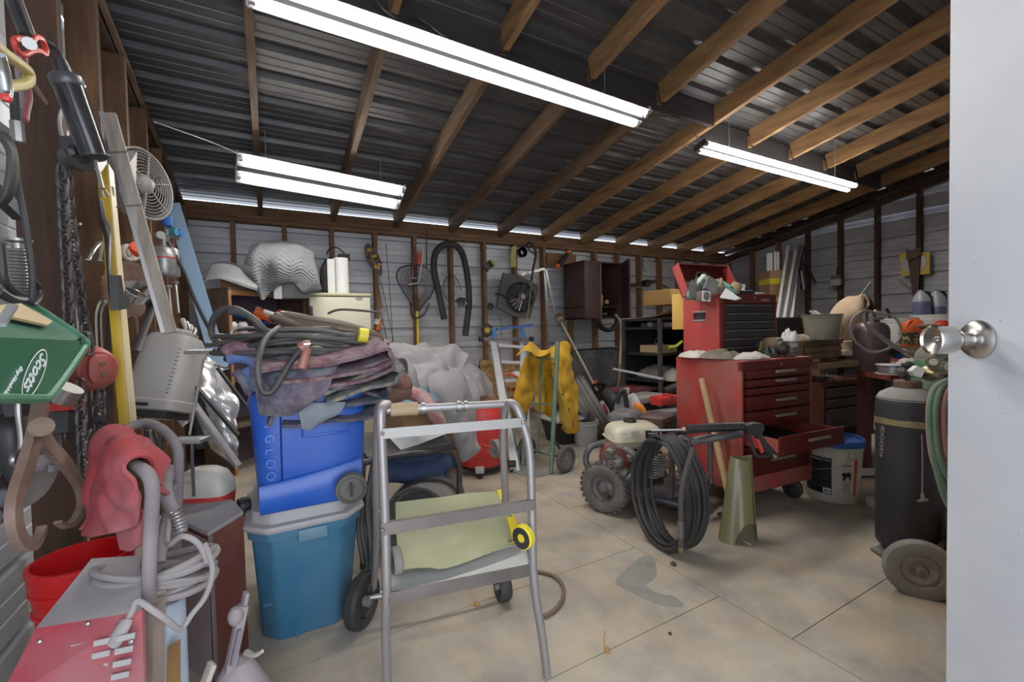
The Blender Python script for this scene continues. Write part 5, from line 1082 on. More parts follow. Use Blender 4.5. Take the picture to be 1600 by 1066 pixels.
# black gas cylinder on its cart
gc = at(1414, 868, 1.97); gc = FL(1388, 866)+ (V((rt.x, rt.y, 0)).normalized())*.10+V((fw.x, fw.y, 0)).normalized()*.02
gd = dep(gc+V((0, 0, .5))); gr = .5*78/FPX*gd
blkp = mat('black_cylinder_paint', (.035, .036, .04), .5, .3, col2=(.06, .06, .065), scale=4, stretch=(1, 1, .3), dust=.25, dcol=(.13, .12, .12))
t = T('gas_cylinder', 'tall black gas cylinder strapped to a cart beside the door leaf', 'gas cylinder', gc)
cx_ = ray(1412, 700); c = V((gc.x, gc.y, .03)); ht = W(1412, 607, Y=c.y).z-.03
b = B(); b.lathe([(0, 0), (gr*.96, 0), (gr, .012), (gr, ht*.90), (gr*.97, ht*.935), (gr*.85, ht*.965), (gr*.62, ht*.985), (gr*.45, ht), (0, ht)], c, n=40); part(b, 'cylinder', blkp, t)
b = B(); b.lathe([(gr*.985, ht*.93), (gr*.86, ht*.966), (gr*.63, ht*.987), (gr*.46, ht*1.001)], c, n=40, cap=False); part(b, 'dusty_shoulder', mat('dusty_grey_paint', (.30, .29, .27), .8, col2=(.42, .40, .37), scale=6), t)
b = B(); b.lathe([(0, ht), (gr*.44, ht), (gr*.44, ht+.028), (gr*.40, ht+.032), (0, ht+.032)], c, n=28); part(b, 'neck_ring', rust, t)
vt = c+V((0, 0, ht+.03)); rdh = V((rt.x, rt.y, 0)).normalized(); fdh = V((fw.x, fw.y, 0)).normalized()
b = B(); b.cyl(vt, vt+V((0, 0, .07)), .011, n=12); va = part(b, 'valve', darkst, t)
b = B(); b.lathe([(0, .058), (.014, .058), (.022, .066), (.022, .078), (.01, .086), (0, .086)], vt, n=12); part(b, 'hand_knob', darkst, va)
b = B(); b.cyl(vt+V((0, 0, .028))-rdh*.02, vt+V((0, 0, .028))+rdh*.07, .012, n=12); b.cyl(vt+V((0, 0, .028))-rdh*.03, vt+V((0, 0, .028))-rdh*.018, .015, n=6); part(b, 'outlet', darkst, va, kind='stuff')
brass = mat('worn_brass', (.34, .26, .13), .4, .8, dust=.3)
t3 = T('gas_regulator', 'brass gas regulator with gauges on top of the black cylinder', 'regulator', vt+rdh*.08)
r0 = vt+rdh*.10+V((0, 0, .03)); b = B(); b.lathe([(0, -.03), (.03, -.028), (.034, 0), (.026, .022), (.012, .04), (0, .04)], r0, (rdh*-.3-fdh), 18); part(b, 'body', brass, t3)
b = B(); b.cyl(r0-rdh*.05, r0+rdh*.09, .008, n=10); part(b, 'pipe', brass, t3)
for k, (u, z, m) in enumerate(((.01, .052, brass), (.075, .03, chrome))):
    c3 = r0+rdh*u+V((0, 0, z)); ax = (-rdh*.5-fdh*.8); b = B(); b.lathe([(0, -.012), (.023, -.012), (.025, .0), (.025, .012), (.022, .013), (0, .012)], c3, ax, 22); gg = part(b, 'gauge', m, t3); b = B(); b.lathe([(0, .0125), (.021, .0125), (0, .0132)], c3, ax, 20); part(b, 'gauge_face', paper, gg)
c3 = at(1441, 571, 1.68); b = B(); b.prism([at(1424, 580, 1.7), at(1434, 572, 1.7), at(1446, 578, 1.68), at(1440, 590, 1.68), at(1430, 588, 1.7)], fdh*.02); part(b, 'pale_tag', whitep, t3)
# strap
b = B(); b.lathe([(gr+.001, 0), (gr+.003, 0), (gr+.003, .028), (gr+.001, .028)], V((gc.x, gc.y, W(1412, 680, Y=gc.y-.08).z-.01)), (0.10, .0, 1), n=40, cap=False)
stt = T('cylinder_cart', 'steel cylinder cart with big grey wheel, strap and foot plate', 'cart', gc+rdh*.1)
part(b, 'brass_strap', mat('brass_strap', (.34, .28, .14), .45, .6, dust=.3), stt)
b = B()
for k in range(9):
    q = at(1379-.3*k, 668+k*5.4, gd-.10); b.torus(q, (1, .2, .2) if k % 2 else (.2, 1, .1), .0065, .002, 10, 5)
part(b, 'chain', steel, stt, kind='stuff')
b = B(); b.tube([at(1439, 673, gd-.10), at(1441, 700, gd-.11), at(1441, 778, gd-.11)], .003, 6, 4); wr4 = part(b, 'key_wire', steel, stt); b = B(); b.cyl(at(1434, 783, gd-.11), at(1449, 781, gd-.11), .006); b.cyl(at(1441, 772, gd-.11), at(1442, 782, gd-.11), .007, .01); part(b, 'tee_key', steel, wr4, kind='stuff')
wc = at(1438, 869, 1.63); wc.z = .098; axw = (-fdh*.86-rdh*.50).normalized()
greyt = mat('grey_rubber_wheel', (.15, .145, .13), .85, col2=(.21, .20, .18), scale=9, dust=.5, dcol=(.30, .28, .24))
b = B(); b.lathe([(.062, .024), (.085, .026), (.104, .020), (.110, .010), (.112, 0), (.110, -.010), (.104, -.02), (.085, -.026), (.062, -.024)], wc, axw, 44, cap=False); ww = part(b, 'wheel', greyt, stt)
b = B(); b.lathe([(.063, .022), (.058, .012), (.045, .016), (.025, .006), (.018, .014), (.016, .022), (.008, .024), (0, .024)], wc, axw, 36, cap=False); part(b, 'wheel_disc', mat('disc_grey', (.27, .25, .23), .6, .4, dust=.4), ww)
b = B(); b.lathe([(.0, .022), (.011, .022), (.011, .032), (0, .033)], wc, axw, 6); part(b, 'hub_nut', rust, ww)
wc2 = wc+fdh*.24+rdh*.34; b = B(); b.lathe([(.02, .024), (.104, .020), (.112, 0), (.104, -.02), (.02, -.024)], wc2, axw, 36); part(b, 'wheel', greyt, stt)
b = B(); b.cyl(wc+axw*.01, wc2, .01); part(b, 'axle', darkst, stt)
b = B(); b.prism([FL(1360, 860), FL(1388, 880), FL(1408, 892), FL(1425, 868), FL(1385, 852)], (0, 0, .012)); part(b, 'foot_plate', mat('foot_plate_dark', (.09, .085, .08), .7, .4, dust=.4), stt)
b = B(); b.tube([at(1472, 880, 1.85), at(1472, 700, 1.9), at(1478, 560, 1.95)], .015, 8); part(b, 'cart_post', darkst, stt)
# hoses hanging on the cart, green tank behind
hr = mat('faded_red_hose', (.40, .19, .16), .6, dust=.4); hg2 = mat('faded_green_hose', (.14, .26, .18), .6, dust=.4)
t = T('welding_hoses', 'coiled red and green welding hoses hanging beside the door leaf', 'hoses', at(1465, 780, 1.6))
for k, (m, x0_, y0_, x1_, y1_) in enumerate(((hr, 1450, 640, 1476, 775), (hg2, 1457, 635, 1484, 790), (hr, 1466, 640, 1492, 760), (hg2, 1462, 650, 1486, 770), (hr, 1474, 635, 1500, 745), (hg2, 1452, 660, 1480, 800))):
    b = B(); dpk = 1.62-.01*k
    b.tube([at(x, y, dpk) for x, y in [(x0_+38, 596), (x0_+22, 597), (x0_+6, 612), (x0_, 650), (x0_+5, 710), (x1_-6, y1_-25), (x1_+12, y1_), (x1_+35, y1_-10), (x1_+45, 700), (x1_+40, 630)]], .0075, 8, 7, closed=True); part(b, 'hose', m, t)
b = B(); q = at(1470, 628, 2.1); b.lathe([(0, -q.z+.005), (.11, -q.z+.005), (.12, .03-q.z), (.12, .16), (.09, .2), (0, .21)], q, n=26); one(b, 'green_tank', mat('green_tank_paint', (.03, .14, .055), .45, dust=.25), 'green tank behind the brass regulator', 'tank')
b = B(); b.lathe([(0, -.06), (.08, -.06), (.1, 0), (.08, .06), (0, .06)], at(1470, 562, 2.2), (-.5, -.8, .2), 24); one(b, 'grey_dome', mat('olive_grey', (.24, .24, .20), .6, dust=.4), 'rounded grey-green casing below the door knob', 'casing')
# blue-lidded bucket
c = FL(1328, 790)+fdh*.135
t = bucket(c, .128, .146, .345, mat('dirty_white_bucket', (.60, .55, .47), .5, dust=.35, dcol=(.35, .28, .2)), 'oil_bucket', 'white oil bucket with blue lid and black label on the floor', rings=((.86, .012), (.93, .005)), rim=.004)
b = B(); b.lathe([(0, .343), (.135, .345), (.139, .356), (.147, .360), (.155, .356), (.157, .345), (.156, .322), (.151, .320)], c, n=44); lid = part(b, 'lid', mat('lid_blue', (.015, .10, .42), .4, dust=.2, dcol=(.2, .25, .3)), t)
b = B(); b.lathe([(0, .350), (.032, .350), (.034, .356), (.025, .360), (0, .362)], c+V((.04, .0, 0)), n=20); part(b, 'spout_cap', mat('cap_cream', (.55, .52, .40), .6), lid)
def patch(bb, c, r0_, r1_, a0, a1, z0, z1, n=14, off=.0012):
    """curved label on a tapered round wall, angles measured from the axis towards the camera, positive to the right"""
    toc = V((CAM.x-c.x, CAM.y-c.y, 0)).normalized(); right = V((-toc.y, toc.x, 0)); rows = []
    for z, r in ((z0, r0_), (z1, r1_)):
        rows.append([c+(toc*math.cos(a0+(a1-a0)*k/n)+right*math.sin(a0+(a1-a0)*k/n))*(r+off)+V((0, 0, z)) for k in range(n+1)])
    bb.grid(rows, .0008); return bb
def rb(z): return .128+(.146-.128)*z/.345
blm = mat('black_label', (.012, .012, .013), .5)
b = B(); patch(b, c, rb(.05), rb(.26), -1.15, -.02, .05, .26); lb = part(b, 'black_label', blm, t)
def around(c, a, z, r):
    toc = V((CAM.x-c.x, CAM.y-c.y, 0)).normalized(); right = V((-toc.y, toc.x, 0)); n_ = toc*math.cos(a)+right*math.sin(a); tg = right*math.cos(a)-toc*math.sin(a)
    return face_frame(c+n_*r+V((0, 0, z)), tg, (0, 0, 1))
txt = 'R&O HYDRAULIC OIL'
for i, ch in enumerate(txt):
    if ch != ' ': text(ch, .015, around(c, -1.02+i*.058, .247, rb(.247)+.003), paper, lb)
for k in range(9):
    for s in range(8):
        pass
    b = B(); patch(b, c, rb(.09+k*.015), rb(.0925+k*.015), -1.0, -.15-.1*(k % 3), .09+k*.015, .092+k*.015, off=.0022); part(b, 'small_print', mat('print_dim', (.12, .12, .12), .7), lb)
b = B(); patch(b, c, rb(.055), rb(.085), -.33, -.05, .055, .085, off=.0022); bc = part(b, 'barcode_box', paper, lb)
for k in range(12): b = B(); patch(b, c, rb(.060), rb(.080), -.30+k*.019, -.293+k*.019+(k % 3)*.003, .060, .080, 1, off=.0032); part(b, 'bar', blm, lb) if k % 1 == 0 else None
b = B(); patch(b, c, rb(.06), rb(.235), .33, .66, .06, .235); wl2 = part(b, 'small_label', mat('label_cream', (.50, .46, .38), .7), t)
for i, s in enumerate(('WARNING',)): text(s, .009, around(c, .49, .225-i*.012, rb(.22)+.003), blm, wl2)
b = B(); M = around(c, .49, .165, rb(.165)+.0025); b = B(M); b.prism([(x*.03, y*.03, 0) for x, y in [(-.8, -.8), (-.6, -.2), (-.9, .3), (-.5, .7), (.0, .55), (.4, .8), (.7, .4), (.9, .3), (.6, .0), (.8, -.7), (.5, -.75), (.4, -.2), (-.1, -.15), (-.3, -.8)]], (0, 0, .0008)); part(b, 'animal_mark', blm, wl2)
for k in range(7): b = B(); patch(b, c, rb(.075+k*.009), rb(.077+k*.009), .37, .62-.05*(k % 2), .075+k*.009, .077+k*.009, 4, off=.0022); part(b, 'small_print', mat('print_dim', (0, 0, 0)), wl2)
b = B(); patch(b, c, rb(.05), rb(.26), .80, .93, .05, .26); part(b, 'red_stripe', redp, t)
toc = V((CAM.x-c.x, CAM.y-c.y, 0)).normalized(); rr2 = V((-toc.y, toc.x, 0))
hp_ = [c+(toc*math.cos(a)+rr2*math.sin(a))*(.155+.02*math.cos(a*.9))+V((0, 0, z)) for a, z in ((.60, .275), (.3, .24), (0, .215), (-.4, .195), (-.8, .19), (-1.2, .20), (-1.5, .25), (-1.6, .29))]
b = B(); b.tube(hp_, .0022, 6, 6); hh_ = part(b, 'wire_bail', steel, t)
b = B(); b.cyl(hp_[4].lerp(hp_[3], .2), hp_[5].lerp(hp_[4], .0), .007, n=10); part(b, 'plastic_grip', whitep, hh_)
b = B(); b.sph(c+(toc*math.cos(.6)+rr2*math.sin(.6))*.152+V((0, 0, .28)), .016, 10); part(b, 'bail_ear', mat('dirty_white_bucket', (0, 0, 0)), t)
b = B(); b.lathe([(0, 0), (.045, 0), (.05, .02), (.05, .04), (.0, .045)], FL(1383, 800)+V((.04, .05, 0)), n=20); one(b, 'pale_lid', whitep, 'small pale lid on the floor between bucket and cylinder', 'dish')  # loose pale lid
b = B(); b.beam(FL(1350, 772)+V((.15, .25, .03)), FL(1390, 765)+V((.3, .1, .03)), .06, .03); one(b, 'pale_board', whitep, 'pale board on the floor behind the blue-lidded bucket', 'board')
b = B(); b.prism([FL(1478, 960), FL(1500, 980), FL(1500, 900), FL(1480, 880)], (0, 0, .22)); one(b, 'pine_block', mat('pine', (.55, .36, .18), .7), 'pale pine block on the floor at the foot of the door', 'wood block')
# right wall items
def xw(x, y, X): return W(x, y, X=X)
t = T('handsaw', 'rusty handsaw hanging on a stud of the right wall', 'saw', xw(1430, 480, 6.5))
sw = [(1421, 402), (1438, 397), (1436, 440), (1431, 478), (1428, 479), (1423, 440), (1419, 410)]
b = B(); b.prism([xw(x, y, 6.5) for x, y in sw], (-.003, 0, 0)); part(b, 'blade', mat('rusty_saw', (.14, .085, .07), .6, .5, col2=(.09, .06, .05), scale=6), t)
b = B(); b.prism([xw(x, y, 6.49) for x, y in [(1417, 389), (1421, 392), (1432, 389), (1440, 386), (1439, 399), (1430, 404), (1420, 409), (1417, 404)]], (-.022, 0, 0)); part(b, 'handle', mat('saw_handle', (.13, .075, .045), .6), t)
t = T('saw_blade_pack', 'yellow square pack with a round saw blade on the right wall', 'saw blade', xw(1430, 430, 6.55))
pk = [xw(1407, 397, 6.56), xw(1454, 394, 6.56), xw(1454, 428, 6.56), xw(1410, 432, 6.56)]
b = B(); b.prism(pk, (-.03, 0, 0)); part(b, 'yellow_card', yellowp, t)
pc = (pk[0]+pk[2])/2+V((-.035, 0, 0)); b = B(); n = 48; b.prism([pc+V((0, math.cos(2*PI*k/n), math.sin(2*PI*k/n)))*(.118 if k % 2 else .108) for k in range(n)], (-.004, 0, 0)); part(b, 'saw_disc', steel, t)
b = B(); b.lathe([(0, 0), (.05, 0), (.05, .004), (0, .004)], pc+V((-.004, 0, 0)), (-1, 0, 0), 24); part(b, 'disc_label', mat('label_olive', (.35, .3, .08), .6), t)
b = B(); b.tube([xw(1402, 437, 6.55), xw(1412, 440, 6.5), xw(1424, 447, 6.5), xw(1412, 446, 6.52)], .01, 6, 4); one(b, 'crumpled_plastic', mat('clear_plastic', (.45, .47, .42), .2), 'crumpled clear plastic below the saw blade pack', 'plastic')
t = T('wall_brush', 'wide paint brush hanging on a stud of the right wall', 'brush', xw(1308, 447, 6.5))
b = B(); b.prism([xw(1300, 436, 6.5), xw(1315, 435, 6.5), xw(1315, 446, 6.5), xw(1301, 447, 6.5)], (-.04, 0, 0)); part(b, 'bristles', mat('bristle', (.42, .38, .32), .9), t)
b = B(); b.prism([xw(1301, 431, 6.5), xw(1315, 430, 6.5), xw(1315, 436, 6.5), xw(1300, 437, 6.5)], (-.045, 0, 0)); part(b, 'ferrule', rust, t)
b = B(); b.tube([xw(1308, 431, 6.48), xw(1308, 418, 6.5)], .012, 8); part(b, 'handle', blk, t)
t = T('tube_carton', 'tall carton with yellow tape holding white tubes in the corner', 'carton', xw(1205, 500, 6.2))
ca, cbb = at(1203, 430, 5.6), at(1221, 418, 5.45)
zb_ = rz_; x0c, y0c = at(1196, 460, 5.7).x, at(1196, 460, 5.7).y
cM = frame((at(1207, 460, 5.65).x, at(1207, 460, 5.65).y, 0), -.45)
cw_ = .105; zt2 = at(1205, 424, 5.6).z
for nm, c, d in (('side', (0, -cw_, 0), (cw_*2, .006, 1)), ('side', (0, cw_, 0), (cw_*2, .006, 1)), ('side', (-cw_, 0, 0), (.006, cw_*2, 1)), ('side', (cw_, 0, 0), (.006, cw_*2, 1))):
    b = B(cM); b.box((c[0], c[1], (rz_+zt2)/2), (d[0], d[1], zt2-rz_)); part(b, nm, card, t)
for z, hgt in ((zt2-.10, .07), (zt2-.34, .05)):
    b = B(cM); b.box((0, 0, z-hgt/2), (cw_*2+.012, cw_*2+.012, hgt)); part(b, 'yellow_tape', mat('tape_yellow', (.75, .62, .05), .5), t)
b = B(cM); b.prism([(cw_, -cw_, zt2-.02), (cw_+.05, -cw_-.01, zt2+.10), (cw_+.03, -cw_+.12, zt2+.05), (cw_, cw_-.05, zt2)], (.004, 0, 0)); part(b, 'torn_flap', card, t)
for i in range(4):
    q = at((1200, 1204.5, 1211, 1215.5)[i], 400, 5.6+.02*i); b = B(); b.cyl((q.x, q.y, rz_+.02), (q.x, q.y, at(1200, (396, 395, 393, 393)[i], 5.6).z), .018, n=12); one(b, 'white_tube', paper, ('leftmost', 'second', 'third', 'rightmost')[i]+' of four white tubes standing in the taped carton', 'tube', 'white tubes in the taped carton')
for i, (x0_, y0_, x1_, y1_) in enumerate(((1231, 385, 1214, 497), (1238, 392, 1219, 497), (1243, 392, 1225, 497), (1252, 386, 1231, 497), (1246, 410, 1237, 497))):
    a, c = at(x0_, y0_, 5.9), at(x1_, y1_, 4.9); b = B(); b.cyl(c, a, .017, n=12); one(b, 'lamp_tube', (paper, alum)[i % 2], ('leftmost', 'second', 'third', 'fourth', 'rightmost')[i]+' of five long pale tubes leaning on the right wall', 'tube', 'long pale tubes leaning on the right wall')
t = T('dark_harness', 'dark straps and white-edged tool hanging on the right wall', 'straps', xw(1260, 450, 6.5))
b = B(); b.tube([xw(x, y, 6.5) for x, y in [(1252, 384), (1254, 400), (1251, 418), (1256, 440), (1254, 452)]], .035, 8, 4, flat=.5); part(b, 'strap', blk, t)
b = B(); b.tube([xw(x, y, 6.48) for x, y in [(1254, 412), (1262, 418), (1268, 430), (1274, 441)]], .022, 8, 4, flat=.5); part(b, 'strap', blk, t)
b = B(); b.cyl(xw(1252, 424, 6.42), xw(1256, 452, 6.42), .012); part(b, 'white_handle', whitep, t)
# ================================================================ PRESSURE WASHER AND FLOOR ITEMS IN FRONT
a_ = V((.94, .34, 0)).normalized(); m_ = V((.34, -.94, 0)).normalized(); O_ = FL(946, 800); WR = .14
t = T('pressure_washer', 'pressure washer with cream fuel tank and knobbly wheels on the floor', 'pressure washer', O_+a_*.25)
tread_m = mat('muddy_tire', (.085, .075, .068), .9, col2=(.15, .13, .115), scale=14, dust=.5, dcol=(.24, .20, .17))
def pwheel(c, ax):
    b = B(); b.lathe([(.075, .030), (.095, .040), (.118, .042), (.130, .034), (.134, .02), (.135, 0), (.134, -.02), (.130, -.034), (.118, -.042), (.095, -.040), (.075, -.030)], c, ax, 48, cap=False); w_ = part(b, 'tire', tread_m, t)
    u, v = perp(ax); b = B()
    for k in range(26):
        for s in (-1, 0, 1):
            a = 2*PI*(k+.5*(s == 0))/26; rr_ = u*math.cos(a)+v*math.sin(a); tg = ax.cross(rr_)
            b.beam(c+rr_*.1375+ax*(s*.026-.010), c+rr_*(.1375)+ax*(s*.026+.010), .020, .008, rr_)
    part(b, 'tread_lugs', tread_m, w_, kind='stuff')
    b = B(); b.lathe([(.077, .028), (.072, .012), (.066, .006), (.045, .004), (.03, .014), (.024, .03), (.012, .034), (0, .034)], c, ax, 30, cap=False); b.lathe([(.077, -.028), (.066, -.006), (0, -.006)], c, ax, 30, cap=False); part(b, 'rim', mat('wheel_rim_grey', (.13, .12, .115), .55, .5, dust=.5), w_, kind='stuff')
    b = B(); q = c+(u*math.cos(2.2)+v*math.sin(2.2))*.055; b.cyl(q, q+ax*.03, .006); part(b, 'valve_stem', blk, w_)
cw1 = O_+V((0, 0, WR)); cw2 = cw1+a_*.50
pwheel(cw1, -a_); pwheel(cw2, a_)
b = B(); b.cyl(cw1, cw2, .01); part(b, 'axle', darkst, t)
frm_ = mat('frame_grey', (.10, .105, .115), .45, .4, dust=.4, dcol=(.22, .2, .19)); frb = mat('frame_navy', (.035, .04, .055), .5, .3, dust=.3)
def L_(a, m, z): return O_+a_*a+m_*m+V((0, 0, z))
b = B(); b.prism([L_(.06, -.14, .12), L_(.44, -.14, .12), L_(.44, .42, .12), L_(.06, .42, .12)], (0, 0, .012)); part(b, 'deck', frb, t)
for s in (.06, .44):
    b = B(); b.tube([L_(s, -.05, .11), L_(s, .40, .11)], .016, 10); part(b, 'side_rail', frb, t)
b = B(); b.tube([L_(.04, .02, .18), L_(.03, -.10, .20), L_(.03, -.14, .26), L_(.05, -.12, .33), L_(.12, -.08, .345)], .018, 10, 8); part(b, 'rear_loop', frm_, t)
# handle uprights
h1x = col_t(L_(.08, 0, 0), m_, 1038); h1x = min(max(h1x, .3), .5); h2x = .42
b = B(); b.tube([L_(.08, h1x, .10), L_(.08, h1x+.02, .13), L_(.08, h1x+.03, .30), L_(.08, h1x+.03, .47)], .017, 10, 5); part(b, 'handle_upright', mat('rusty_tube', (.16, .10, .075), .6, .4, col2=(.1, .09, .085), scale=8), t)
b = B(); b.tube([L_(.30, h2x, .11), L_(.42, h2x, .11), L_(.46, h2x, .15), L_(.46, h2x, .45)], .017, 10, 8); part(b, 'handle_upright', frm_, t)
b = B(); b.sph(L_(.50, h2x, .30), .022, 12); part(b, 'black_knob', blk, t)
b = B(); b.cyl(L_(.40, h2x-.01, .17), L_(.47, h2x-.01, .17), .016, n=8); part(b, 'hose_coupling', steel, t)
b = B(); b.tube([L_(.02, h1x+.02, .455), L_(.14, h1x+.03, .46), L_(.42, h2x+.02, .47), L_(.56, h2x, .485)], .018, 10, 4); part(b, 'handle_bar', frb, t)
# engine
eng = mat('engine_casting', (.20, .19, .175), .55, .5, col2=(.11, .10, .09), scale=9, bump=.4, dust=.4)
redh = mat('recoil_red', (.30, .04, .04), .5, dust=.4)
def E_(x, y): return at(x, y, 2.42)
b = B(); b.srect([(0, 0, 0, .10, .08, 5), (0, 0, .05, .12, .10, 5), (0, 0, .12, .11, .09, 4), (0, 0, .17, .07, .06, 3)], 24, 4, Matrix.Translation(L_(.22, .07, .13)) @ Matrix.Rotation(.35, 4, 'Z')); part(b, 'crankcase', eng, t)
b = B(); b.cyl(L_(.34, .05, .18), L_(.40, .02, .31), .07, .06, 14); part(b, 'cylinder_block', eng, t)
for k in range(7): b = B(); b.box(L_(.40, .0, .17+k*.016), (.14, .15, .006), rz=.35); part(b, 'cooling_fin', eng, t)
b = B(); rc = L_(.10, .0, .265); b.lathe([(0, .0), (.09, .0), (.105, -.02), (.105, -.05), (0, -.05)], rc, -a_, 26); part(b, 'recoil_cover', redh, t)
b = B(); b.lathe([(0, .0), (.05, .0), (.055, .015), (.03, .025), (0, .025)], rc, -a_, 20); part(b, 'recoil_cup', eng, t)
for (x, y, r_) in ((955, 705, .03), (965, 722, .035), (975, 738, .03), (990, 715, .04), (1003, 730, .04), (985, 745, .035), (1010, 700, .03)):
    b = B(); b.sph(at(x, y, 2.30), r_, 10, (1, 1, .8)); part(b, 'casting_lump', eng, t)
b = B(); b.tube([at(975, 700, 2.25), at(990, 710, 2.23), at(1000, 728, 2.22)], .018, 10, 4); part(b, 'intake_pipe', eng, t)
b = B(); b.box(L_(.20, .13, .15), (.10, .06, .05), rz=-1.2, bev=.01); part(b, 'drain_block', blk, t)
# fuel tank
ft = L_(.22, .06, .325); M = Matrix.Translation(ft) @ Matrix.Rotation(math.atan2(a_.y, a_.x)-.72, 4, 'Z')
cream = mat('cream_paint', (.62, .57, .44), .4, dust=.3, dcol=(.40, .35, .26))
b = B(M); b.srect([(0, 0, 0, .07, .05, 4), (0, 0, .012, .115, .085, 5), (0, 0, .03, .138, .103, 6), (0, 0, .058, .146, .110, 7)], 40); b2 = part(b, 'tank_lower', cream, t)
b = B(M); b.srect([(0, 0, .058, .153, .117, 7), (0, 0, .064, .153, .117, 7)], 40); part(b, 'tank_seam', cream, t)
b = B(M); b.srect([(0, 0, .064, .146, .110, 7), (0, 0, .10, .143, .106, 6), (0, 0, .125, .133, .096, 5), (0, 0, .140, .112, .078, 4.5), (0, 0, .146, .08, .05, 4)], 40); tu = part(b, 'tank_upper', cream, t)
b = B(M); b.lathe([(0, .142), (.03, .142), (.037, .148), (.037, .160), (.033, .166), (0, .168)], (-.01, .01, 0), n=24); part(b, 'fuel_cap', blk, tu)
Ml = M @ Matrix.Translation((.072, -.113, .098)) @ Matrix.Rotation(math.radians(82), 4, 'X')
b = B(Ml); b.box((0, 0, 0), (.085, .042, .0016)); pl_ = part(b, 'engine_label', blm, tu)
text('HONDA', .016, Ml @ Matrix.Translation((0, .004, .0014)), paper, pl_)
Ml = M @ Matrix.Translation((-.03, -.113, .10)) @ Matrix.Rotation(math.radians(84), 4, 'X'); b = B(Ml); b.box((0, 0, 0), (.045, .04, .001)); part(b, 'worn_sticker', mat('sticker_grey', (.5, .46, .38), .7), tu)
Ml = M @ Matrix.Translation((-.095, -.1125, .108)) @ Matrix.Rotation(math.radians(84), 4, 'X'); text('HONDA', .011, Ml @ Matrix.Translation((0, 0, .002)), grey_pl, tu)
# air filter and muffler boxes behind
fz = ft+V((0, 0, .0))
b = B(); b.srect([(0, 0, 0, .10, .08, 6), (0, 0, .10, .10, .08, 6), (0, 0, .125, .08, .06, 5)], 28, 4, Matrix.Translation(ft+a_*.20+V((0, 0, .045))-m_*.14) @ Matrix.Rotation(.35, 4, 'Z')); part(b, 'air_filter', mat('filter_grey', (.085, .09, .10), .6, dust=.4), t)
mb = ft+a_*.30+V((0, 0, .02))+m_*.02; mu = mat('muffler_brown', (.10, .07, .06), .6, .4, dust=.4, dcol=(.2, .15, .13))
b = B(); b.srect([(0, 0, 0, .10, .08, 7), (0, 0, .115, .10, .08, 7), (0, 0, .13, .085, .065, 6)], 28, 4, Matrix.Translation(mb) @ Matrix.Rotation(.35, 4, 'Z')); mf = part(b, 'muffler_guard', mu, t)
for k in range(6): b = B(); b.box(mb+m_*.082+V((0, 0, .02+k*.014)), (.15, .006, .005), rz=.35); part(b, 'vent_rib', blk, mf)
# pump with springs
b = B(); b.cyl(L_(.20, .30, .16), L_(.36, .30, .16), .05, n=14); part(b, 'pump', eng, t)
for (x, y, r_) in ((1030, 740, .022), (1040, 728, .018)):
    b = B()
    for k in range(9): b.torus(at(x-6+k*1.2-4, 745-k*4.0 if x < 1035 else 742-k*3, 2.15), (0, 0, 1), r_, .004, 12, 5)
    part(b, 'spring', steel, t, kind='stuff')
for k, (p0, p1) in enumerate((((1058, 755), (1090, 748)), ((1056, 742), (1080, 738)), ((1060, 730), (1088, 728)))):
    b = B(); b.tube([at(*p0, 2.05), at((p0[0]+p1[0])/2, p0[1]-5, 2.05), at(*p1, 2.08)], .010, 8, 5); part(b, 'pump_pipe', steel, t)
# hose coil
ht_ = T('pressure_hose', 'coiled black pressure hose hanging on the washer handle', 'hose', at(1048, 858, 1.98))
cc = at(1042, 772, 2.02); hh1 = (rt*.40-fw*.92); hh1.z = 0; hh1.normalize(); nrmh = V((hh1.y, -hh1.x, 0)); nrmh = nrmh if nrmh.dot(rt) > 0 else -nrmh
pts = []; random.seed(3); NL = 11
for L in range(NL):
    off = nrmh*(-.055+.0105*L+random.uniform(-.006, .006)); R1 = .175+random.uniform(-.018, .018); R2 = .245+random.uniform(-.015, .008); sh = V((0, 0, random.uniform(-.012, .012)))
    for k in range(16):
        a = 2*PI*k/16+PI/2; f = (L+k/16)
        pts.append(cc+off+nrmh*.014*k/16+hh1*math.cos(a)*(R1)+V((0, 0, math.sin(a)*R2))+sh*math.sin(k/16*PI)+V((0, 0, .015 if math.sin(a) > .9 else 0)))
b = B(); b.tube(pts, .0095, 8, 3); part(b, 'coil', rub, ht_)
q = [at(1083, 700, 1.82), at(1066, 760, 1.80), at(1064, 820, 1.79), at(1064, 855, 1.79)]
b = B(); b.tube(q, .0105, 8, 6); part(b, 'hose_end', mat('worn_hose', (.07, .065, .06), .6), ht_)
for k in range(8): b = B(); b.torus(q[2]+(q[3]-q[2])*(k*.09-.1), q[3]-q[2], .0115, .003, 14, 5); part(b, 'strain_spring', steel, ht_)
b = B(); b.cyl(q[3], q[3]-V((0, 0, .02)), .010, n=8); part(b, 'brass_fitting', brass, ht_)
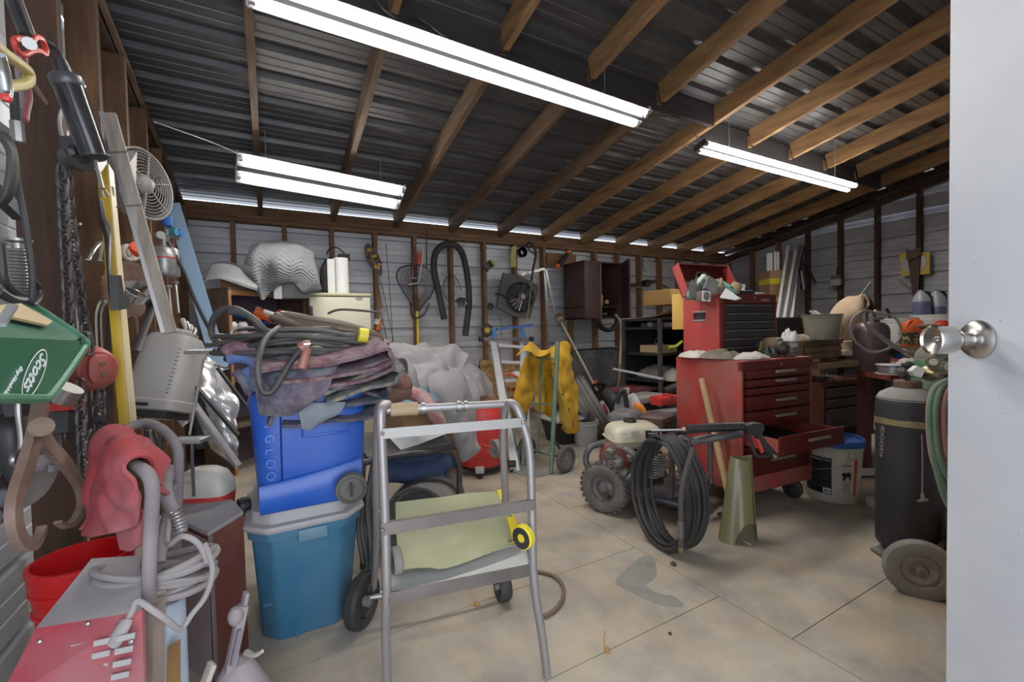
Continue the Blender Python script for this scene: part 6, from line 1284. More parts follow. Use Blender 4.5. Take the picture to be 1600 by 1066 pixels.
# spray gun
gt = T('spray_gun', 'black pressure washer gun lying on the washer handle bar', 'spray gun', at(1165, 690, 2.0))
G = lambda x, y, d=2.02: at(x, y, d)
b = B(); b.cyl(G(1018, 673, 2.1), G(1066, 672, 2.07), .006, n=8); part(b, 'lance', steel, gt)
b = B(); b.cyl(G(1066, 672, 2.07), G(1076, 671, 2.06), .012, n=10); part(b, 'lance_nut', brass, gt)
b = B(); b.tube([G(1074, 671), G(1100, 669), G(1155, 667), G(1166, 668)], .021, 12, 3); fg = part(b, 'foregrip', blk, gt)
for k in range(10): b = B(); q = G(1082+k*7.5, 669.5, 2.0); b.box(q-V((0, 0, 0)), (.014, .02, .004), rz=-.5); part(b, 'grip_slot', darkst, fg)
b = B(); b.prism([G(1160, 663), G(1175, 659), G(1186, 661), G(1188, 668), G(1184, 676), G(1192, 688), G(1208, 706), G(1204, 712), (G(1196, 710)), G(1186, 695), G(1176, 680), G(1163, 675)], -fdh*.035); part(b, 'gun_body', blk, gt)
b = B(); b.tube([G(1170, 678, 1.99), G(1175, 695, 1.99), G(1182, 712, 1.99), G(1198, 713, 1.99), G(1204, 709, 1.99)], .008, 8, 5); part(b, 'trigger_guard', blk, gt)
b = B(); b.prism([G(1178, 684, 1.99), G(1184, 686, 1.99), G(1192, 704, 1.99), G(1188, 708, 1.99)], -fdh*.012); part(b, 'trigger', redp, gt)
b = B(); b.cyl(G(1206, 708, 2.0), G(1214, 716, 1.98), .011, n=8); part(b, 'brass_inlet', brass, gt)
b = B(); b.tube([G(1048, 694, 2.06), G(1065, 685, 2.06), G(1085, 690, 2.05), G(1120, 684, 2.0), G(1160, 678, 1.99)], .017, 10, 5); part(b, 'hose_arm', frb, gt)
b = B(); b.prism([G(1080, 686, 2.08), G(1130, 679, 2.06), G(1145, 681, 2.05), G(1100, 692, 2.06)], V((0, 0, .008))); part(b, 'pale_bracket', whitep, gt)
for k in range(3): b = B(); b.torus(G(1058+k*13, 690, 2.02), (.8, .2, .3), .014, .0035, 16, 6); part(b, 'spring_clip', steel, gt)
# rolled olive sheet
olv = mat('olive_plastic', (.15, .15, .07), .35, col2=(.21, .19, .085), scale=2.5, stretch=(3, 3, .6), spec=.6)
c0 = (FL(1133, 835)+FL(1182, 858))/2+fdh*.015-rdh*.004; topz = W(1157, 716, Y=c0.y).z
b = B(); n = 44; rows = []
cT = W(1158, 716, Y=c0.y+.01)
for i in range(13):
    f = i/12; l = []
    for k in range(n+1):
        a = 2*PI*k/n*.98; rx = .088+(.050-.088)*f; ry = .055+(.030-.055)*f
        p = V((c0.x, c0.y, 0)).lerp(V((cT.x, cT.y, 0)), f)+rdh*math.cos(a-.8)*rx+fdh*math.sin(a-.8)*ry
        z0_ = 0.0
        aa_ = (a-.8+2*PI) % (2*PI)
        if 4.3 < aa_ < 5.9: z0_ = .10*math.sin((aa_-4.3)/1.6*PI)**.5+.02*noise.noise(V((aa_*9, 0, 0)))
        p.z = z0_+(topz-z0_)*f+.008*math.sin(a*2)*f; l.append(p)
    rows.append(l)
b.grid(rows, .0022); t = T('rolled_sheet', 'olive rolled plastic sheet standing on the floor, torn at the foot', 'plastic roll', c0); part(b, 'sheet', olv, t, ang=60)
b = B(face_frame(W(1151, 785, Y=c0.y-.078), rt*.2+V((0, 0, 1)), -rt)); b.tube([(-.05+.008*k, .009*(1 if k % 2 else -1)*(1+.5*math.sin(k*2)), 0) for k in range(13)], .0008, 4, 4); part(b, 'handwriting', grey_pl, t)
b = B(); b.prism([W(1160, 845, Y=c0.y-.06), W(1182, 862, Y=c0.y-.075), W(1178, 850, Y=c0.y-.05)], (0, .002, 0)); part(b, 'torn_tip', mat('tape_tan', (.62, .45, .2), .7), t)
# little things on the floor
for i, (x, y, r_, m, lab) in enumerate(((1010, 844, .012, card, 'small tan crumb on the floor under the hose coil'), (1052, 883, .012, darkst, 'small dark nut on the floor in front of the hose coil'), (1126, 806, .018, rust, 'rusty nut on the floor left of the rolled olive sheet'), (1047, 991, .006, darkst, 'tiny dark pebble near the slab joint'), (745, 945, .012, mat('dry_leaf', (.40, .22, .08), .8), 'dry leaf under the tray near the right caster'), (948, 1015, .008, mat('dry_leaf', (0, 0, 0)), 'brown leaf stem on the floor at the bottom of the photo'))):
    c = FL(x, y); b = B(); b.lathe([(0, 0), (r_, 0), (r_*1.1, r_*.5), (r_*.6, r_), (0, r_)], c, n=7); one(b, 'debris', m, lab, 'debris')
b = B(); b.tube([FL(948, 1015)+V((0, 0, .004)), FL(944, 1008)+V((0, 0, .01)), FL(946, 1000)+V((0, 0, .03))], .0018, 5, 4); b.lathe([(0, 0), (.009, 0), (.006, .006), (0, .006)], FL(949, 1020), n=6); one(b, 'twig', mat('dry_leaf', (0, 0, 0)), 'curled twig standing on the floor at the bottom', 'twig', kind='stuff')
b = B(); b.tube([FL(888, 772), FL(893, 769), FL(898, 773), FL(892, 776)], .0015, 5, 5, closed=True); one(b, 'blue_string', bluep, 'small loop of blue string on the floor near the washer wheel', 'string')
# ================================================================ COOLER, TOTE, BLANKETS, WORK STAND
def chring(cx, cy, z, hx, hy, c, seg=1):
    p = [(hx-c, -hy), (hx, -hy+c), (hx, hy-c), (hx-c, hy), (-hx+c, hy), (-hx, hy-c), (-hx, -hy+c), (-hx+c, -hy)]
    out = []; n = len(p)
    for i in range(n):
        a, b_, c_ = V((*p[i-1], 0)), V((*p[i], 0)), V((*p[(i+1) % n], 0)); k = .012
        out.append(b_+(a-b_).normalized()*k); out.append(b_+(a-b_).normalized()*k*.25+(c_-b_).normalized()*k*.25); out.append(b_+(c_-b_).normalized()*k)
    return [V((cx+q.x, cy+q.y, z)) for q in out]
totem = mat('tote_blue', (.026, .14, .25), .45, col2=(.035, .165, .28), scale=5, dust=.25, dcol=(.22, .25, .28))
t = T('storage_tote', 'teal blue storage tote with grey lid under the blue cooler', 'tote', (.095, 1.82, 0))
b = B(); b.ring([chring(.088, 1.83, 0, .130, .185, .045), chring(.088, 1.83, .012, .142, .195, .05), chring(.092, 1.82, .36, .166, .222, .06), chring(.092, 1.82, .362, .176, .232, .062), chring(.092, 1.82, .395, .180, .236, .062)]); part(b, 'body', totem, t)
b = B(); b.ring([chring(.092, 1.82, .392, .186, .242, .066), chring(.092, 1.82, .402, .190, .246, .066), chring(.092, 1.82, .412, .186, .242, .066), chring(.092, 1.82, .415, .168, .222, .06), chring(.092, 1.82, .450, .164, .218, .06), chring(.092, 1.82, .452, .15, .2, .05)]); part(b, 'lid', mat('lid_grey', (.36, .35, .35), .6, dust=.4, dcol=(.45, .42, .42)), t)
b = B(); b.bx((.06, 1.578, .345), (.15, 1.60, .385), .004); part(b, 'label_recess', mat('tote_pale', (.12, .22, .30), .5), t)
b = B(); b.tube([(-.045, 1.655, .13), (-.01, 1.637, .135), (.02, 1.635, .12), (.04, 1.637, .08), (.05, 1.64, .0)], .006, 8, 6); part(b, 'moulded_curve', totem, t)
bluec = mat('cooler_blue', (.006, .075, .42), .35, col2=(.01, .10, .50), scale=3, dust=.25, dcol=(.12, .18, .36))
CX, CY = .115, 1.80
t = T('wheeled_cooler', 'large royal blue wheeled cooler standing on the grey lid of the teal tote', 'cooler', (CX, CY, .452))
b = B(); b.srect([(CX, CY, .453, .150, .185, 7), (CX, CY, .47, .165, .20, 7), (CX, CY, .60, .172, .205, 8), (CX, CY, .79, .182, .215, 8)], 48); cb_ = part(b, 'body', bluec, t)
b = B(); b.srect([(CX, CY, .79, .186, .22, 8), (CX, CY, .80, .188, .222, 8), (CX, CY, .84, .18, .21, 8), (CX, CY, .85, .16, .19, 7)], 48); part(b, 'lid', bluec, t)
rows = []
for z, o in ((.456, .0), (.47, .012), (.53, .014), (.545, .004)):
    rows.append([V((x, 1.80-.204-o, z+(.045*((x+.06)/.34)**1.5 if z > .5 and x > -.06 else 0))) for x in [-.045+.31*k/12 for k in range(13)]])
b = B(); b.grid(rows, .008); part(b, 'lower_skirt', bluec, t)
b = B(); b.bx((.085, 1.588, .735), (.225, 1.60, .745), .003); b.bx((.085, 1.586, .685), (.225, 1.602, .693), .003); b.bx((.080, 1.586, .685), (.088, 1.602, .745), .003); b.bx((.222, 1.586, .685), (.230, 1.602, .745), .003); part(b, 'handle_frame', bluec, t, kind='stuff')
b = B(); b.bx((.088, 1.597, .69), (.222, 1.6, .738)); part(b, 'handle_recess', mat('deep_blue', (.004, .03, .17), .5), t)
b = B(); b.tube([(.02, 1.594, .53), (.021, 1.589, .66), (.022, 1.585, .78)], .003, 6); part(b, 'seam_line', mat('deep_blue', (0, 0, 0)), t)
for i, ch in enumerate('IGLOO'): text(ch, .038, face_frame(V((-.012, 1.592-.0*i, .735-i*.040)), (0, 0, -1), (1, 0, 0)), mat('cooler_embossed', (.03, .15, .55), .3), t, ext=.0025, name='embossed_letter')
wc_ = at(549, 763, 1.44); ax = V((-.15, -1, 0)).normalized()
b = B(); b.lathe([(0, -.03), (.040, -.03), (.048, -.02), (.050, 0), (.048, .014), (.040, .018), (.036, .010), (.012, .008), (.010, .014), (0, .014)], wc_, ax, 32); wh = part(b, 'wheel', mat('dusty_black_wheel', (.10, .095, .09), .8, dust=.6, dcol=(.22, .20, .18)), t)
b = B(); b.beam(wc_+ax*.016-V((0, 0, .022)), wc_+ax*.016+V((0, 0, .022)), .006, .008); part(b, 'hub_bar', blk, wh)
wc_ = at(380, 792, 1.55); b = B(); b.lathe([(0, -.02), (.03, -.02), (.034, 0), (.03, .014), (0, .014)], wc_, V((-1, -.3, 0)), 20); part(b, 'side_foot', blk, t)
# ---- blankets
bk1 = mat('blanket_mauve', (.17, .18, .22), .95, col2=(.05, .07, .11), scale=26, sharp=.1, bump=1., mix=.5, dust=.5, dcol=(.22, .12, .13))
bk2 = mat('blanket_maroon', (.16, .06, .075), .95, col2=(.27, .18, .18), scale=24, sharp=.1, bump=.8, dust=.4, dcol=(.13, .14, .2))
bk3 = mat('blanket_teal_tan', (.27, .26, .20), .95, col2=(.05, .11, .16), scale=24, sharp=.1, bump=.8, dust=.4, dcol=(.3, .2, .16))
bk4 = mat('blanket_navy', (.035, .055, .085), .95, col2=(.14, .12, .14), scale=28, sharp=.1, bump=.8)
bk5 = mat('blanket_rust', (.20, .10, .065), .95, col2=(.13, .07, .06), scale=22, bump=.9, sharp=.08)
def layer(pts, y0, y1, th, m, name, lab, seed, droop=.03, group=None, amp=.012):
    cur = cr([W(x, y, Y=y0) for x, y in pts], 7); rows = []
    n = 9
    for i in range(n):
        f = i/(n-1); yy = y0+(y1-y0)*f; dz = -droop*(1-f)**6
        rows.append([V((p.x+.012*noise.noise(V((k*.15, f*3, seed))), yy+.015*noise.noise(V((k*.2, seed, 1.5))), p.z+dz+amp*noise.noise(V((p.x*7, yy*7, seed))))) for k, p in enumerate(cur)])
    b = B(); b.grid(rows, th); return one(b, name, m, lab, 'blanket', group, ang=70)
layer([(420, 652), (445, 612), (500, 596), (560, 598), (592, 610), (590, 634), (560, 642), (500, 646), (440, 650)], 1.56, 1.95, .012, bk4, 'moving_blanket', 'lowest dark navy moving blanket folded on the blue cooler', 1)
layer([(418, 620), (470, 598), (540, 590), (598, 588), (606, 598), (600, 612), (540, 618), (470, 630)], 1.55, 1.95, .014, bk4, 'moving_blanket', 'second dark blanket from the bottom, its fold towards the grey sheet', 2)
layer([(500, 604), (540, 586), (590, 568), (618, 566), (624, 578), (612, 588), (570, 596), (510, 616)], 1.52, 1.95, .013, bk3, 'moving_blanket', 'tan and teal blanket with a rounded fold over the navy ones', 3)
layer([(478, 592), (520, 577), (570, 560), (606, 548), (612, 556), (606, 566), (570, 580), (500, 596)], 1.50, 1.95, .012, bk2, 'moving_blanket', 'mauve blanket fold between the maroon top and the tan one', 4)
layer([(400, 566), (450, 556), (520, 553), (570, 542), (600, 530), (612, 536), (613, 548), (598, 557), (560, 568), (500, 576), (430, 580)], 1.48, 1.95, .012, bk2, 'moving_blanket', 'maroon topmost blanket with a thick rolled fold at its right end', 5)
b = B(); cloth(b, [[P(372, 556, 1.75), P(420, 560, 1.62), P(480, 563, 1.56), P(530, 572, 1.54)],
                   [P(385, 580, 1.62), P(430, 585, 1.52), P(480, 588, 1.50), P(520, 590, 1.50)],
                   [P(402, 612, 1.56), P(440, 615, 1.50), P(480, 618, 1.50), P(508, 612, 1.50)],
                   [P(412, 645, 1.56), P(430, 648, 1.53), P(452, 645, 1.53), P(462, 634, 1.52)]], 8, 8, .012, amp=.02, freq=9, seed=3, ridge=.012); one(b, 'draped_blanket', bk1, 'mauve grey blanket draped down the near left corner of the cooler', 'blanket', ang=70)
b = B(); cloth(b, [[P(462, 628, 1.54), P(500, 630, 1.54), P(540, 628, 1.54)], [P(468, 650, 1.54), P(500, 650, 1.53), P(530, 645, 1.54)], [P(472, 670, 1.56), P(485, 671, 1.56), P(500, 660, 1.56)]], 5, 5, .008, amp=.006); one(b, 'blanket_corner', mat('blanket_grey', (.26, .29, .31), .95, col2=(.18, .21, .24), scale=9, bump=.6), 'pale grey blanket corner hanging over the cooler handle', 'blanket')
for i, (p, r, m, lab) in enumerate((([(352, 552), (362, 545), (385, 545), (400, 552)], .028, bk2, 'plum roll of cloth at the left end of the blanket pile'), ([(355, 563), (370, 558), (390, 562), (404, 575)], .026, mat('blanket_blue', (.07, .16, .38), .9, col2=(.15, .15, .25), scale=8), 'bright blue cloth bunched at the left end of the blanket pile'), ([(368, 580), (378, 590), (388, 605), (392, 615)], .022, bk1, 'mauve cloth end hanging at the left of the cooler'), ([(396, 560), (410, 575), (420, 590), (425, 605)], .025, mat('blanket_pink', (.34, .20, .24), .95, col2=(.22, .16, .2), scale=8), 'pink grey cloth roll beside the big cable loop'), ([(382, 575), (396, 592), (402, 610)], .024, mat('blanket_blue', (0, 0, 0)), 'blue cloth end between the mauve and pink ones'))):
    b = B(); pp = cr([P(x, y, 1.62) for x, y in p], 6); b.tube([q+V((0, 0, .006*noise.noise(q*30))) for q in pp], r, 12, flat=.75); one(b, 'cloth_roll', m, lab, 'cloth')
b = B(); b.sph(P(617, 603, 1.78), .07, 16, (1.0, 1.2, .9)); b.sph(P(612, 615, 1.75), .065, 14, (1.3, 1, .6)); one(b, 'rust_blanket', bk5, 'rust brown speckled blanket bulging right of the blanket pile', 'blanket', kind=None)
# ---- cables on top
cbk = mat('cable_black', (.035, .035, .036), .5, dust=.6, dcol=(.22, .20, .18)); ctan = mat('cable_tan', (.14, .10, .07), .5, dust=.5, dcol=(.28, .22, .17))
random.seed(9)
t = T('cable_coil', 'pile of black welding cables coiled on top of the blankets', 'cable', P(470, 545, 1.7))
for k in range(13):
    cc_ = P(475+random.uniform(-14, 14), 536, 1.72)+V((0, 0, -.035+.006*k)); rx = random.uniform(.20, .29); ry = random.uniform(.12, .17); ph = random.uniform(0, 1)
    b = B(); b.tube([cc_+V((math.cos(a)*rx, math.sin(a)*ry, .012*math.sin(2*a+ph*6)+.008*math.sin(3*a))) for a in [2*PI*i/20 for i in range(20)]], .0075, 8, 3, closed=True); part(b, 'cable_loop', cbk, t)
for k in range(5):
    cc_ = P(520+random.uniform(-8, 8), 520, 1.74)+V((0, 0, -.012+.010*k)); rx = random.uniform(.165, .20)
    b = B(); b.tube([cc_+V((math.cos(a)*rx, math.sin(a)*.12, -.05*math.cos(a)+.01*math.sin(2*a+k))) for a in [2*PI*i/20 for i in range(20)]], .010, 8, 3, closed=True); part(b, 'tan_loop', ctan, t)
b = B(); b.cyl(P(560, 523, 1.60), P(574, 525, 1.60), .026, n=14); part(b, 'yellow_tape', mat('tape_yellow', (0, 0, 0)), t)
b = B(); b.tube([P(x, y, Y) for x, y, Y in [(430, 545, 1.66), (412, 525, 1.62), (395, 500, 1.60), (372, 484, 1.62), (348, 484, 1.65), (333, 500, 1.68), (332, 525, 1.7), (350, 540, 1.68), (385, 548, 1.66), (430, 556, 1.64)]], .010, 10, 8); part(b, 'rising_loop', cbk, t)
b = B(); b.tube([P(x, y, Y) for x, y, Y in [(440, 548, 1.64), (425, 528, 1.60), (400, 502, 1.58), (380, 489, 1.60), (360, 488, 1.62)]], .010, 10, 8); part(b, 'rising_loop', cbk, t)
b = B(); b.tube([P(x, y, Y) for x, y, Y in [(436, 512, 1.60), (415, 530, 1.50), (404, 560, 1.44), (404, 590, 1.43), (411, 612, 1.43), (425, 612, 1.43), (440, 590, 1.44), (455, 565, 1.45), (472, 544, 1.46)]], .0095, 10, 8); part(b, 'hanging_loop', cbk, t)
t = T('welding_clamp', 'copper red welding clamp at the end of the hanging cable loop', 'clamp', P(476, 560, 1.45))
cop = mat('copper_red', (.30, .10, .075), .5, .2, col2=(.4, .2, .16), scale=9)
b = B(); b.tube([P(469, 545, 1.455), P(477, 540, 1.455), P(483, 540, 1.455)], .016, 10, 4); part(b, 'clamp_head', cop, t)
b = B(); b.cyl(P(480, 545, 1.455), P(471, 577, 1.44), .013, .014, 12); part(b, 'grip', cop, t); b = B(); b.beam(P(474, 538, 1.44), P(485, 537, 1.44), .02, .006); part(b, 'jaw', steel, t)
rod([(590, 488), (560, 485), (530, 484), (512, 490)], 1.9, .005, cbk, 'thin_cable', 'thin black cable arching behind the coil before the refrigerator', 'cable', 6)
b = B(); b.bx(P(482, 500, 3.9), P(489, 478, 3.8), .01); one(b, 'black_sprayer_cap', blk, 'small black bottle between cabinet and refrigerator', 'bottle')
# ---- grey sheet pile, cartons, jeans
shc = mat('grey_sheet', (.29, .275, .28), .8, col2=(.25, .235, .24), scale=3, spec=.4)
b = B(); cloth(b, [[P(600, 546, 2.9), P(640, 542, 3.0), P(680, 548, 3.05), P(715, 556, 3.0), P(726, 562, 2.95)],
                   [P(610, 552, 2.55), P(650, 552, 2.6), P(682, 556, 2.65), P(712, 568, 2.65), P(728, 575, 2.7)],
                   [P(618, 575, 2.40), P(652, 578, 2.45), P(680, 585, 2.45), P(705, 590, 2.5), P(730, 600, 2.6)],
                   [P(622, 598, 2.32), P(652, 600, 2.36), P(676, 605, 2.36), P(700, 608, 2.42), P(728, 625, 2.55)],
                   [P(628, 616, 2.30), P(648, 612, 2.34), P(670, 614, 2.36), P(700, 628, 2.42), P(722, 650, 2.55)]], 14, 14, .004, amp=.12, freq=4, seed=4, ridge=.05, amp2=.05); one(b, 'crumpled_sheet', shc, 'large crumpled pale grey sheet heaped right of the blankets', 'sheet', ang=70)
b = B(); cloth(b, [[P(668, 590, 2.30), P(690, 580, 2.34), P(715, 580, 2.42), P(728, 590, 2.5)],
                   [P(672, 612, 2.24), P(694, 602, 2.24), P(718, 605, 2.34), P(736, 620, 2.46)],
                   [P(686, 640, 2.24), P(704, 636, 2.22), P(722, 640, 2.3), P(742, 660, 2.44)],
                   [P(706, 672, 2.26), P(718, 672, 2.25), P(732, 675, 2.3), P(746, 690, 2.4)],
                   [P(714, 700, 2.28), P(722, 704, 2.27), P(736, 700, 2.3), P(750, 700, 2.38)],
                   [P(720, 720, 2.30), P(728, 718, 2.30), P(738, 712, 2.32), P(746, 706, 2.38)]], 10, 10, .004, amp=.02, freq=5, seed=8, ridge=.02); one(b, 'hanging_sheet', shc, 'smooth grey sheet end hanging down before the red vacuum', 'sheet', ang=70)
b = B(); cloth(b, [[P(716, 572, 3.2), P(735, 574, 3.3), P(755, 590, 3.3)], [P(722, 590, 2.9), P(744, 590, 2.95), P(764, 602, 3.1)], [P(728, 614, 2.85), P(746, 612, 2.85), P(766, 616, 3.0)], [P(730, 622, 2.84), P(748, 620, 2.84), P(767, 622, 2.98)]], 10, 10, .006, amp=.05, freq=8, seed=12, ridge=.03); one(b, 'folded_sheet', shc, 'smaller pale grey folded sheet on the carton beside the ladder', 'sheet', ang=70)
def carton(a, c, name, lab, m=card):
    b = B(); b.bx(a, c, .003); return one(b, name, m, lab, 'carton')
p0_ = P(735, 620, 2.9); p1_ = P(766, 652, 2.9); carton((p0_.x-.25, 2.92, 0), (p1_.x, 3.3, p0_.z), 'brown_carton', 'tall brown carton under the smaller folded grey sheet')
q0_ = P(605, 645, 2.25); q1_ = P(632, 690, 2.25)
t = T('open_carton', 'brown carton with a blue cloth under the grey sheet pile', 'carton', P(640, 692, 2.3))
ca_, cb2, cc2 = P(632, 690, 2.10), P(604, 686, 2.28), P(698, 676, 2.40)
for q in (ca_, cb2, cc2): q.z = P(632, 690, 2.10).z
hz = P(632, 640, 2.10).z-ca_.z
cm2 = mat('carton_dark_side', (.24, .13, .06), .85, col2=(.2, .11, .05), scale=6)
b = B(); b.prism([ca_, cc2, cc2+(cb2-ca_), cb2], (0, 0, hz)); part(b, 'body', card, t)
b = B(); b.prism([ca_+V((0, 0, hz)), cc2+V((0, 0, hz)), cc2+V((.02, -.06, hz-.03)), ca_+V((.02, -.06, hz-.03))], (0, 0, .004)); part(b, 'flap', card, t)
heap((ca_+cb2+cc2)/3+V((.02, .05, hz)), .34, .26, .08, mat('pale_blue_cloth', (.20, .32, .38), .9, col2=(.12, .2, .28), scale=9), 'blue_cloth', 'crumpled pale blue cloth on the open carton', 'cloth', 23)
b = B(); b.tube([P(641, 614, 2.1), P(660, 622, 2.05), P(676, 642, 2.02), (P(690, 664, 2.05))], .055, 14, 6, r2=.045, flat=.6); one(b, 'floral_pillow', mat('floral_pink', (.40, .28, .25), .9, col2=(.28, .12, .12), scale=16, sharp=.12), 'pink floral cloth roll sticking out under the grey sheet', 'cloth')
b = B(); b.prism([P(607, 683, 2.02), P(700, 668, 2.2), P(702, 676, 2.15), P(628, 705, 2.0)], V((0, .003, 0))); one(b, 'white_paper_sheet', mat('grey_paper', (.55, .54, .53), .8), 'white paper sheet sticking out under the open carton', 'paper')
t = T('black_chair', 'black tubular chair frame holding the cartons and jeans', 'chair', FL(690, 850))
ct = mat('black_tube_paint', (.02, .02, .022), .4, .3, dust=.3)
f1, f2 = P(718, 790, 2.02), P(610, 790, 1.95)
b = B(); b.tube([V((P(718, 780, 2.0).x, 2.0, .01)), P(718, 760, 2.0), P(717, 728, 2.0), P(706, 708, 2.0), P(690, 704, 1.99), P(640, 709, 1.97), P(600, 716, 1.95), P(575, 722, 1.95), P(566, 740, 1.95), V((P(564, 780, 1.95).x, 1.95, .01))], .014, 10, 5); part(b, 'front_frame', ct, t)
b = B(); b.tube([V((P(718, 780, 2.0).x+.06, 2.45, .01)), P(717, 728, 2.0)+V((.05, .42, 0)), P(706, 708, 2.0)+V((.03, .42, 0)), P(600, 716, 1.95)+V((.03, .45, 0)), P(566, 740, 1.95)+V((.02, .45, 0)), V((P(564, 780, 1.95).x, 2.4, .01))], .014, 10, 5); part(b, 'rear_frame', ct, t)
sz = P(632, 690, 2.10).z-.012; b = B(); b.bx((P(575, 722, 1.97).x, 1.97, sz-.03), (P(706, 708, 2.0).x, 2.45, sz)); part(b, 'seat', blk, t)
den = mat('denim', (.03, .05, .11), .95, col2=(.055, .08, .15), scale=12, bump=.4)
for i, (p, r, lab) in enumerate((([(600, 720), (640, 712), (680, 706), (702, 690)], .060, 'upper roll of dark denim on the black chair frame'), ([(590, 735), (640, 735), (680, 728), (702, 715)], .070, 'lower roll of dark denim sagging from the black chair frame'), ([(640, 745), (670, 748), (690, 742)], .048, 'small denim fold over the dark drum'))):
    b = B(); pp = cr([P(x, y, 2.13-.02*i) for x, y in p], 6); b.tube([q+V((0, 0, .012*noise.noise(q*14))) for q in pp], r, 14, flat=.8); one(b, 'denim_roll', den, lab, 'jeans')
# dark drum on the floor
dc = at(653, 790, 2.0); dc.z = .165; dax = (-fdh*.9+V((-.1, 0, 0))).normalized()
t = T('dark_drum', 'dark grey drum lying on its side under the denim', 'drum', (dc.x, dc.y, 0))
dm = mat('drum_grey', (.10, .098, .095), .6, dust=.4); b = B(); b.lathe([(0, -.3), (.150, -.3), (.160, -.28), (.160, .0), (.157, .012), (.148, .012), (.146, 0), (.135, -.03), (0, -.03)], dc, dax, 40); part(b, 'shell', dm, t)
b = B(); b.lathe([(0, -.028), (.11, -.028), (.12, -.02), (0, -.022)], dc, dax, 30); part(b, 'end_panel', mat('drum_end', (.05, .05, .052), .7), t)
t = T('luggage_cart', 'black folding cart with rubber wheels behind the work stand', 'cart', FL(680, 960))
for (x, y, dp_, r_) in ((566, 947, 1.53, .092), (785, 914, 1.66, .056)):
    c = at(x, y, dp_); c.z = r_; axc = (-rdh*.93-fdh*.36) if x > 600 else (rdh*.95-fdh*.2)
    b = B(); b.lathe([(0, -.016), (r_*.55, -.016), (r_*.6, -.02), (r_*.9, -.022), (r_, -.012), (r_, .012), (r_*.9, .022), (r_*.6, .02), (r_*.55, .01), (0, .01)], c, axc, 32); w_ = part(b, 'wheel', rub, t); b = B(); b.lathe([(0, .01), (r_*.2, .01), (r_*.2, .03), (0, .03)], c, axc, 12); part(b, 'hub_cap', grey_pl, w_)
ca3, cb3 = at(568, 935, 1.53), at(775, 904, 1.66)
b = B(); b.tube([ca3, at(640, 925, 1.56), at(700, 912, 1.60), cb3], .009, 8, 5); part(b, 'axle_bar', steel, t)
b = B(); b.tube([at(575, 940, 1.55), at(580, 860, 1.6), at(575, 780, 1.65), at(590, 700, 1.7)], .012, 8, 5); part(b, 'upright', ct, t)
for k in range(5): b = B(); b.tube([at(568+k*7, 880-k*4, 1.66), at(560+k*6, 820, 1.68), at(570+k*5, 770, 1.7), at(590+k*3, 748, 1.72)], .010, 8, 6); part(b, 'bungee_cord', cbk, t)
# ---- red shop vacuum
vc = FL(750, 748)+fdh*.19; t = T('shop_vacuum', 'red shop vacuum on casters half hidden behind the grey sheet', 'vacuum', vc)
b = B(); b.lathe([(0, .055), (.155, .055), (.170, .07), (.185, .16), (.188, .165), (.188, .18), (.198, .30), (.205, .42), (.19, .47), (.10, .50), (0, .5)], vc, n=40); part(b, 'tank', redp, t)
b = B(); b.lathe([(0, .04), (.16, .04), (.165, .062), (0, .062)], vc, n=30); part(b, 'base_ring', blk, t)
for x, y in ((750, 744), (800, 733), (706, 733)):
    c = at(x, y, dep(FL(750, 748))+(.0 if x == 750 else .12)); c.z = 0
    b = B(); b.box(c+V((0, 0, .06)), (.06, .05, .04), rz=-.5, bev=.006); f_ = part(b, 'caster_foot', mat('foot_pale', (.42, .41, .38), .5, dust=.4) if x == 750 else blk, t); b = B(); b.cyl(c+V((-.012, 0, .018)), c+V((.012, 0, .018)), .018, n=14); part(b, 'caster', blk, f_)
c = at(775, 701, 2.62); b = B(); b.lathe([(0, -.02), (.05, -.02), (.056, -.01), (.056, .01), (.05, .02), (.03, .012), (.012, .012), (.010, .02), (0, .02)], c, (-rdh*.8-fdh*.55), 26); part(b, 'grey_wheel', mat('grey_rubber_wheel', (0, 0, 0)), t); b = B(); b.cyl(at(750, 695, 2.7), c, .008); part(b, 'red_arm', redp, t)
# ---- work stand in the foreground
alg = mat('dusty_tube_metal', (.34, .32, .32), .45, .55, dust=.5, dcol=(.36, .31, .31)); dkb = mat('dark_angle_iron', (.13, .11, .105), .5, .5, dust=.4); lab_ = mat('pale_flat_bar', (.33, .32, .30), .5, .3, dust=.3)
t = T('work_stand', 'tubular metal roller stand with flat bars and white tray in the foreground', 'stand', FL(700, 1030))
b = B(); b.tube([at(606, 1108, 1.20), at(603, 1000, 1.17), at(604, 930, 1.138), at(602, 825, 1.138), at(597, 700, 1.138), at(595, 655, 1.138), at(597, 638, 1.15), at(606, 632, 1.18)], .0125, 12, 6); part(b, 'front_leg', alg, t)
b = B(); b.tube([at(855, 1058, 1.262), at(848, 1000, 1.262), at(834, 905, 1.258), at(831, 800, 1.258), at(827, 705, 1.258), at(816, 660, 1.258), at(806, 636, 1.265), at(795, 630, 1.28), at(788, 640, 1.30)], .0125, 12, 6); part(b, 'front_leg', alg, t)
b = B(); b.tube([at(606, 632, 1.18), at(594, 634, 1.22), at(590, 660, 1.24), at(588, 760, 1.32), at(588, 860, 1.48), at(580, 950, 1.64)], .0115, 12, 6); part(b, 'rear_leg', alg, t)
b = B(); b.tube([at(788, 640, 1.30), at(786, 700, 1.34), at(790, 800, 1.46), at(786, 900, 1.78)], .0115, 12, 6); part(b, 'rear_leg', alg, t)
tpa, tpb = at(604, 641, 1.18), at(792, 631, 1.29)
b = B(); b.cyl(tpa, tpb, .0115, n=14); part(b, 'top_tube', alg, t)
b = B(); b.cyl(tpa.lerp(tpb, .03), tpa.lerp(tpb, .24), .018, n=16); part(b, 'wrapped_sleeve', mat('tan_sleeve', (.36, .24, .13), .7, dust=.4, dcol=(.45, .38, .3)), t)
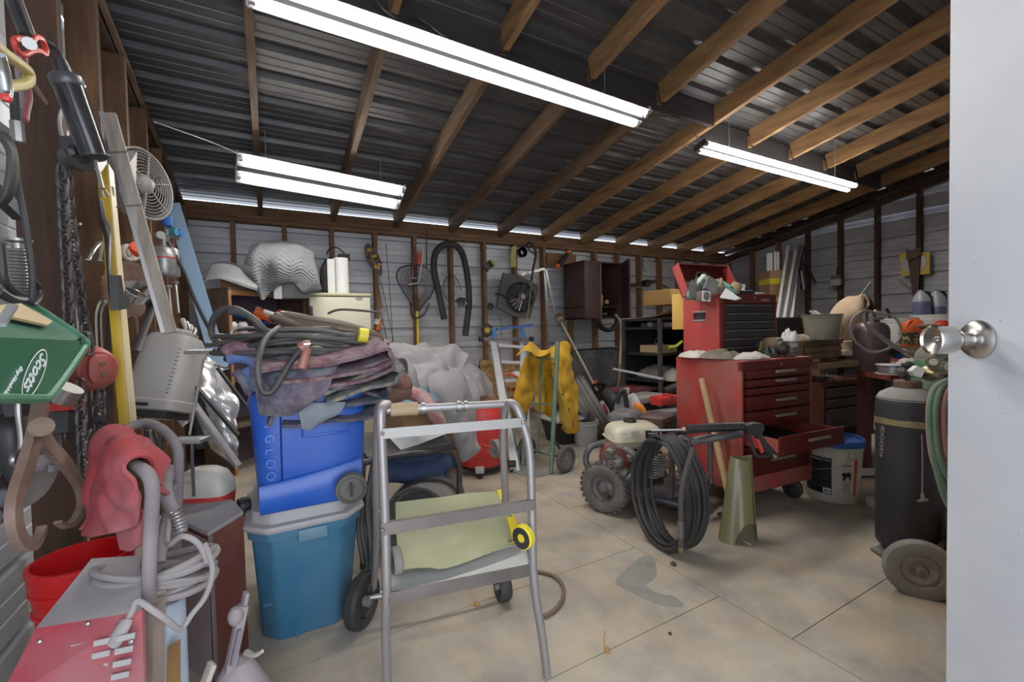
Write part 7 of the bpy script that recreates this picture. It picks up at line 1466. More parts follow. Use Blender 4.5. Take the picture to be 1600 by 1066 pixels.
for f in (.27, .56, .62): b = B(); b.cyl(tpa.lerp(tpb, f), tpa.lerp(tpb, f+.03), .016, n=12); part(b, 'collar', steel, t)
b = B(); b.beam(at(598, 678, 1.125), at(818, 660, 1.245), .004, .026); part(b, 'upper_bar', lab_, t)
b = B(); b.beam(at(596, 829, 1.125), at(834, 789, 1.245), .004, .030); b.beam(at(596, 818, 1.130), at(834, 781, 1.25), .014, .003); part(b, 'middle_bar', dkb, t, kind='stuff')
tz = at(828, 885, 1.258).z; tA, tB = at(606, 925, 1.13), at(832, 884, 1.255); tA.z = tB.z = tz
back = fdh*.16-rdh*.02
b = B(); b.prism([tA, tB, tB+back, tA+back], (0, 0, -.004)); part(b, 'tray', mat('tray_white', (.52, .53, .50), .5, dust=.4), t)
b = B(); b.beam(tA+V((0, 0, -.008)), tB+V((0, 0, -.008)), .004, .034); part(b, 'tray_front_rim', dkb, t)
b = B(); b.beam(tA+back+V((0, 0, .002)), tB+back+V((0, 0, .002)), .004, .028); part(b, 'tray_back_rim', dkb, t); b = B(); b.beam(tB+V((0, 0, -.002)), tB+back+V((0, 0, -.002)), .004, .03); part(b, 'tray_side_rim', dkb, t)
for x, y, d_ in ((598, 678, 1.118), (817, 661, 1.235), (598, 829, 1.118), (592, 800, 1.32), (596, 925, 1.118)): b = B(); b.sph(at(x, y, d_), .005, 8); part(b, 'bolt', steel, t)
t = T('olive_cloth', 'pale olive cloth with yellow edge stretched over the stand rollers', 'cloth', at(720, 860, 1.3))
olc = mat('olive_cloth', (.26, .255, .14), .55, col2=(.33, .32, .19), scale=2.5, spec=.5)
rws = [[at(618, 785, 1.36), at(660, 780, 1.38), at(720, 774, 1.43), at(782, 766, 1.48)],
       [at(618, 812, 1.33), at(660, 805, 1.35), at(730, 798, 1.38), at(793, 790, 1.44)],
       [at(620, 845, 1.28), at(665, 838, 1.30), at(735, 830, 1.33), at(804, 822, 1.40)],
       [at(622, 870, 1.22), at(668, 862, 1.25), at(712, 858, 1.27), at(812, 846, 1.37)],
       [at(624, 893, 1.19), at(665, 887, 1.20), at(702, 886, 1.21), at(760, 868, 1.27)]]
rws[3][3] = at(806, 848, 1.36); rws[4] = [at(624, 893, 1.18), at(668, 888, 1.20), at(705, 886, 1.22), at(812, 850, 1.34)]
b = B(); cloth(b, rws, 6, 8, .003, amp=.012, freq=9, seed=2); part(b, 'cloth', olc, t, ang=60)
b = B(); cloth(b, [[at(776, 767, 1.474), at(785, 765, 1.484)], [at(785, 792, 1.43), at(797, 789, 1.443)], [at(796, 823, 1.385), at(808, 820, 1.403)], [at(801, 850, 1.345), at(817, 845, 1.365)]], 6, 3, .006); part(b, 'yellow_edge', mat('edge_yellow', (.72, .58, .02), .5), t)
b = B(); b.tube([r[-1]+fdh*.0 for r in rws[:4]], .001, 5); 
t = T('yellow_roller', 'yellow-rimmed black roller at the right leg of the stand', 'roller', at(818, 838, 1.25))
c = at(818, 839, 1.24); axy = (-rdh*.62-fdh*.78).normalized()
b = B(); b.lathe([(.026, .012), (.030, .012), (.034, .008), (.034, -.008), (.030, -.012), (.026, -.012)], c, axy, 32); part(b, 'yellow_rim', mat('edge_yellow', (0, 0, 0)), t); b = B(); b.lathe([(0, .009), (.010, .009), (.012, .012), (.030, .0125), (.031, .0), (0, -.01)], c, axy, 32); part(b, 'black_face', blk, t); b = B(); b.cyl(c, at(795, 846, 1.30), .004); part(b, 'spindle', steel, t)
c = at(619, 876, 1.17); b = B(); b.lathe([(0, -.012), (.032, -.012), (.036, -.008), (.036, .008), (.032, .012), (.026, .006), (.008, .006), (0, .010)], c, (-rdh*.9-fdh*.5), 30); one(b, 'grey_roller', mat('dusty_hub', (0, 0, 0)), 'grey roller at the left leg of the stand', 'roller')
b = B(); b.cyl(at(605, 876, 1.15), c, .005); one(b, 'roller_spindle', steel, 'thin spindle joining the grey roller to the stand', 'spindle')
# hose on the floor
b = B(); hh_ = [(700, 915), (740, 906), (790, 900), (830, 896), (862, 902), (879, 918), (879, 940), (866, 958), (850, 967)]; b.tube([FL(x, y)+V((0, 0, .009)) for x, y in hh_], .0075, 8, 6); o = one(b, 'floor_hose', mat('brown_hose', (.12, .075, .045), .5, dust=.4, dcol=(.35, .26, .17)), 'thin brown hose curving on the floor right of the stand', 'hose')
# ================================================================ LEFT WALL AND LEFT FOREGROUND
def Xp(x, y, X=-.52): return W(x, y, X=X)
dusty = mat('dusty_grey_paint2', (.24, .215, .215), .8, col2=(.15, .13, .135), scale=7, dust=.5, dcol=(.40, .35, .36))
irn = mat('oily_iron', (.045, .045, .05), .45, .6, dust=.4, dcol=(.15, .14, .14))
# chains: links share two meshes
lm = {}
def link_mesh(sz, m):
    k = (round(sz, 4), m.name)
    if k not in lm:
        b = B(); L = sz*.62; r = sz*.34; pts = [V((r*math.cos(a), 0, r*math.sin(a)+(L-r if math.sin(a) >= 0 else -(L-r)))) for a in [PI*i/5-0 for i in range(10)]]
        b.tube(pts, sz*.125, 6, closed=True); me = b.mesh('link', V((0, 0, 0))); me.materials.append(m); lm[k] = me
    return lm[k]
def chain(t, pts, sz, m, name='link'):
    path = cr(pts, 12); pos = 0; org = worg(t); acc = 0; i = 0; flip = 0; last = path[0]
    step = sz*.76; d = 0; nxt = 0
    for a, c in zip(path[:-1], path[1:]):
        L = (c-a).length
        while nxt <= d+L:
            p = a.lerp(c, (nxt-d)/max(L, 1e-6)); dr = (c-a).normalized(); o = bpy.data.objects.new(name, link_mesh(sz, m)); COL.objects.link(o); o.parent = t
            q = dr.to_track_quat('Z', 'Y').to_matrix().to_4x4(); o.matrix_local = Matrix.Translation(p-org) @ q @ Matrix.Rotation((PI/2 if flip else 0)+.6, 4, 'Z'); flip ^= 1; nxt += step
        d += L
chm = mat('chain_iron', (.13, .12, .12), .5, .7, dust=.4, dcol=(.25, .22, .2))
t = T('hanging_chain', 'heavy iron chain hanging in two strands between the dark posts', 'chain', Xp(105, 270))
chain(t, [Xp(97, 268), Xp(100, 340), Xp(104, 420), Xp(107, 500), Xp(104, 560), Xp(103, 620, -.5), Xp(103, 690, -.5)], .040, chm)
chain(t, [Xp(104, 268), Xp(110, 340), Xp(118, 400), Xp(126, 460), Xp(136, 530), Xp(140, 560, -.5)], .038, chm)
b = B(); b.cyl(Xp(92, 357, -.56), Xp(126, 350, -.44), .003); part(b, 'nail', steel, t)
t = T('chain_hoist', 'red chain hoist hanging on its chains beside the green spreader', 'hoist', Xp(138, 600, -.47))
hrd = mat('hoist_red', (.42, .06, .045), .5, .1, col2=(.33, .05, .04), scale=8, dust=.45, dcol=(.30, .16, .13))
hc = Xp(141, 577, -.45); ax = V((.75, -.66, 0))
b = B(); b.lathe([(0, -.05), (.062, -.05), (.068, -.03), (.068, 0), (.060, .02), (.05, .03), (0, .032)], hc, ax, 28); part(b, 'housing', hrd, t)
b = B(); b.srect([(0, 0, 0, .030, .042, 3), (0, 0, .012, .030, .042, 3), (0, 0, .016, .024, .036, 3)], 28, 3, face_frame(hc+ax*.03, V((0, 0, 1)).cross(ax)*1, (0, 0, 1))); fc_ = part(b, 'cover', hrd, t)
for s in (-.016, .016): b = B(); b.lathe([(0, 0), (.007, 0), (.006, .004), (0, .004)], hc+ax*.046+V((0, 0, s)), ax, 10); part(b, 'cover_bolt', brass, fc_)
b = B(); b.prism([Xp(x, y, -.46) for x, y in [(110, 602), (134, 602), (132, 641), (108, 641)]], (-.04, 0, 0)); part(b, 'lower_block', mat('hoist_bright_red', (.55, .035, .02), .5), t)
b = B(); b.prism([Xp(x, y, -.465) for x, y in [(107, 642), (131, 642), (129, 676), (106, 676)]], (-.03, 0, 0)); part(b, 'mesh_pouch', irn, t)
for pts, s in (([(125, 605), (127, 660), (129, 700), (132, 750), (135, 790)], .036), ([(148, 604), (150, 640), (154, 680), (156, 720)], .032), ([(157, 602), (158, 640), (155, 690), (152, 720)], .032), ([(136, 530), (140, 552)], .034)):
    chain(t, [Xp(x, y, -.44) for x, y in pts], s, chm)
b = B(); b.tube([Xp(x, y, -.43) for x, y in [(152, 655), (165, 665), (168, 680), (160, 692), (146, 692), (139, 682), (142, 672)]], .009, 8, 5, r2=.005); part(b, 'load_hook', irn, t)
# pulley block above
t = T('pulley_block', 'black iron pulley block hanging above the two chains', 'pulley', Xp(112, 260, -.5))
b = B(); b.prism([Xp(92, 212, -.50), Xp(122, 212, -.50), Xp(128, 250, -.50), Xp(118, 264, -.50), Xp(96, 258, -.50)], (.06, 0, 0)); part(b, 'side_plate', irn, t)
b = B(); b.lathe([(0, -.035), (.032, -.035), (.034, 0), (.032, .03), (.014, .03), (.014, .02), (0, .02)], Xp(122, 248, -.46), (.6, -.8, -.2), 24); part(b, 'sheave', irn, t)
b = B(); b.tube([Xp(x, y, -.47) for x, y in [(96, 212), (93, 190), (98, 172), (108, 180), (110, 205)]], .008, 8, 5, flat=.5); part(b, 'strap_loop', grey_pl, t)
b = B(); b.lathe([(0, 0), (.014, 0), (.018, .01), (.01, .02), (0, .02)], Xp(108, 236, -.43), (1, -.5, 0), 6); part(b, 'bolt', irn, t)
# grease gun
t = T('suction_gun', 'shiny black cylinder pump with a cable hanging at the upper left', 'pump', Xp(150, 248, -.42))
ga, gb_ = Xp(104, 125, -.42), Xp(147, 243, -.38)
b = B(); b.cyl(ga, gb_, .030, n=24); part(b, 'barrel', mat('gloss_black', (.012, .013, .016), .18, dust=.1), t)
d = (gb_-ga).normalized(); b = B(); b.lathe([(0, -.012), (.028, -.012), (.033, -.006), (.033, .012), (.03, .016), (0, .016)], ga, d, 24); part(b, 'top_cap', mat('cap_grey', (.10, .105, .11), .4, .4), t)
b = B(); b.lathe([(0, 0), (.031, 0), (.031, .004), (.02, .012), (0, .012)], gb_, d, 24); part(b, 'end_cap', irn, t)
b = B(); b.tube([ga-d*.012, Xp(97, 98, -.43), Xp(88, 78, -.45), Xp(66, 62, -.47), Xp(48, 60, -.5)], .007, 8, 6); part(b, 'hose', rub, t)
b = B(); b.cyl(ga-d*.045, ga, .014, .02, 14); part(b, 'hose_collar', irn, t)
b = B(); b.cyl(gb_, Xp(162, 302, -.36), .0045, n=10); part(b, 'plunger_rod', steel, t); b = B(); b.cyl(Xp(160, 295, -.36), Xp(163, 305, -.36), .006, .012, 10); part(b, 'rod_tip', brass, t)
# cluster at the very left top
t = T('bolt_cutter', 'red-handled double lever tool hanging at the upper left', 'hand tool', Xp(45, 70, -.48))
b = B(); b.tube([Xp(x, y, -.46) for x, y in [(22, 64), (30, 60), (42, 62), (47, 70), (56, 58), (66, 62), (72, 78), (70, 84), (60, 78), (50, 80), (38, 86), (28, 80)]], .006, 8, 4, closed=True); part(b, 'lever_loop', redp, t)
b = B(); b.tube([Xp(38, 86, -.47), Xp(42, 120, -.47), (Xp(46, 150, -.47)), Xp(42, 172, -.47), Xp(40, 188, -.47)], .009, 8, 5, flat=.6); part(b, 'red_handle', mat('old_red', (.26, .05, .06), .5, dust=.4), t)
b = B(); b.tube([Xp(28, 84, -.49), Xp(30, 120, -.49), Xp(36, 150, -.49), Xp(38, 172, -.49)], .010, 8, 5, flat=.6); part(b, 'grey_handle', dusty, t)
b = B(); b.cyl(Xp(46, 125, -.47), Xp(73, 162, -.43), .007, .003, 8); part(b, 'spike', rust, t)
b = B(); b.cyl(Xp(45, 66, -.44), Xp(46, 68, -.42), .012, n=10); part(b, 'pivot', steel, t)
b = B(); b.cyl(Xp(14, -15, -.52), Xp(42, 58, -.47), .013, n=14); one(b, 'black_pipe', irn, 'straight dark pipe running up to the top left corner', 'pipe')
b = B(); b.cyl(Xp(24, -15, -.54), Xp(52, 60, -.50), .008, n=10); one(b, 'grey_pipe', steel, 'thin grey pipe right of the dark pipe in the top left corner', 'pipe')
b = B(); b.tube([Xp(x, y, -.44) for x, y in [(-12, 68), (8, 84), (30, 100), (43, 112), (45, 124), (36, 132), (15, 135), (-10, 138)]], .011, 10, 6); one(b, 'yellow_hose', mat('dirty_yellow_hose', (.48, .38, .12), .5, dust=.4, dcol=(.4, .35, .25)), 'dirty yellow hose loop at the left edge of the photo', 'hose')
b = B(); b.tube([Xp(-6, 85, -.42), Xp(3, 110, -.42), Xp(9, 140, -.42), Xp(8, 152, -.42)], .014, 10, 5, r2=.008); one(b, 'foil_sleeve', mat('foil', (0, 0, 0)), 'crumpled silver sleeve beneath the yellow hose', 'sleeve')
b = B(); b.sph(Xp(10, 153, -.41), .009, 8); one(b, 'red_tip', redp, 'small red tip below the silver sleeve', 'tip')
b = B(); b.tube([Xp(24, 140, -.52), Xp(26, 180, -.52), Xp(28, 220, -.52)], .011, 10, 3); b.add([], []); one(b, 'air_fitting_hose', rub, 'black hose end with metal fitting hanging beside the first post', 'hose')
b = B(); b.cyl(Xp(26, 190, -.50), Xp(29, 222, -.50), .013, n=8); one(b, 'hose_fitting', steel, 'steel threaded fitting on the black hose end by the post', 'fitting')  # fitting of the black hose
random.seed(4); t = T('cable_bundle', 'bundle of black cables hanging at the left edge', 'cable', Xp(5, 250, -.48))
for k in range(7):
    b = B(); o = k*4-14; b.tube([Xp(-14+o*.3, 205, -.49), Xp(4+o*.5, 212, -.47), Xp(18+o*.3, 235, -.45), Xp(20+o*.4, 270, -.45), Xp(12+o*.4, 305, -.46), Xp(-4+o*.4, 318, -.48), Xp(-16+o*.2, 290, -.48)], .0055, 8, 5); part(b, 'cable', rub, t)
rod([(12, 215), (22, 250), (30, 300), (38, 340), (44, 380), (50, 430), (49, 475)], 1.35, .006, rub, 'long_black_cable', 'single long black cable hanging down before the first dark post', 'cable', 5)
b = B(); b.beam(Xp(-8, 298, -.5), Xp(30, 335, -.5), .02, .03); one(b, 'iron_bar', irn, 'dark iron bar sloping behind the black cables', 'bar')
t = T('valve_spring_tool', 'iron clamp frame holding a bright coil spring above the green spreader', 'clamp', Xp(20, 470, -.5))
for k in range(16): b = B(); b.torus(Xp(29+k*.5, 392+k*5.2, -.50), (0.05, 0, 1), .017, .0035, 16, 6); part(b, 'spring_coil', steel, t) if k % 1 == 0 else None
b = B(); b.lathe([(0, 0), (.012, 0), (.012, .012), (.024, .016), (.024, .022), (0, .022)], Xp(29, 389, -.50), n=20); part(b, 'spring_cap', steel, t)
b = B(); b.tube([Xp(x, y, -.48) for x, y in [(0, 380), (3, 410), (8, 440), (26, 458), (48, 466)]], .010, 8, 5, flat=.7); part(b, 'clamp_arm', irn, t); b = B(); b.tube([Xp(x, y, -.46) for x, y in [(-4, 455), (20, 468), (48, 470)]], .009, 8, 4); part(b, 'lower_arm', irn, t)
b = B(); b.tube([Xp(x, y, -.45) for x, y in [(52, 438), (62, 450), (62, 465), (52, 476), (46, 470)]], .005, 8, 5); part(b, 'hook', irn, t)
# green spreader
grn = mat('spreader_green', (.006, .10, .042), .3, col2=(.01, .13, .055), scale=4, dust=.2, dcol=(.12, .22, .16)); grt = mat('spreader_green_rim', (.02, .17, .08), .4, dust=.3, dcol=(.3, .4, .33))
t = T('seed_spreader', 'green hand seed spreader with white oval lettering on the left wall', 'spreader', Xp(50, 622, -.42))
SX = -.36
b = B(); b.prism([Xp(x, y, SX) for x, y in [(-30, 526), (118, 532), (128, 541), (78, 612), (62, 620), (-30, 621)]], (-.006, 0, 0)); part(b, 'side_panel', grn, t)
b = B(); b.prism([Xp(-30, 526, SX), Xp(118, 532, SX), Xp(126, 527, -.40), Xp(52, 480, -.48), Xp(34, 474, -.50), Xp(-30, 478, -.50)], (-.004, 0, -.006)); part(b, 'top_panel', mat('spreader_top_green', (.05, .20, .13), .3, dust=.4, dcol=(.3, .42, .35)), t)
b = B(); b.tube([Xp(34, 474, -.50), Xp(54, 479, -.48), Xp(126, 527, -.40), Xp(134, 537, -.36), Xp(130, 546, -.36), Xp(82, 614, -.36), Xp(64, 623, -.36), Xp(20, 623, -.36), Xp(-30, 623, -.36)], .008, 8, 3); part(b, 'rim', grt, t)
b = B(); b.prism([Xp(-30, 621, SX), Xp(62, 620, SX), Xp(78, 612, SX), Xp(128, 541, SX), Xp(126, 540, -.5), Xp(78, 600, -.5), Xp(-30, 610, -.5)], (0, 0, -.003)); part(b, 'far_panel', grn, t)
b = B(); b.prism([Xp(-30, 482, -.42), Xp(30, 477, -.45), Xp(80, 505, -.41), Xp(72, 511, -.395), Xp(0, 495, -.40), Xp(-30, 490, -.41)], (.003, 0, .004)); part(b, 'paper_patch', mat('tan_paper', (.58, .45, .26), .8), t)
b = B(); b.beam(Xp(0, 508, -.36), Xp(20, 478, -.37), .012, .006); one(b, 'metal_clip', alum, 'bright metal clip lying on the green spreader', 'clip')
wht = mat('white_print', (.75, .76, .76), .6)
cE = Xp(55, 583, SX+.0015); r_v = Xp(41, 607, SX)-Xp(66, 560, SX); u_v = V((0, 0, 1))
r_v.x = 0; up_v = V((1, 0, 0)).cross(r_v)
MF = face_frame(cE, r_v, up_v); L_s = r_v.length
text('Scotts', L_s*.46, MF, wht, t, bold=.0003, name='lettering')
b = B(MF); n = 48; b.tube([V((math.cos(2*PI*k/n)*L_s*.72, math.sin(2*PI*k/n)*L_s*.30, 0)) for k in range(n)], L_s*.018, 6, closed=True, flat=.3); part(b, 'oval_outline', wht, t)
c2_ = Xp(20, 597, SX+.0015); text('Easy Hand-Held', L_s*.145, face_frame(c2_, Xp(9, 615, SX)-Xp(31, 580, SX), up_v), wht, t)
b = B(); b.tube([Xp(x, y, -.42) for x, y in [(28, 622), (29, 650), (33, 682), (32, 705), (22, 712), (20, 722), (28, 728)]], .005, 8, 4); part(b, 'crank_rod', steel, t)
b = B(); b.prism([Xp(x, y, -.44) for x, y in [(2, 632), (60, 618), (62, 632), (30, 648), (8, 652)]], (.02, 0, 0)); part(b, 'gear_guard', irn, t)
b = B(); b.cyl(Xp(92, 625, -.44), Xp(108, 605, -.42), .030, .030, 14); one(b, 'grey_pipe_end', steel, 'short grey pipe end behind the lower corner of the green spreader', 'pipe')
# rusty tongs
ton = mat('rusty_tongs', (.15, .085, .055), .75, .3, col2=(.27, .20, .17), scale=9, bump=.4)
t = T('ice_tongs', 'large rusty curved tongs hanging below the green spreader', 'tongs', Xp(65, 850, -.40))
def blade(pts, X, w0, w1, th=.014):
    pp = cr([Xp(x, y, X) for x, y in pts], 6); b = B(); n = len(pp)
    rg = []
    for i, p in enumerate(pp):
        d = (pp[min(i+1, n-1)]-pp[max(i-1, 0)]).normalized(); sd = d.cross(V((1, 0, 0))).normalized(); w_ = w0+(w1-w0)*(i/(n-1))**1.6
        rg.append([p+sd*w_+V((th/2, 0, 0)), p-sd*w_+V((th/2, 0, 0)), p-sd*w_-V((th/2, 0, 0)), p+sd*w_-V((th/2, 0, 0))])
    b.ring(rg); return b
part(blade([(64, 600), (62, 640), (52, 690), (38, 735), (24, 780), (22, 815), (32, 845), (50, 853), (62, 838), (66, 822)], -.40, .020, .004), 'tong_arm', ton, t)
part(blade([(48, 640), (62, 672), (78, 700), (100, 722), (122, 755), (128, 785), (118, 812), (104, 822), (90, 816)], -.43, .018, .003), 'tong_arm', ton, t)
b = B(); b.cyl(Xp(65, 667, -.45), Xp(65, 667, -.37), .018, n=12); part(b, 'pivot_bolt', rust, t)
b = B(); b.lathe([(0, 0), (.14, 0), (.145, .006), (.06, .016), (.055, .012), (0, .01)], Xp(28, 700, -.55), (1, -.2, .1), 40); one(b, 'metal_disc', alum, 'large pale metal disc behind the rusty tongs', 'disc')
b = B(); b.tube([Xp(x, y, -.46) for x, y in [(-12, 640), (8, 660), (14, 700), (22, 740), (30, 755)]], .025, 10, 5, r2=.012, flat=.6); one(b, 'iron_scoop', irn, 'dark iron arm at the left edge beside the metal disc', 'iron part')
b = B(); b.tube([Xp(x, y, -.50) for x, y in [(-14, 740), (0, 760), (-4, 800), (-16, 810)]], .02, 8, 4); one(b, 'iron_ring', irn, 'dark iron ring at the left edge beneath the metal disc', 'ring')
t = T('garden_fork', 'grey head with small pale prongs hanging behind the rusty tongs', 'fork', Xp(75, 745, -.5))
b = B(); b.sph(Xp(70, 722, -.5), .035, 12, (.6, 1.2, .7)); part(b, 'head', dusty, t)
for k in range(4): b = B(); b.tube([Xp(76, 728+k*3, -.48), Xp(86, 729+k*2.5, -.47), Xp(94, 726+k*2, -.47)], .0025, 6, 3); part(b, 'prong', alum, t)
# level, crowbar etc.
t = T('spirit_level', 'long yellow spirit level leaning against the brown posts', 'level', Xp(200, 660, -.40))
yl = mat('level_yellow', (.60, .38, .015), .45, dust=.2, dcol=(.4, .28, .1)); cl = mat('level_cream', (.72, .60, .36), .5)
la, lb_ = Xp(163, 262, -.47), Xp(199, 664, -.40)
b = B(); b.beam(la, lb_, .028, .055, (0, -1, .1), bev=.002); part(b, 'body', yl, t)
b = B(); b.beam(la+V((.017, -.005, 0)), lb_+V((.017, -.005, 0)), .004, .056, (0, -1, .1)); part(b, 'edge_face', cl, t)
b = B(); b.box(la.lerp(lb_, .10)+V((.019, -.01, 0)), (.004, .02, .03)); part(b, 'vial_slot', blk, t)
t = T('crosscut_bar', 'black and silver bar hanging in front of the yellow level', 'bar', Xp(170, 480, -.42))
b = B(); b.tube([Xp(x, y, -.43) for x, y in [(157, 312), (160, 345), (167, 375), (170, 410), (172, 450), (176, 484)]], .012, 8, 4, flat=.5); part(b, 'black_edge', irn, t)
b = B(); b.tube([Xp(x, y, -.41) for x, y in [(158, 312), (163, 340), (172, 360), (172, 420), (176, 460)]], .009, 8, 4, flat=.5); part(b, 'silver_edge', steel, t)
b = B(); b.prism([Xp(x, y, -.40) for x, y in [(170, 430), (176, 430), (180, 455), (190, 470), (188, 482), (172, 485)]], (.02, 0, 0)); part(b, 'black_hook', blk, t)
for k, pts in enumerate((((158, 379), (148, 388), (138, 406)), ((160, 379), (158, 392), (156, 407)))):
    b = B(); b.tube([Xp(x, y, -.46) for x, y in pts], .0055, 8, 4); b.cyl(Xp(*pts[-1], -.46), Xp(pts[-1][0], pts[-1][1]+2, -.46), .009, n=8); one(b, 'steel_peg', steel, ('left', 'right')[k]+' bent steel peg left of the black and silver bar', 'peg')
for k in range(2):
    b = B(); o = k*8; b.tube([Xp(x+o, y, -.45) for x, y in [(152, 660), (152, 560), (150, 500), (153, 480), (158, 472), (164, 472)]], .0065, 8, 5, flat=.4); one(b, 'grey_belt', mat('belt_grey', (.30, .29, .26), .8), ('left', 'right')[k]+' of two long grey belts hanging before the third post', 'belt', 'long grey belts on the left wall')
b = B(); b.tube([Xp(172, 480, -.45), Xp(168, 560, -.45), Xp(166, 680, -.45)], .006, 6); one(b, 'toothed_belt', rub, 'dark toothed belt hanging right of the two grey belts', 'belt')
t = T('metal_rail', 'long weathered wooden rail with a steel edge leaning from the jug', 'rail', Xp(262, 520, -.30))
ma, mb2 = Xp(172, 178, -.42), Xp(268, 520, -.28)
b = B(); b.beam(ma, mb2, .030, .018, (0, -1, 0)); part(b, 'wooden_face', mat('weathered_wood', (.40, .35, .30), .8, col2=(.24, .19, .15), scale=5, stretch=(8, 8, 1)), t)
b = B(); b.beam(ma+V((-.02, 0, 0)), mb2+V((-.02, 0, 0)), .012, .016, (0, -1, 0)); part(b, 'steel_edge', steel, t)
for y in (.18, .42): b = B(); q = ma.lerp(mb2, y); b.cyl(q+V((-.05, .0, -.005)), q+V((.02, -.02, .005)), .0018, n=5); part(b, 'wire_tie', rust, t)
# radiator fan on the left wall
fcn = Xp(226, 288, -.47); fax = V((.88, -.46, .05)).normalized(); fgm = mat('fan_pale_grey', (.30, .29, .28), .6, dust=.4)
t = T('round_fan', 'pale grey round cooling fan hanging on the left wall', 'fan', fcn)
FR = .150
b = B(); b.lathe([(FR, -.05), (FR+.008, -.05), (FR+.008, .01), (FR, .012), (FR-.004, .0), (FR-.004, -.05)], fcn, fax, 40, cap=False); part(b, 'shroud', fgm, t)
b = B(); b.lathe([(0, -.02), (.04, -.02), (.046, 0), (.040, .012), (.02, .03), (0, .032)], fcn, fax, 24); part(b, 'motor_hub', fgm, t)
u_, v_ = perp(fax)
for k in range(6): a = 2*PI*k/6+.3; e_ = u_*math.cos(a)+v_*math.sin(a); b = B(); b.beam(fcn+e_*.04+fax*.01, fcn+e_*FR+fax*.008, .006, .004); part(b, 'spoke', fgm, t)
for k in range(7): b = B(); b.torus(fcn+fax*.008, fax, .055+k*.014, .0018, 40, 5); part(b, 'guard_ring', fgm, t)
for k in range(9):
    a = 2*PI*k/9; e_ = u_*math.cos(a)+v_*math.sin(a); g_2 = -u_*math.sin(a)+v_*math.cos(a)
    b = B(); b.prism([fcn+e_*.04-fax*.03, fcn+e_*(FR-.01)-fax*.035-g_2*.02, fcn+e_*(FR-.01)-fax*.015+g_2*.035, fcn+e_*.04-fax*.01+g_2*.02], fax*.003); part(b, 'blade', irn, t)
b = B(); b.prism([Xp(x, y, -.50) for x, y in [(186, 255), (200, 235), (196, 330), (186, 300)]], (.03, 0, 0)); part(b, 'mounting_plate', fgm, t)
# saw blade, oil filter tool, spray gun, tapes
t = T('circular_saw_blade', 'rusty circular saw blade hanging below the pale fan', 'saw blade', Xp(203, 490, -.49))
sc_ = Xp(203, 452, -.49); n = 56; b = B(); sax = V((.80, -.6, 0)); u_, v_ = perp(sax); b.prism([sc_+(u_*math.cos(2*PI*k/n)+v_*math.sin(2*PI*k/n))*(.118 if k % 2 else .109) for k in range(n)], sax*.003); part(b, 'disc', rust, t)
b = B(); b.lathe([(0, .003), (.03, .003), (.03, .006), (0, .006)], sc_, sax, 20); part(b, 'arbor_collar', irn, t)
b = B(); b.lathe([(.038, -.04), (.040, -.04), (.040, .0), (.038, 0)], Xp(216, 452, -.40), (.5, -.6, .6), 24, cap=False); b.lathe([(.0399, -.04), (.0381, -.04)], Xp(216, 452, -.40), (.5, -.6, .6), 24, cap=False); one(b, 'steel_band', mat('polished_steel', (.65, .66, .68), .15, 1.), 'polished steel band hanging over the saw blade', 'steel band', ang=30)
b = B(); b.tube([Xp(228, 468, -.42), Xp(236, 480, -.42), Xp(225, 515, -.42), Xp(212, 550, -.42)], .018, 10, 5, r2=.012, flat=.5); one(b, 'black_strap', rub, 'wide black strap hanging behind the grey jug', 'strap')
for k in range(2): b = B(); b.torus(Xp(200+k*7, 395, -.50), (.9, -.4, 0), .028, .009, 22, 8); one(b, 'tape_roll', mat('cream_tape', (.48, .44, .36), .7), ('left', 'right')[k]+' cream tape roll hanging beside the orange funnel', 'tape roll')
b = B(); b.lathe([(0, 0), (.012, 0), (.03, .03), (.028, .045), (0, .045)], Xp(214, 398, -.44), (.3, -.7, .5), 14); one(b, 'orange_funnel', mat('fluor_orange', (.85, .09, .03), .4), 'bright orange-red funnel hanging beside the tape rolls', 'funnel')
t = T('spray_canister', 'dented silver spray gun cup hanging behind the wooden rail', 'spray gun', Xp(255, 432, -.45))
cs = Xp(258, 432, -.45); b = B(); b.lathe([(0, 0), (.060, 0), (.063, .004), (.063, .125), (.055, .14), (.02, .15), (0, .15)], cs, n=28); part(b, 'cup', mat('mottled_silver', (.50, .50, .49), .35, .6, col2=(.22, .22, .22), scale=7, sharp=.1), t)
b = B(); b.lathe([(.064, .085), (.0645, .092)], cs, n=28, cap=False); part(b, 'red_stripe', redp, t)
b = B(); b.cyl(cs+V((0, 0, .15)), cs+V((0, 0, .19)), .014); b.tube([cs+V((0, 0, .19)), cs+V((.03, 0, .20)), cs+V((.06, -.02, .19))], .010, 8, 4); part(b, 'gun_head', steel, t, kind='stuff')
b = B(); b.lathe([(0, -.012), (.02, -.012), (.02, .012), (0, .012)], cs+V((-.01, -.02, .20)), (.5, -.8, 0), 16); part(b, 'knob', steel, t)
t = T('air_regulator', 'blue and red air regulator hanging by the blue straightedge', 'regulator', Xp(262, 360, -.48))
for k, (x, y, m) in enumerate(((261, 345, bluep), (268, 362, mat('teal_plastic', (.04, .25, .33), .4)), (276, 364, bluep))): b = B(); b.lathe([(0, -.025), (.022, -.025), (.024, 0), (.022, .025), (0, .025)], Xp(x, y, -.45), (0, 0, 1) if k == 0 else (.9, -.3, 0), 16); part(b, 'regulator_bowl', m, t)
b = B(); b.cyl(Xp(260, 358, -.46), Xp(262, 382, -.46), .010); part(b, 'pipe', steel, t)
rod([(262, 378), (285, 420), (305, 470), (330, 520)], 2.75, .009, rub, 'slanting_hose', 'dark hose slanting down from the air regulator', 'hose', 4)
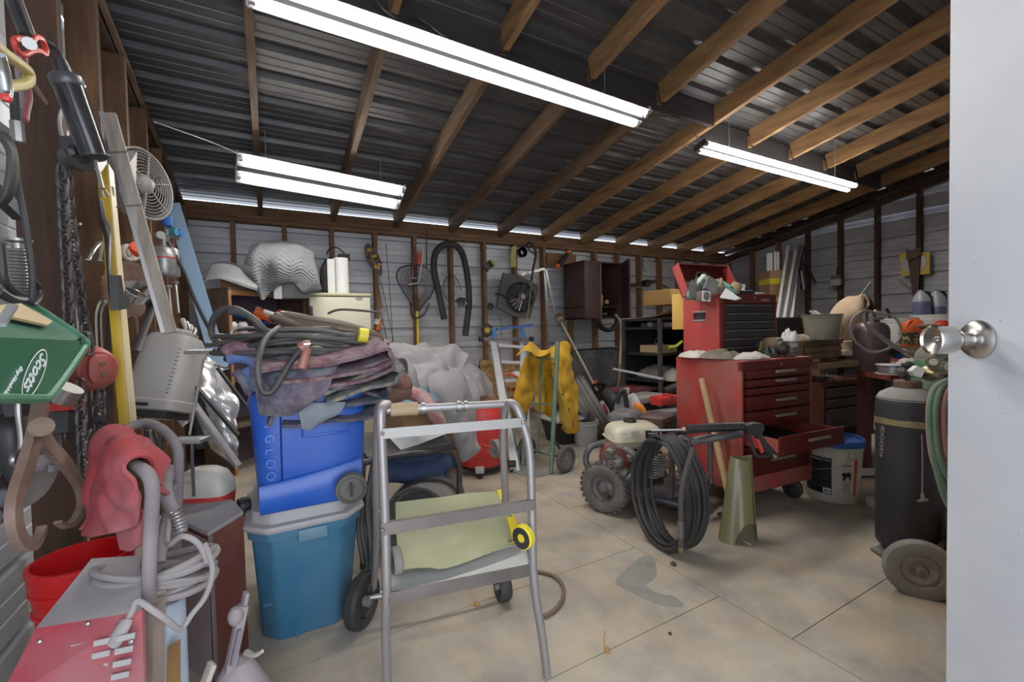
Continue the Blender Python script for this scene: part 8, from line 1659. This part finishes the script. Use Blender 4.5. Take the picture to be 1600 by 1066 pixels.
b = B(); b.tube([W(270, 375, Y=3.2), W(272, 440, Y=3.2), W(268, 480, Y=3.2)], .008, 8, 3); one(b, 'red_air_hose', redd, 'thin red air hose hanging on the left wall', 'hose')
for k, (x, y0_, y1_) in enumerate(((263, 448, 500), (274, 442, 490))): b = B(); b.cyl(Xp(x, y0_, -.45), Xp(x+5, y1_, -.42), .007, n=8); b.sph(Xp(x, y0_, -.45), .016, 10, (1.2, 1, .6)); one(b, 'hanging_wrench', steel, ('left', 'right')[k]+' grey wrench hanging behind the blue straightedge', 'wrench', kind=None)
b = B(); b.beam(at(270, 318, 2.84), at(346, 580, 2.3), .075, .004, (0, -1, 0)); one(b, 'blue_straightedge', mat('pale_blue_metal', (.30, .45, .62), .45, dust=.2, dcol=(.4, .5, .6)), 'long pale blue metal straightedge leaning in the back left corner', 'straightedge')
b = B(); b.cyl(W(289, 322, Y=4.45), W(291, 490, Y=4.45), .016); one(b, 'red_pole', redd, 'dark red pole standing in the back left corner', 'pole')
b = B(); b.cyl(W(283, 330, Y=4.40), W(286, 520, Y=4.40), .02); one(b, 'grey_pole', steel, 'grey pole left of the dark red pole in the corner', 'pole')
# grey sprayer tank
t = T('sprayer_tank', 'dusty grey plastic tank with round lid hanging before the left wall', 'tank', at(248, 660, 1.8))
tank_m = mat('dusty_tank', (.42, .40, .37), .6, col2=(.36, .34, .32), scale=4, dust=.4, dcol=(.34, .3, .28))
tc_ = at(243, 655, 1.75); MT = Matrix.Translation(tc_) @ Matrix.Rotation(-.45, 4, 'Z') @ Matrix.Rotation(math.radians(6), 4, 'Y') @ Matrix.Rotation(math.radians(-16), 4, 'X')
b = B(MT); b.srect([(0, 0, .03, .095, .085, 6), (0, 0, .035, .108, .095, 6), (0, 0, .07, .108, .095, 6), (0, 0, .075, .100, .088, 5), (0, 0, .31, .092, .08, 4.5), (0, 0, .34, .078, .068, 4)], 40); part(b, 'body', tank_m, t)
b = B(MT); b.lathe([(0, .335), (.068, .335), (.072, .345), (.070, .358), (.05, .368), (0, .370)], n=30); part(b, 'lid', mat('lid_dark_grey', (.27, .26, .25), .6, dust=.4), t)
b = B(MT); b.box((0, 0, .018), (.17, .15, .03), bev=.01); part(b, 'base', blk, t); b = B(MT); b.box((.01, -.0, .001), (.07, .05, .004)); part(b, 'base_label', mat('label_tan', (.52, .47, .34), .8), t)
b = B(MT); b.box((.0, -.097, .05), (.05, .004, .012)); part(b, 'slot', blk, t)
for k in range(12): b = B(MT); b.box((.075, -.086+.0006*k, .10+k*.016), (.012, .002, .002)); part(b, 'graduation', irn, t)
# foil insulation and aluminium frames
foil = mat('crumpled_foil', (.62, .62, .63), .3, .5, col2=(.5, .5, .52), scale=6)
b = B(); cloth(b, [[at(290, 545, 1.95), at(320, 555, 2.0), at(345, 590, 2.05)], [at(305, 590, 1.9), at(335, 610, 1.95), at(366, 640, 2.0)], [at(318, 620, 1.9), at(345, 650, 1.92), at(370, 690, 1.95)], [at(340, 680, 1.95), at(356, 700, 1.92), at(370, 712, 1.95)]], 10, 10, .003, amp=.03, freq=14, ridge=.03, seed=6); one(b, 'foil_sheet', foil, 'crumpled white foil sheet leaning left of the blue cooler', 'foil', ang=20)
b = B(); cloth(b, [[at(280, 600, 1.85), at(288, 580, 1.9), at(298, 560, 1.95)], [at(276, 650, 1.85), at(290, 640, 1.88), at(300, 630, 1.9)], [at(285, 668, 1.85), at(292, 662, 1.87), at(298, 660, 1.9)]], 8, 8, .003, amp=.02, freq=12, ridge=.02); one(b, 'foil_bag', foil, 'white foil bag right of the grey plastic tank', 'foil', ang=20)
for k, (a, c, w_, m, lab) in enumerate((((296, 592), (372, 680), .016, irn, 'upper dark window frame bar leaning on the foil sheet'), ((300, 628), (372, 728), .03, alum, 'lower aluminium frame bar under the foil sheet'), ((340, 575), (385, 635), .010, irn, 'short dark rod between blue straightedge and cooler'))):
    b = B(); b.beam(at(*a, 1.84), at(*c, 1.82), w_, .012); one(b, 'frame_bar', m, lab, 'frame bar')
b = B(); cloth(b, [[at(300, 640, 1.95), at(340, 660, 2.0)], [at(330, 700, 1.95), at(372, 735, 2.0)]], 5, 5, .01, amp=.03, freq=16); one(b, 'straw_insulation', mat('straw_foil', (.26, .19, .10), .8, col2=(.5, .48, .5), scale=12), 'brown straw-like sheet between the two frame bars', 'insulation', ang=20)
# treadplate pedals
tp = mat('tread_plate', (.50, .50, .49), .4, .7, dust=.3)
def pedal(c, w_, lab, rz_):
    t = T('tread_plate', lab, 'step plate', c); M = frame(c, rz_); b = B(M); b.box((0, 0, 0), (w_, .06, .014), bev=.003); part(b, 'plate', tp, t)
    b = B(M)
    for i in range(9):
        for j in range(3): b.box((-w_/2+.012+i*(w_-.024)/8, -.02+j*.02, .008), (.008, .004, .002), rz=.8*(1 if (i+j) % 2 else -1))
    part(b, 'tread_pattern', alum, t, kind='stuff'); return t
pedal(at(320, 550, 1.62), .13, 'upper checkered metal step plate above the foil sheet', -.75); pedal(at(296, 688, 1.5), .11, 'lower checkered metal step plate behind the bent handle', -.45)
b = B(); b.cyl(at(318, 562, 1.6), at(296, 680, 1.52), .0045, n=8); one(b, 'support_rod', alum, 'thin bright rod joining the two checkered step plates', 'rod')
b = B(); b.tube([at(345, 552, 1.6), at(360, 562, 1.58), at(355, 575, 1.58), at(335, 570, 1.6)], .003, 6, 5); one(b, 'bent_wire', brass, 'bent thin wire hanging from the upper step plate', 'wire')
for k in range(4): b = B(); b.tube([at(285+k*6, 500+k*5, 1.9), at(292+k*4, 520, 1.85), at(282+k*5, 540, 1.82), at(290+k*6, 552, 1.8)], .011, 10, 5, r2=.006); one(b, 'grey_bracket', (tank_m, steel)[k % 2], ('first', 'second', 'third', 'fourth')[k]+' from the left of the bent grey brackets above the step plate', 'bracket', 'bent grey brackets beside the tank')
b = B(); b.tube([at(300, 695, 1.45), at(301, 730, 1.43), at(303, 775, 1.42)], .016, 8, 4, flat=.3); one(b, 'grey_webbing', mat('webbing_grey', (.14, .14, .135), .8), 'dark grey webbing hanging from the lower step plate', 'strap')
for k in range(3): b = B(); b.tube([at(228+k*6, 672, 1.5), at(232+k*8, 695, 1.48), at(245+k*4, 702, 1.48), at(255, 685-k*4, 1.5)], .005, 8, 5); one(b, 'wire_loop', (blk, steel, blk)[k], ('left', 'middle', 'right')[k]+' wire loop showing inside the bent handle', 'wire')
# white and red jug
t = T('gas_can', 'white and red jug with handle slot behind the brown box', 'jug', at(322, 800, 1.55))
Mj = Matrix.Translation(at(322, 792, 1.55)) @ Matrix.Rotation(-.45, 4, 'Z'); b = B(Mj); b.srect([(0, 0, 0, .085, .05, 4), (0, 0, .05, .09, .055, 4)], 30); part(b, 'red_base', redp, t)
b = B(Mj); b.srect([(0, 0, .05, .09, .055, 4), (0, 0, .09, .088, .055, 3.5), (0, 0, .125, .07, .045, 3), (0, 0, .14, .04, .03, 3)], 30); part(b, 'white_body', mat('cream_plastic', (.58, .55, .48), .5, dust=.3), t)
b = B(Mj); b.tube([(-.06, -.05, .09), (-.05, -.062, .115), (0, -.06, .12), (.01, -.055, .095)], .010, 8, 5); part(b, 'handle', mat('cream_plastic', (0, 0, 0)), t)
# bent tubular handle (hand truck) with red sweater and cord
t = T('bent_handle_truck', 'dusty bent-tube hand truck handle in the left foreground', 'hand truck', at(232, 1000, .9))
b = B(); b.tube([at(230, 1110, .92), at(232, 1000, .90), at(233, 900, .88), at(237, 800, .87), at(238, 762, .87), at(228, 738, .88), at(200, 722, .92), at(182, 710, .98), at(174, 698, 1.05), at(182, 684, 1.15), at(200, 670, 1.22), at(228, 661, 1.25), at(255, 672, 1.22), at(274, 694, 1.18), at(279, 720, 1.17), at(276, 800, 1.17), at(270, 900, 1.18), at(268, 1010, 1.2)], .0125, 12, 6); part(b, 'bent_tube', dusty, t)
b = B(); b.tube([at(272, 760, 1.15), at(255, 830, 1.0), at(250, 880, .95)], .010, 10, 4); part(b, 'brace', dusty, t)
b = B(); b.tube([at(262, 735, 1.1), at(258, 765, 1.0), at(268, 795, .97), at(280, 812, .95), at(284, 830, .95)], .016, 10, 5, r2=.011); part(b, 'clamp_lever', dusty, t)
for k in range(6): b = B(); b.torus(at(275+k*1.6, 800+k*5, .945), (.3, 0, -1), .012, .002, 14, 5); part(b, 'lever_coil', steel, t)
b = B(); b.prism([at(218, 950, .86), at(240, 950, .86), at(238, 1100, .86), at(214, 1100, .86)], fdh*.03); part(b, 'wooden_post', mat('dusty_wood', (.22, .155, .12), .8, col2=(.3, .25, .22), scale=5, stretch=(6, 6, 1)), t)
swm = mat('red_sweater', (.42, .045, .05), .95, col2=(.30, .12, .13), scale=4, bump=.5, mix=.55)
t = T('red_sweater', 'faded red sweater hung over the bent tube handle', 'sweater', at(185, 835, 1.0))
b = B(); cloth(b, [[at(205, 682, 1.17), at(225, 690, 1.10), at(240, 720, 1.02), at(250, 760, .98)],
                   [at(180, 676, 1.10), at(195, 684, 1.0), at(215, 700, .93), at(225, 722, .90)],
                   [at(160, 690, 1.10), at(172, 698, .98), at(190, 712, .90), at(205, 728, .86)],
                   [at(148, 735, 1.08), at(165, 740, .98), at(185, 750, .90), at(215, 765, .87)],
                   [at(138, 790, 1.06), at(160, 795, .98), at(185, 800, .92), at(216, 800, .88)],
                   [at(130, 828, 1.05), at(155, 836, .98), at(180, 832, .92), at(212, 822, .89)]], 9, 9, .007, amp=.03, freq=11, seed=5, ridge=.03); part(b, 'body', swm, t, ang=70)
b = B(); cloth(b, [[at(200, 684, 1.12), at(228, 690, 1.08), at(246, 712, 1.03)], [at(205, 700, 1.03), at(232, 712, 1.0), at(250, 742, .99)], [at(212, 722, .97), at(236, 740, .97), at(252, 775, .98)], [at(228, 745, .95), at(244, 762, .95), at(253, 792, .98)]], 7, 7, .008, amp=.02, freq=12, seed=7, ridge=.02); part(b, 'sleeve', swm, t, ang=70)
b = B(); cloth(b, [[at(192, 800, .93), at(205, 798, .91), at(222, 800, .90)], [at(190, 830, .93), at(205, 832, .90), at(222, 830, .90)], [at(194, 856, .93), at(206, 860, .91), at(220, 852, .90)]], 6, 6, .012, amp=.02, freq=13); part(b, 'cuff', swm, t, ang=70)
t = T('extension_cord', 'dusty grey extension cord coiled round the bent handle with its plug hanging', 'cord', at(250, 930, .9))
cdm = mat('dusty_cord', (.27, .245, .24), .7, dust=.4, dcol=(.45, .41, .40)); random.seed(8)
for k in range(9):
    cc_ = at(250+random.uniform(-5, 5), 880+k*5.5, .99); rx = .112+random.uniform(-.014, .006); b = B()
    b.tube([cc_+(rdh*math.cos(a)*rx)+(fdh*math.sin(a)*rx*.8)+V((0, 0, -.018*math.sin(a)+.02*math.cos(a)*(1 if k % 2 else .3)+.010*math.sin(2*a+k))) for a in [2*PI*i/18 for i in range(18)]], .0078, 8, 3, closed=True); part(b, 'cord_loop', cdm, t)
b = B(); b.tube([at(x, y, d_) for x, y, d_ in [(320, 850, .95), (332, 890, .93), (322, 930, .92), (300, 960, .90), (282, 983, .88), (262, 970, .85), (240, 955, .83), (215, 940, .83), (207, 955, .82), (198, 972, .81)]], .0055, 8, 6); part(b, 'loose_end', cdm, t)
b = B(); b.tube([at(198, 970, .81), at(190, 985, .80), at(178, 1005, .80)], .011, 10, 4, r2=.014, flat=.7); pg = part(b, 'plug', cdm, t)
for o in (-4, 3): b = B(); b.beam(at(178+o, 1005, .80), at(170+o, 1022, .80), .003, .006); part(b, 'prong', steel, pg)
b = B(); b.tube([at(265, 800, 1.0), at(262, 850, .95), at(285, 838, .93), (at(310, 850, .94)), at(325, 880, .94)], .006, 8, 6); part(b, 'loose_end', cdm, t)
# red welder box
wre = mat('welder_red', (.36, .035, .05), .5, col2=(.28, .05, .06), scale=6, dust=.5, dcol=(.34, .26, .27)); wgr = mat('welder_dusty_grey', (.40, .38, .38), .8, col2=(.33, .31, .32), scale=5)
t = T('welder', 'red vented machine with dusty grey sloping top at the bottom left', 'machine', at(130, 1100, .9))
A1, A2, A3, A4 = at(56, 982, .80), at(143, 873, 1.02), at(218, 868, 1.0), at(222, 955, .82)
b = B(); b.prism([A1, A4, A3, A2], V((0, 0, -.006))); part(b, 'top_panel', wgr, t)
F3, F4 = at(226, 1110, .80), at(-10, 1110, .74)
b = B(); b.prism([A1, A4, F3, F4], fdh*.006); fp = part(b, 'front_panel', wre, t)
b = B(); b.prism([A1+fdh*.01, A2, A2-V((0, 0, .30)), F4+fdh*.02-V((0, 0, .05))], V((.004, 0, 0))); part(b, 'side_panel', wre, t)
for i in range(5):
    for j in range(3):
        x, y = 112+j*36-i*3, 1008+i*20-j*7
        if x > 205: continue
        b = B(); b.prism([at(x, y, .79), at(x+28, y-6, .795), at(x+27, y+3, .795), at(x-1, y+9, .79)], -fdh*.002); part(b, 'vent_slot', wgr, fp)
for x, y in ((62, 1003), (137, 975), (205, 1003)): b = B(); b.sph(at(x, y, .79), .005, 8); part(b, 'screw', steel, fp)
# red bucket
c = at(130, 868, 1.2); hb_ = .31; c.z -= hb_
b = B(); b.bx((c.x-.11, c.y-.11, 0), (c.x+.12, c.y+.12, c.z), .004); one(b, 'low_box', card, 'low brown box under the bright red bucket', 'box')
t = bucket(c, .085, .105, hb_, mat('bright_red_plastic', (.60, .008, .010), .3, dust=.2, dcol=(.6, .2, .2)), 'red_bucket', 'bright red bucket behind the red vented machine', rings=((.80, .016), (.62, .02)))
# brown box
bx0 = at(325, 832, 1.27); zt3 = bx0.z; bx0.z = 0; bR = at(380, 798, 1.42); bR.z = 0; bL = at(283, 806, 1.36); bL.z = 0
t = T('brown_box', 'tall red-brown wooden box with dusty top left of the teal tote', 'box', (bR+bL)/2)
bB1 = at(362, 777, 1.52); bB1.z = 0; bB2 = at(282, 779, 1.5); bB2.z = 0
rbm = mat('red_brown_wood', (.20, .05, .03), .5, col2=(.14, .038, .024), scale=9, dust=.2, dcol=(.3, .22, .2)); db = mat('shade_grey', (.22, .18, .18), .8)
b = B(); b.prism([bx0, bR, bB1, bB2, bL], (0, 0, zt3-.012)); part(b, 'body', rbm, t); b = B(); b.prism([q+V((0, 0, zt3-.012)) for q in (bx0, bR, bB1, bB2, bL)], (0, 0, .012)); part(b, 'dusty_top', wgr, t)
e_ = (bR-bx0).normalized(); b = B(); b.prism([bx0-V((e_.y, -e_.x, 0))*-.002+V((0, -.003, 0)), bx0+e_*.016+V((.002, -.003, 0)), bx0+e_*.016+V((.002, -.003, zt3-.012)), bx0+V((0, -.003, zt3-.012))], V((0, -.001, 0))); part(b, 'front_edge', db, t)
b = B(); b.prism([bL+V((-.002, -.004, 0)), bx0+V((-.002, -.004, 0)), bx0+V((-.002, -.004, zt3-.02)), bL+V((-.002, -.004, zt3-.02))], V((-.001, -.001, 0))); part(b, 'shaded_side', db, t)  # grey skin: shade of the left face put into its colour
# small cans, cast clamp
c = at(268, 1075, 1.05); b = B(); b.lathe([(0, -.12), (.035, -.12), (.035, .10), (.03, .112), (0, .115)], at(265, 1010, 1.05), n=20); one(b, 'blue_white_can', mat('pale_blue_can', (.45, .55, .68), .4, col2=(.5, .55, .6), scale=3), 'pale blue can standing behind the cord coil', 'can')
b = B(); b.prism([at(262, 1012, 1.0), at(280, 1000, 1.0), at(280, 1090, 1.0), at(258, 1090, 1.0)], fdh*.004); one(b, 'brown_label', mat('brown_label', (.30, .17, .06), .6), 'brown label piece on the pale blue can', 'label')
cst = mat('dusty_cast', (.34, .29, .30), .75, col2=(.27, .23, .24), scale=8, dust=.4, dcol=(.42, .37, .38))
t = T('bottle_jack', 'dusty cast bell-shaped jack with upright lever at the bottom of the photo', 'jack', at(370, 1100, 1.15))
jc = at(375, 1110, 1.12); b = B(); b.lathe([(0, -.02), (.085, -.02), (.085, .0), (.07, .05), (.045, .10), (.03, .13), (0, .14)], jc, n=30, sx=.9); part(b, 'bell_base', cst, t)
b = B(); b.beam(at(358, 1050, 1.08), at(380, 945, 1.10), .028, .022, bev=.004); lv_ = part(b, 'lever_arm', cst, t); b = B(); b.beam(at(362, 1040, 1.06), at(374, 985, 1.075), .010, .008); part(b, 'lever_slot', mat('slot_violet', (.24, .2, .24), .7), lv_)
b = B(); b.beam(at(376, 970, 1.10), at(385, 925, 1.11), .024, .010, bev=.003); part(b, 'lever_tip', cst, t); b = B(); b.sph(at(368, 963, 1.08), .018, 12, (1, 1, 1.3)); part(b, 'knuckle', cst, t)
b = B(); b.tube([at(385, 1020, 1.10), at(398, 1024, 1.08), at(410, 1018, 1.07)], .008, 10, 5, r2=.004); part(b, 'spout_hook', mat('bone', (.48, .43, .38), .6), t)
b = B(); b.beam(at(312, 1090, 1.0), at(332, 1036, 1.02), .03, .012, bev=.003); one(b, 'pale_strip', mat('bone', (0, 0, 0)), 'pale metal strip end at the bottom edge left of the jack', 'strip')
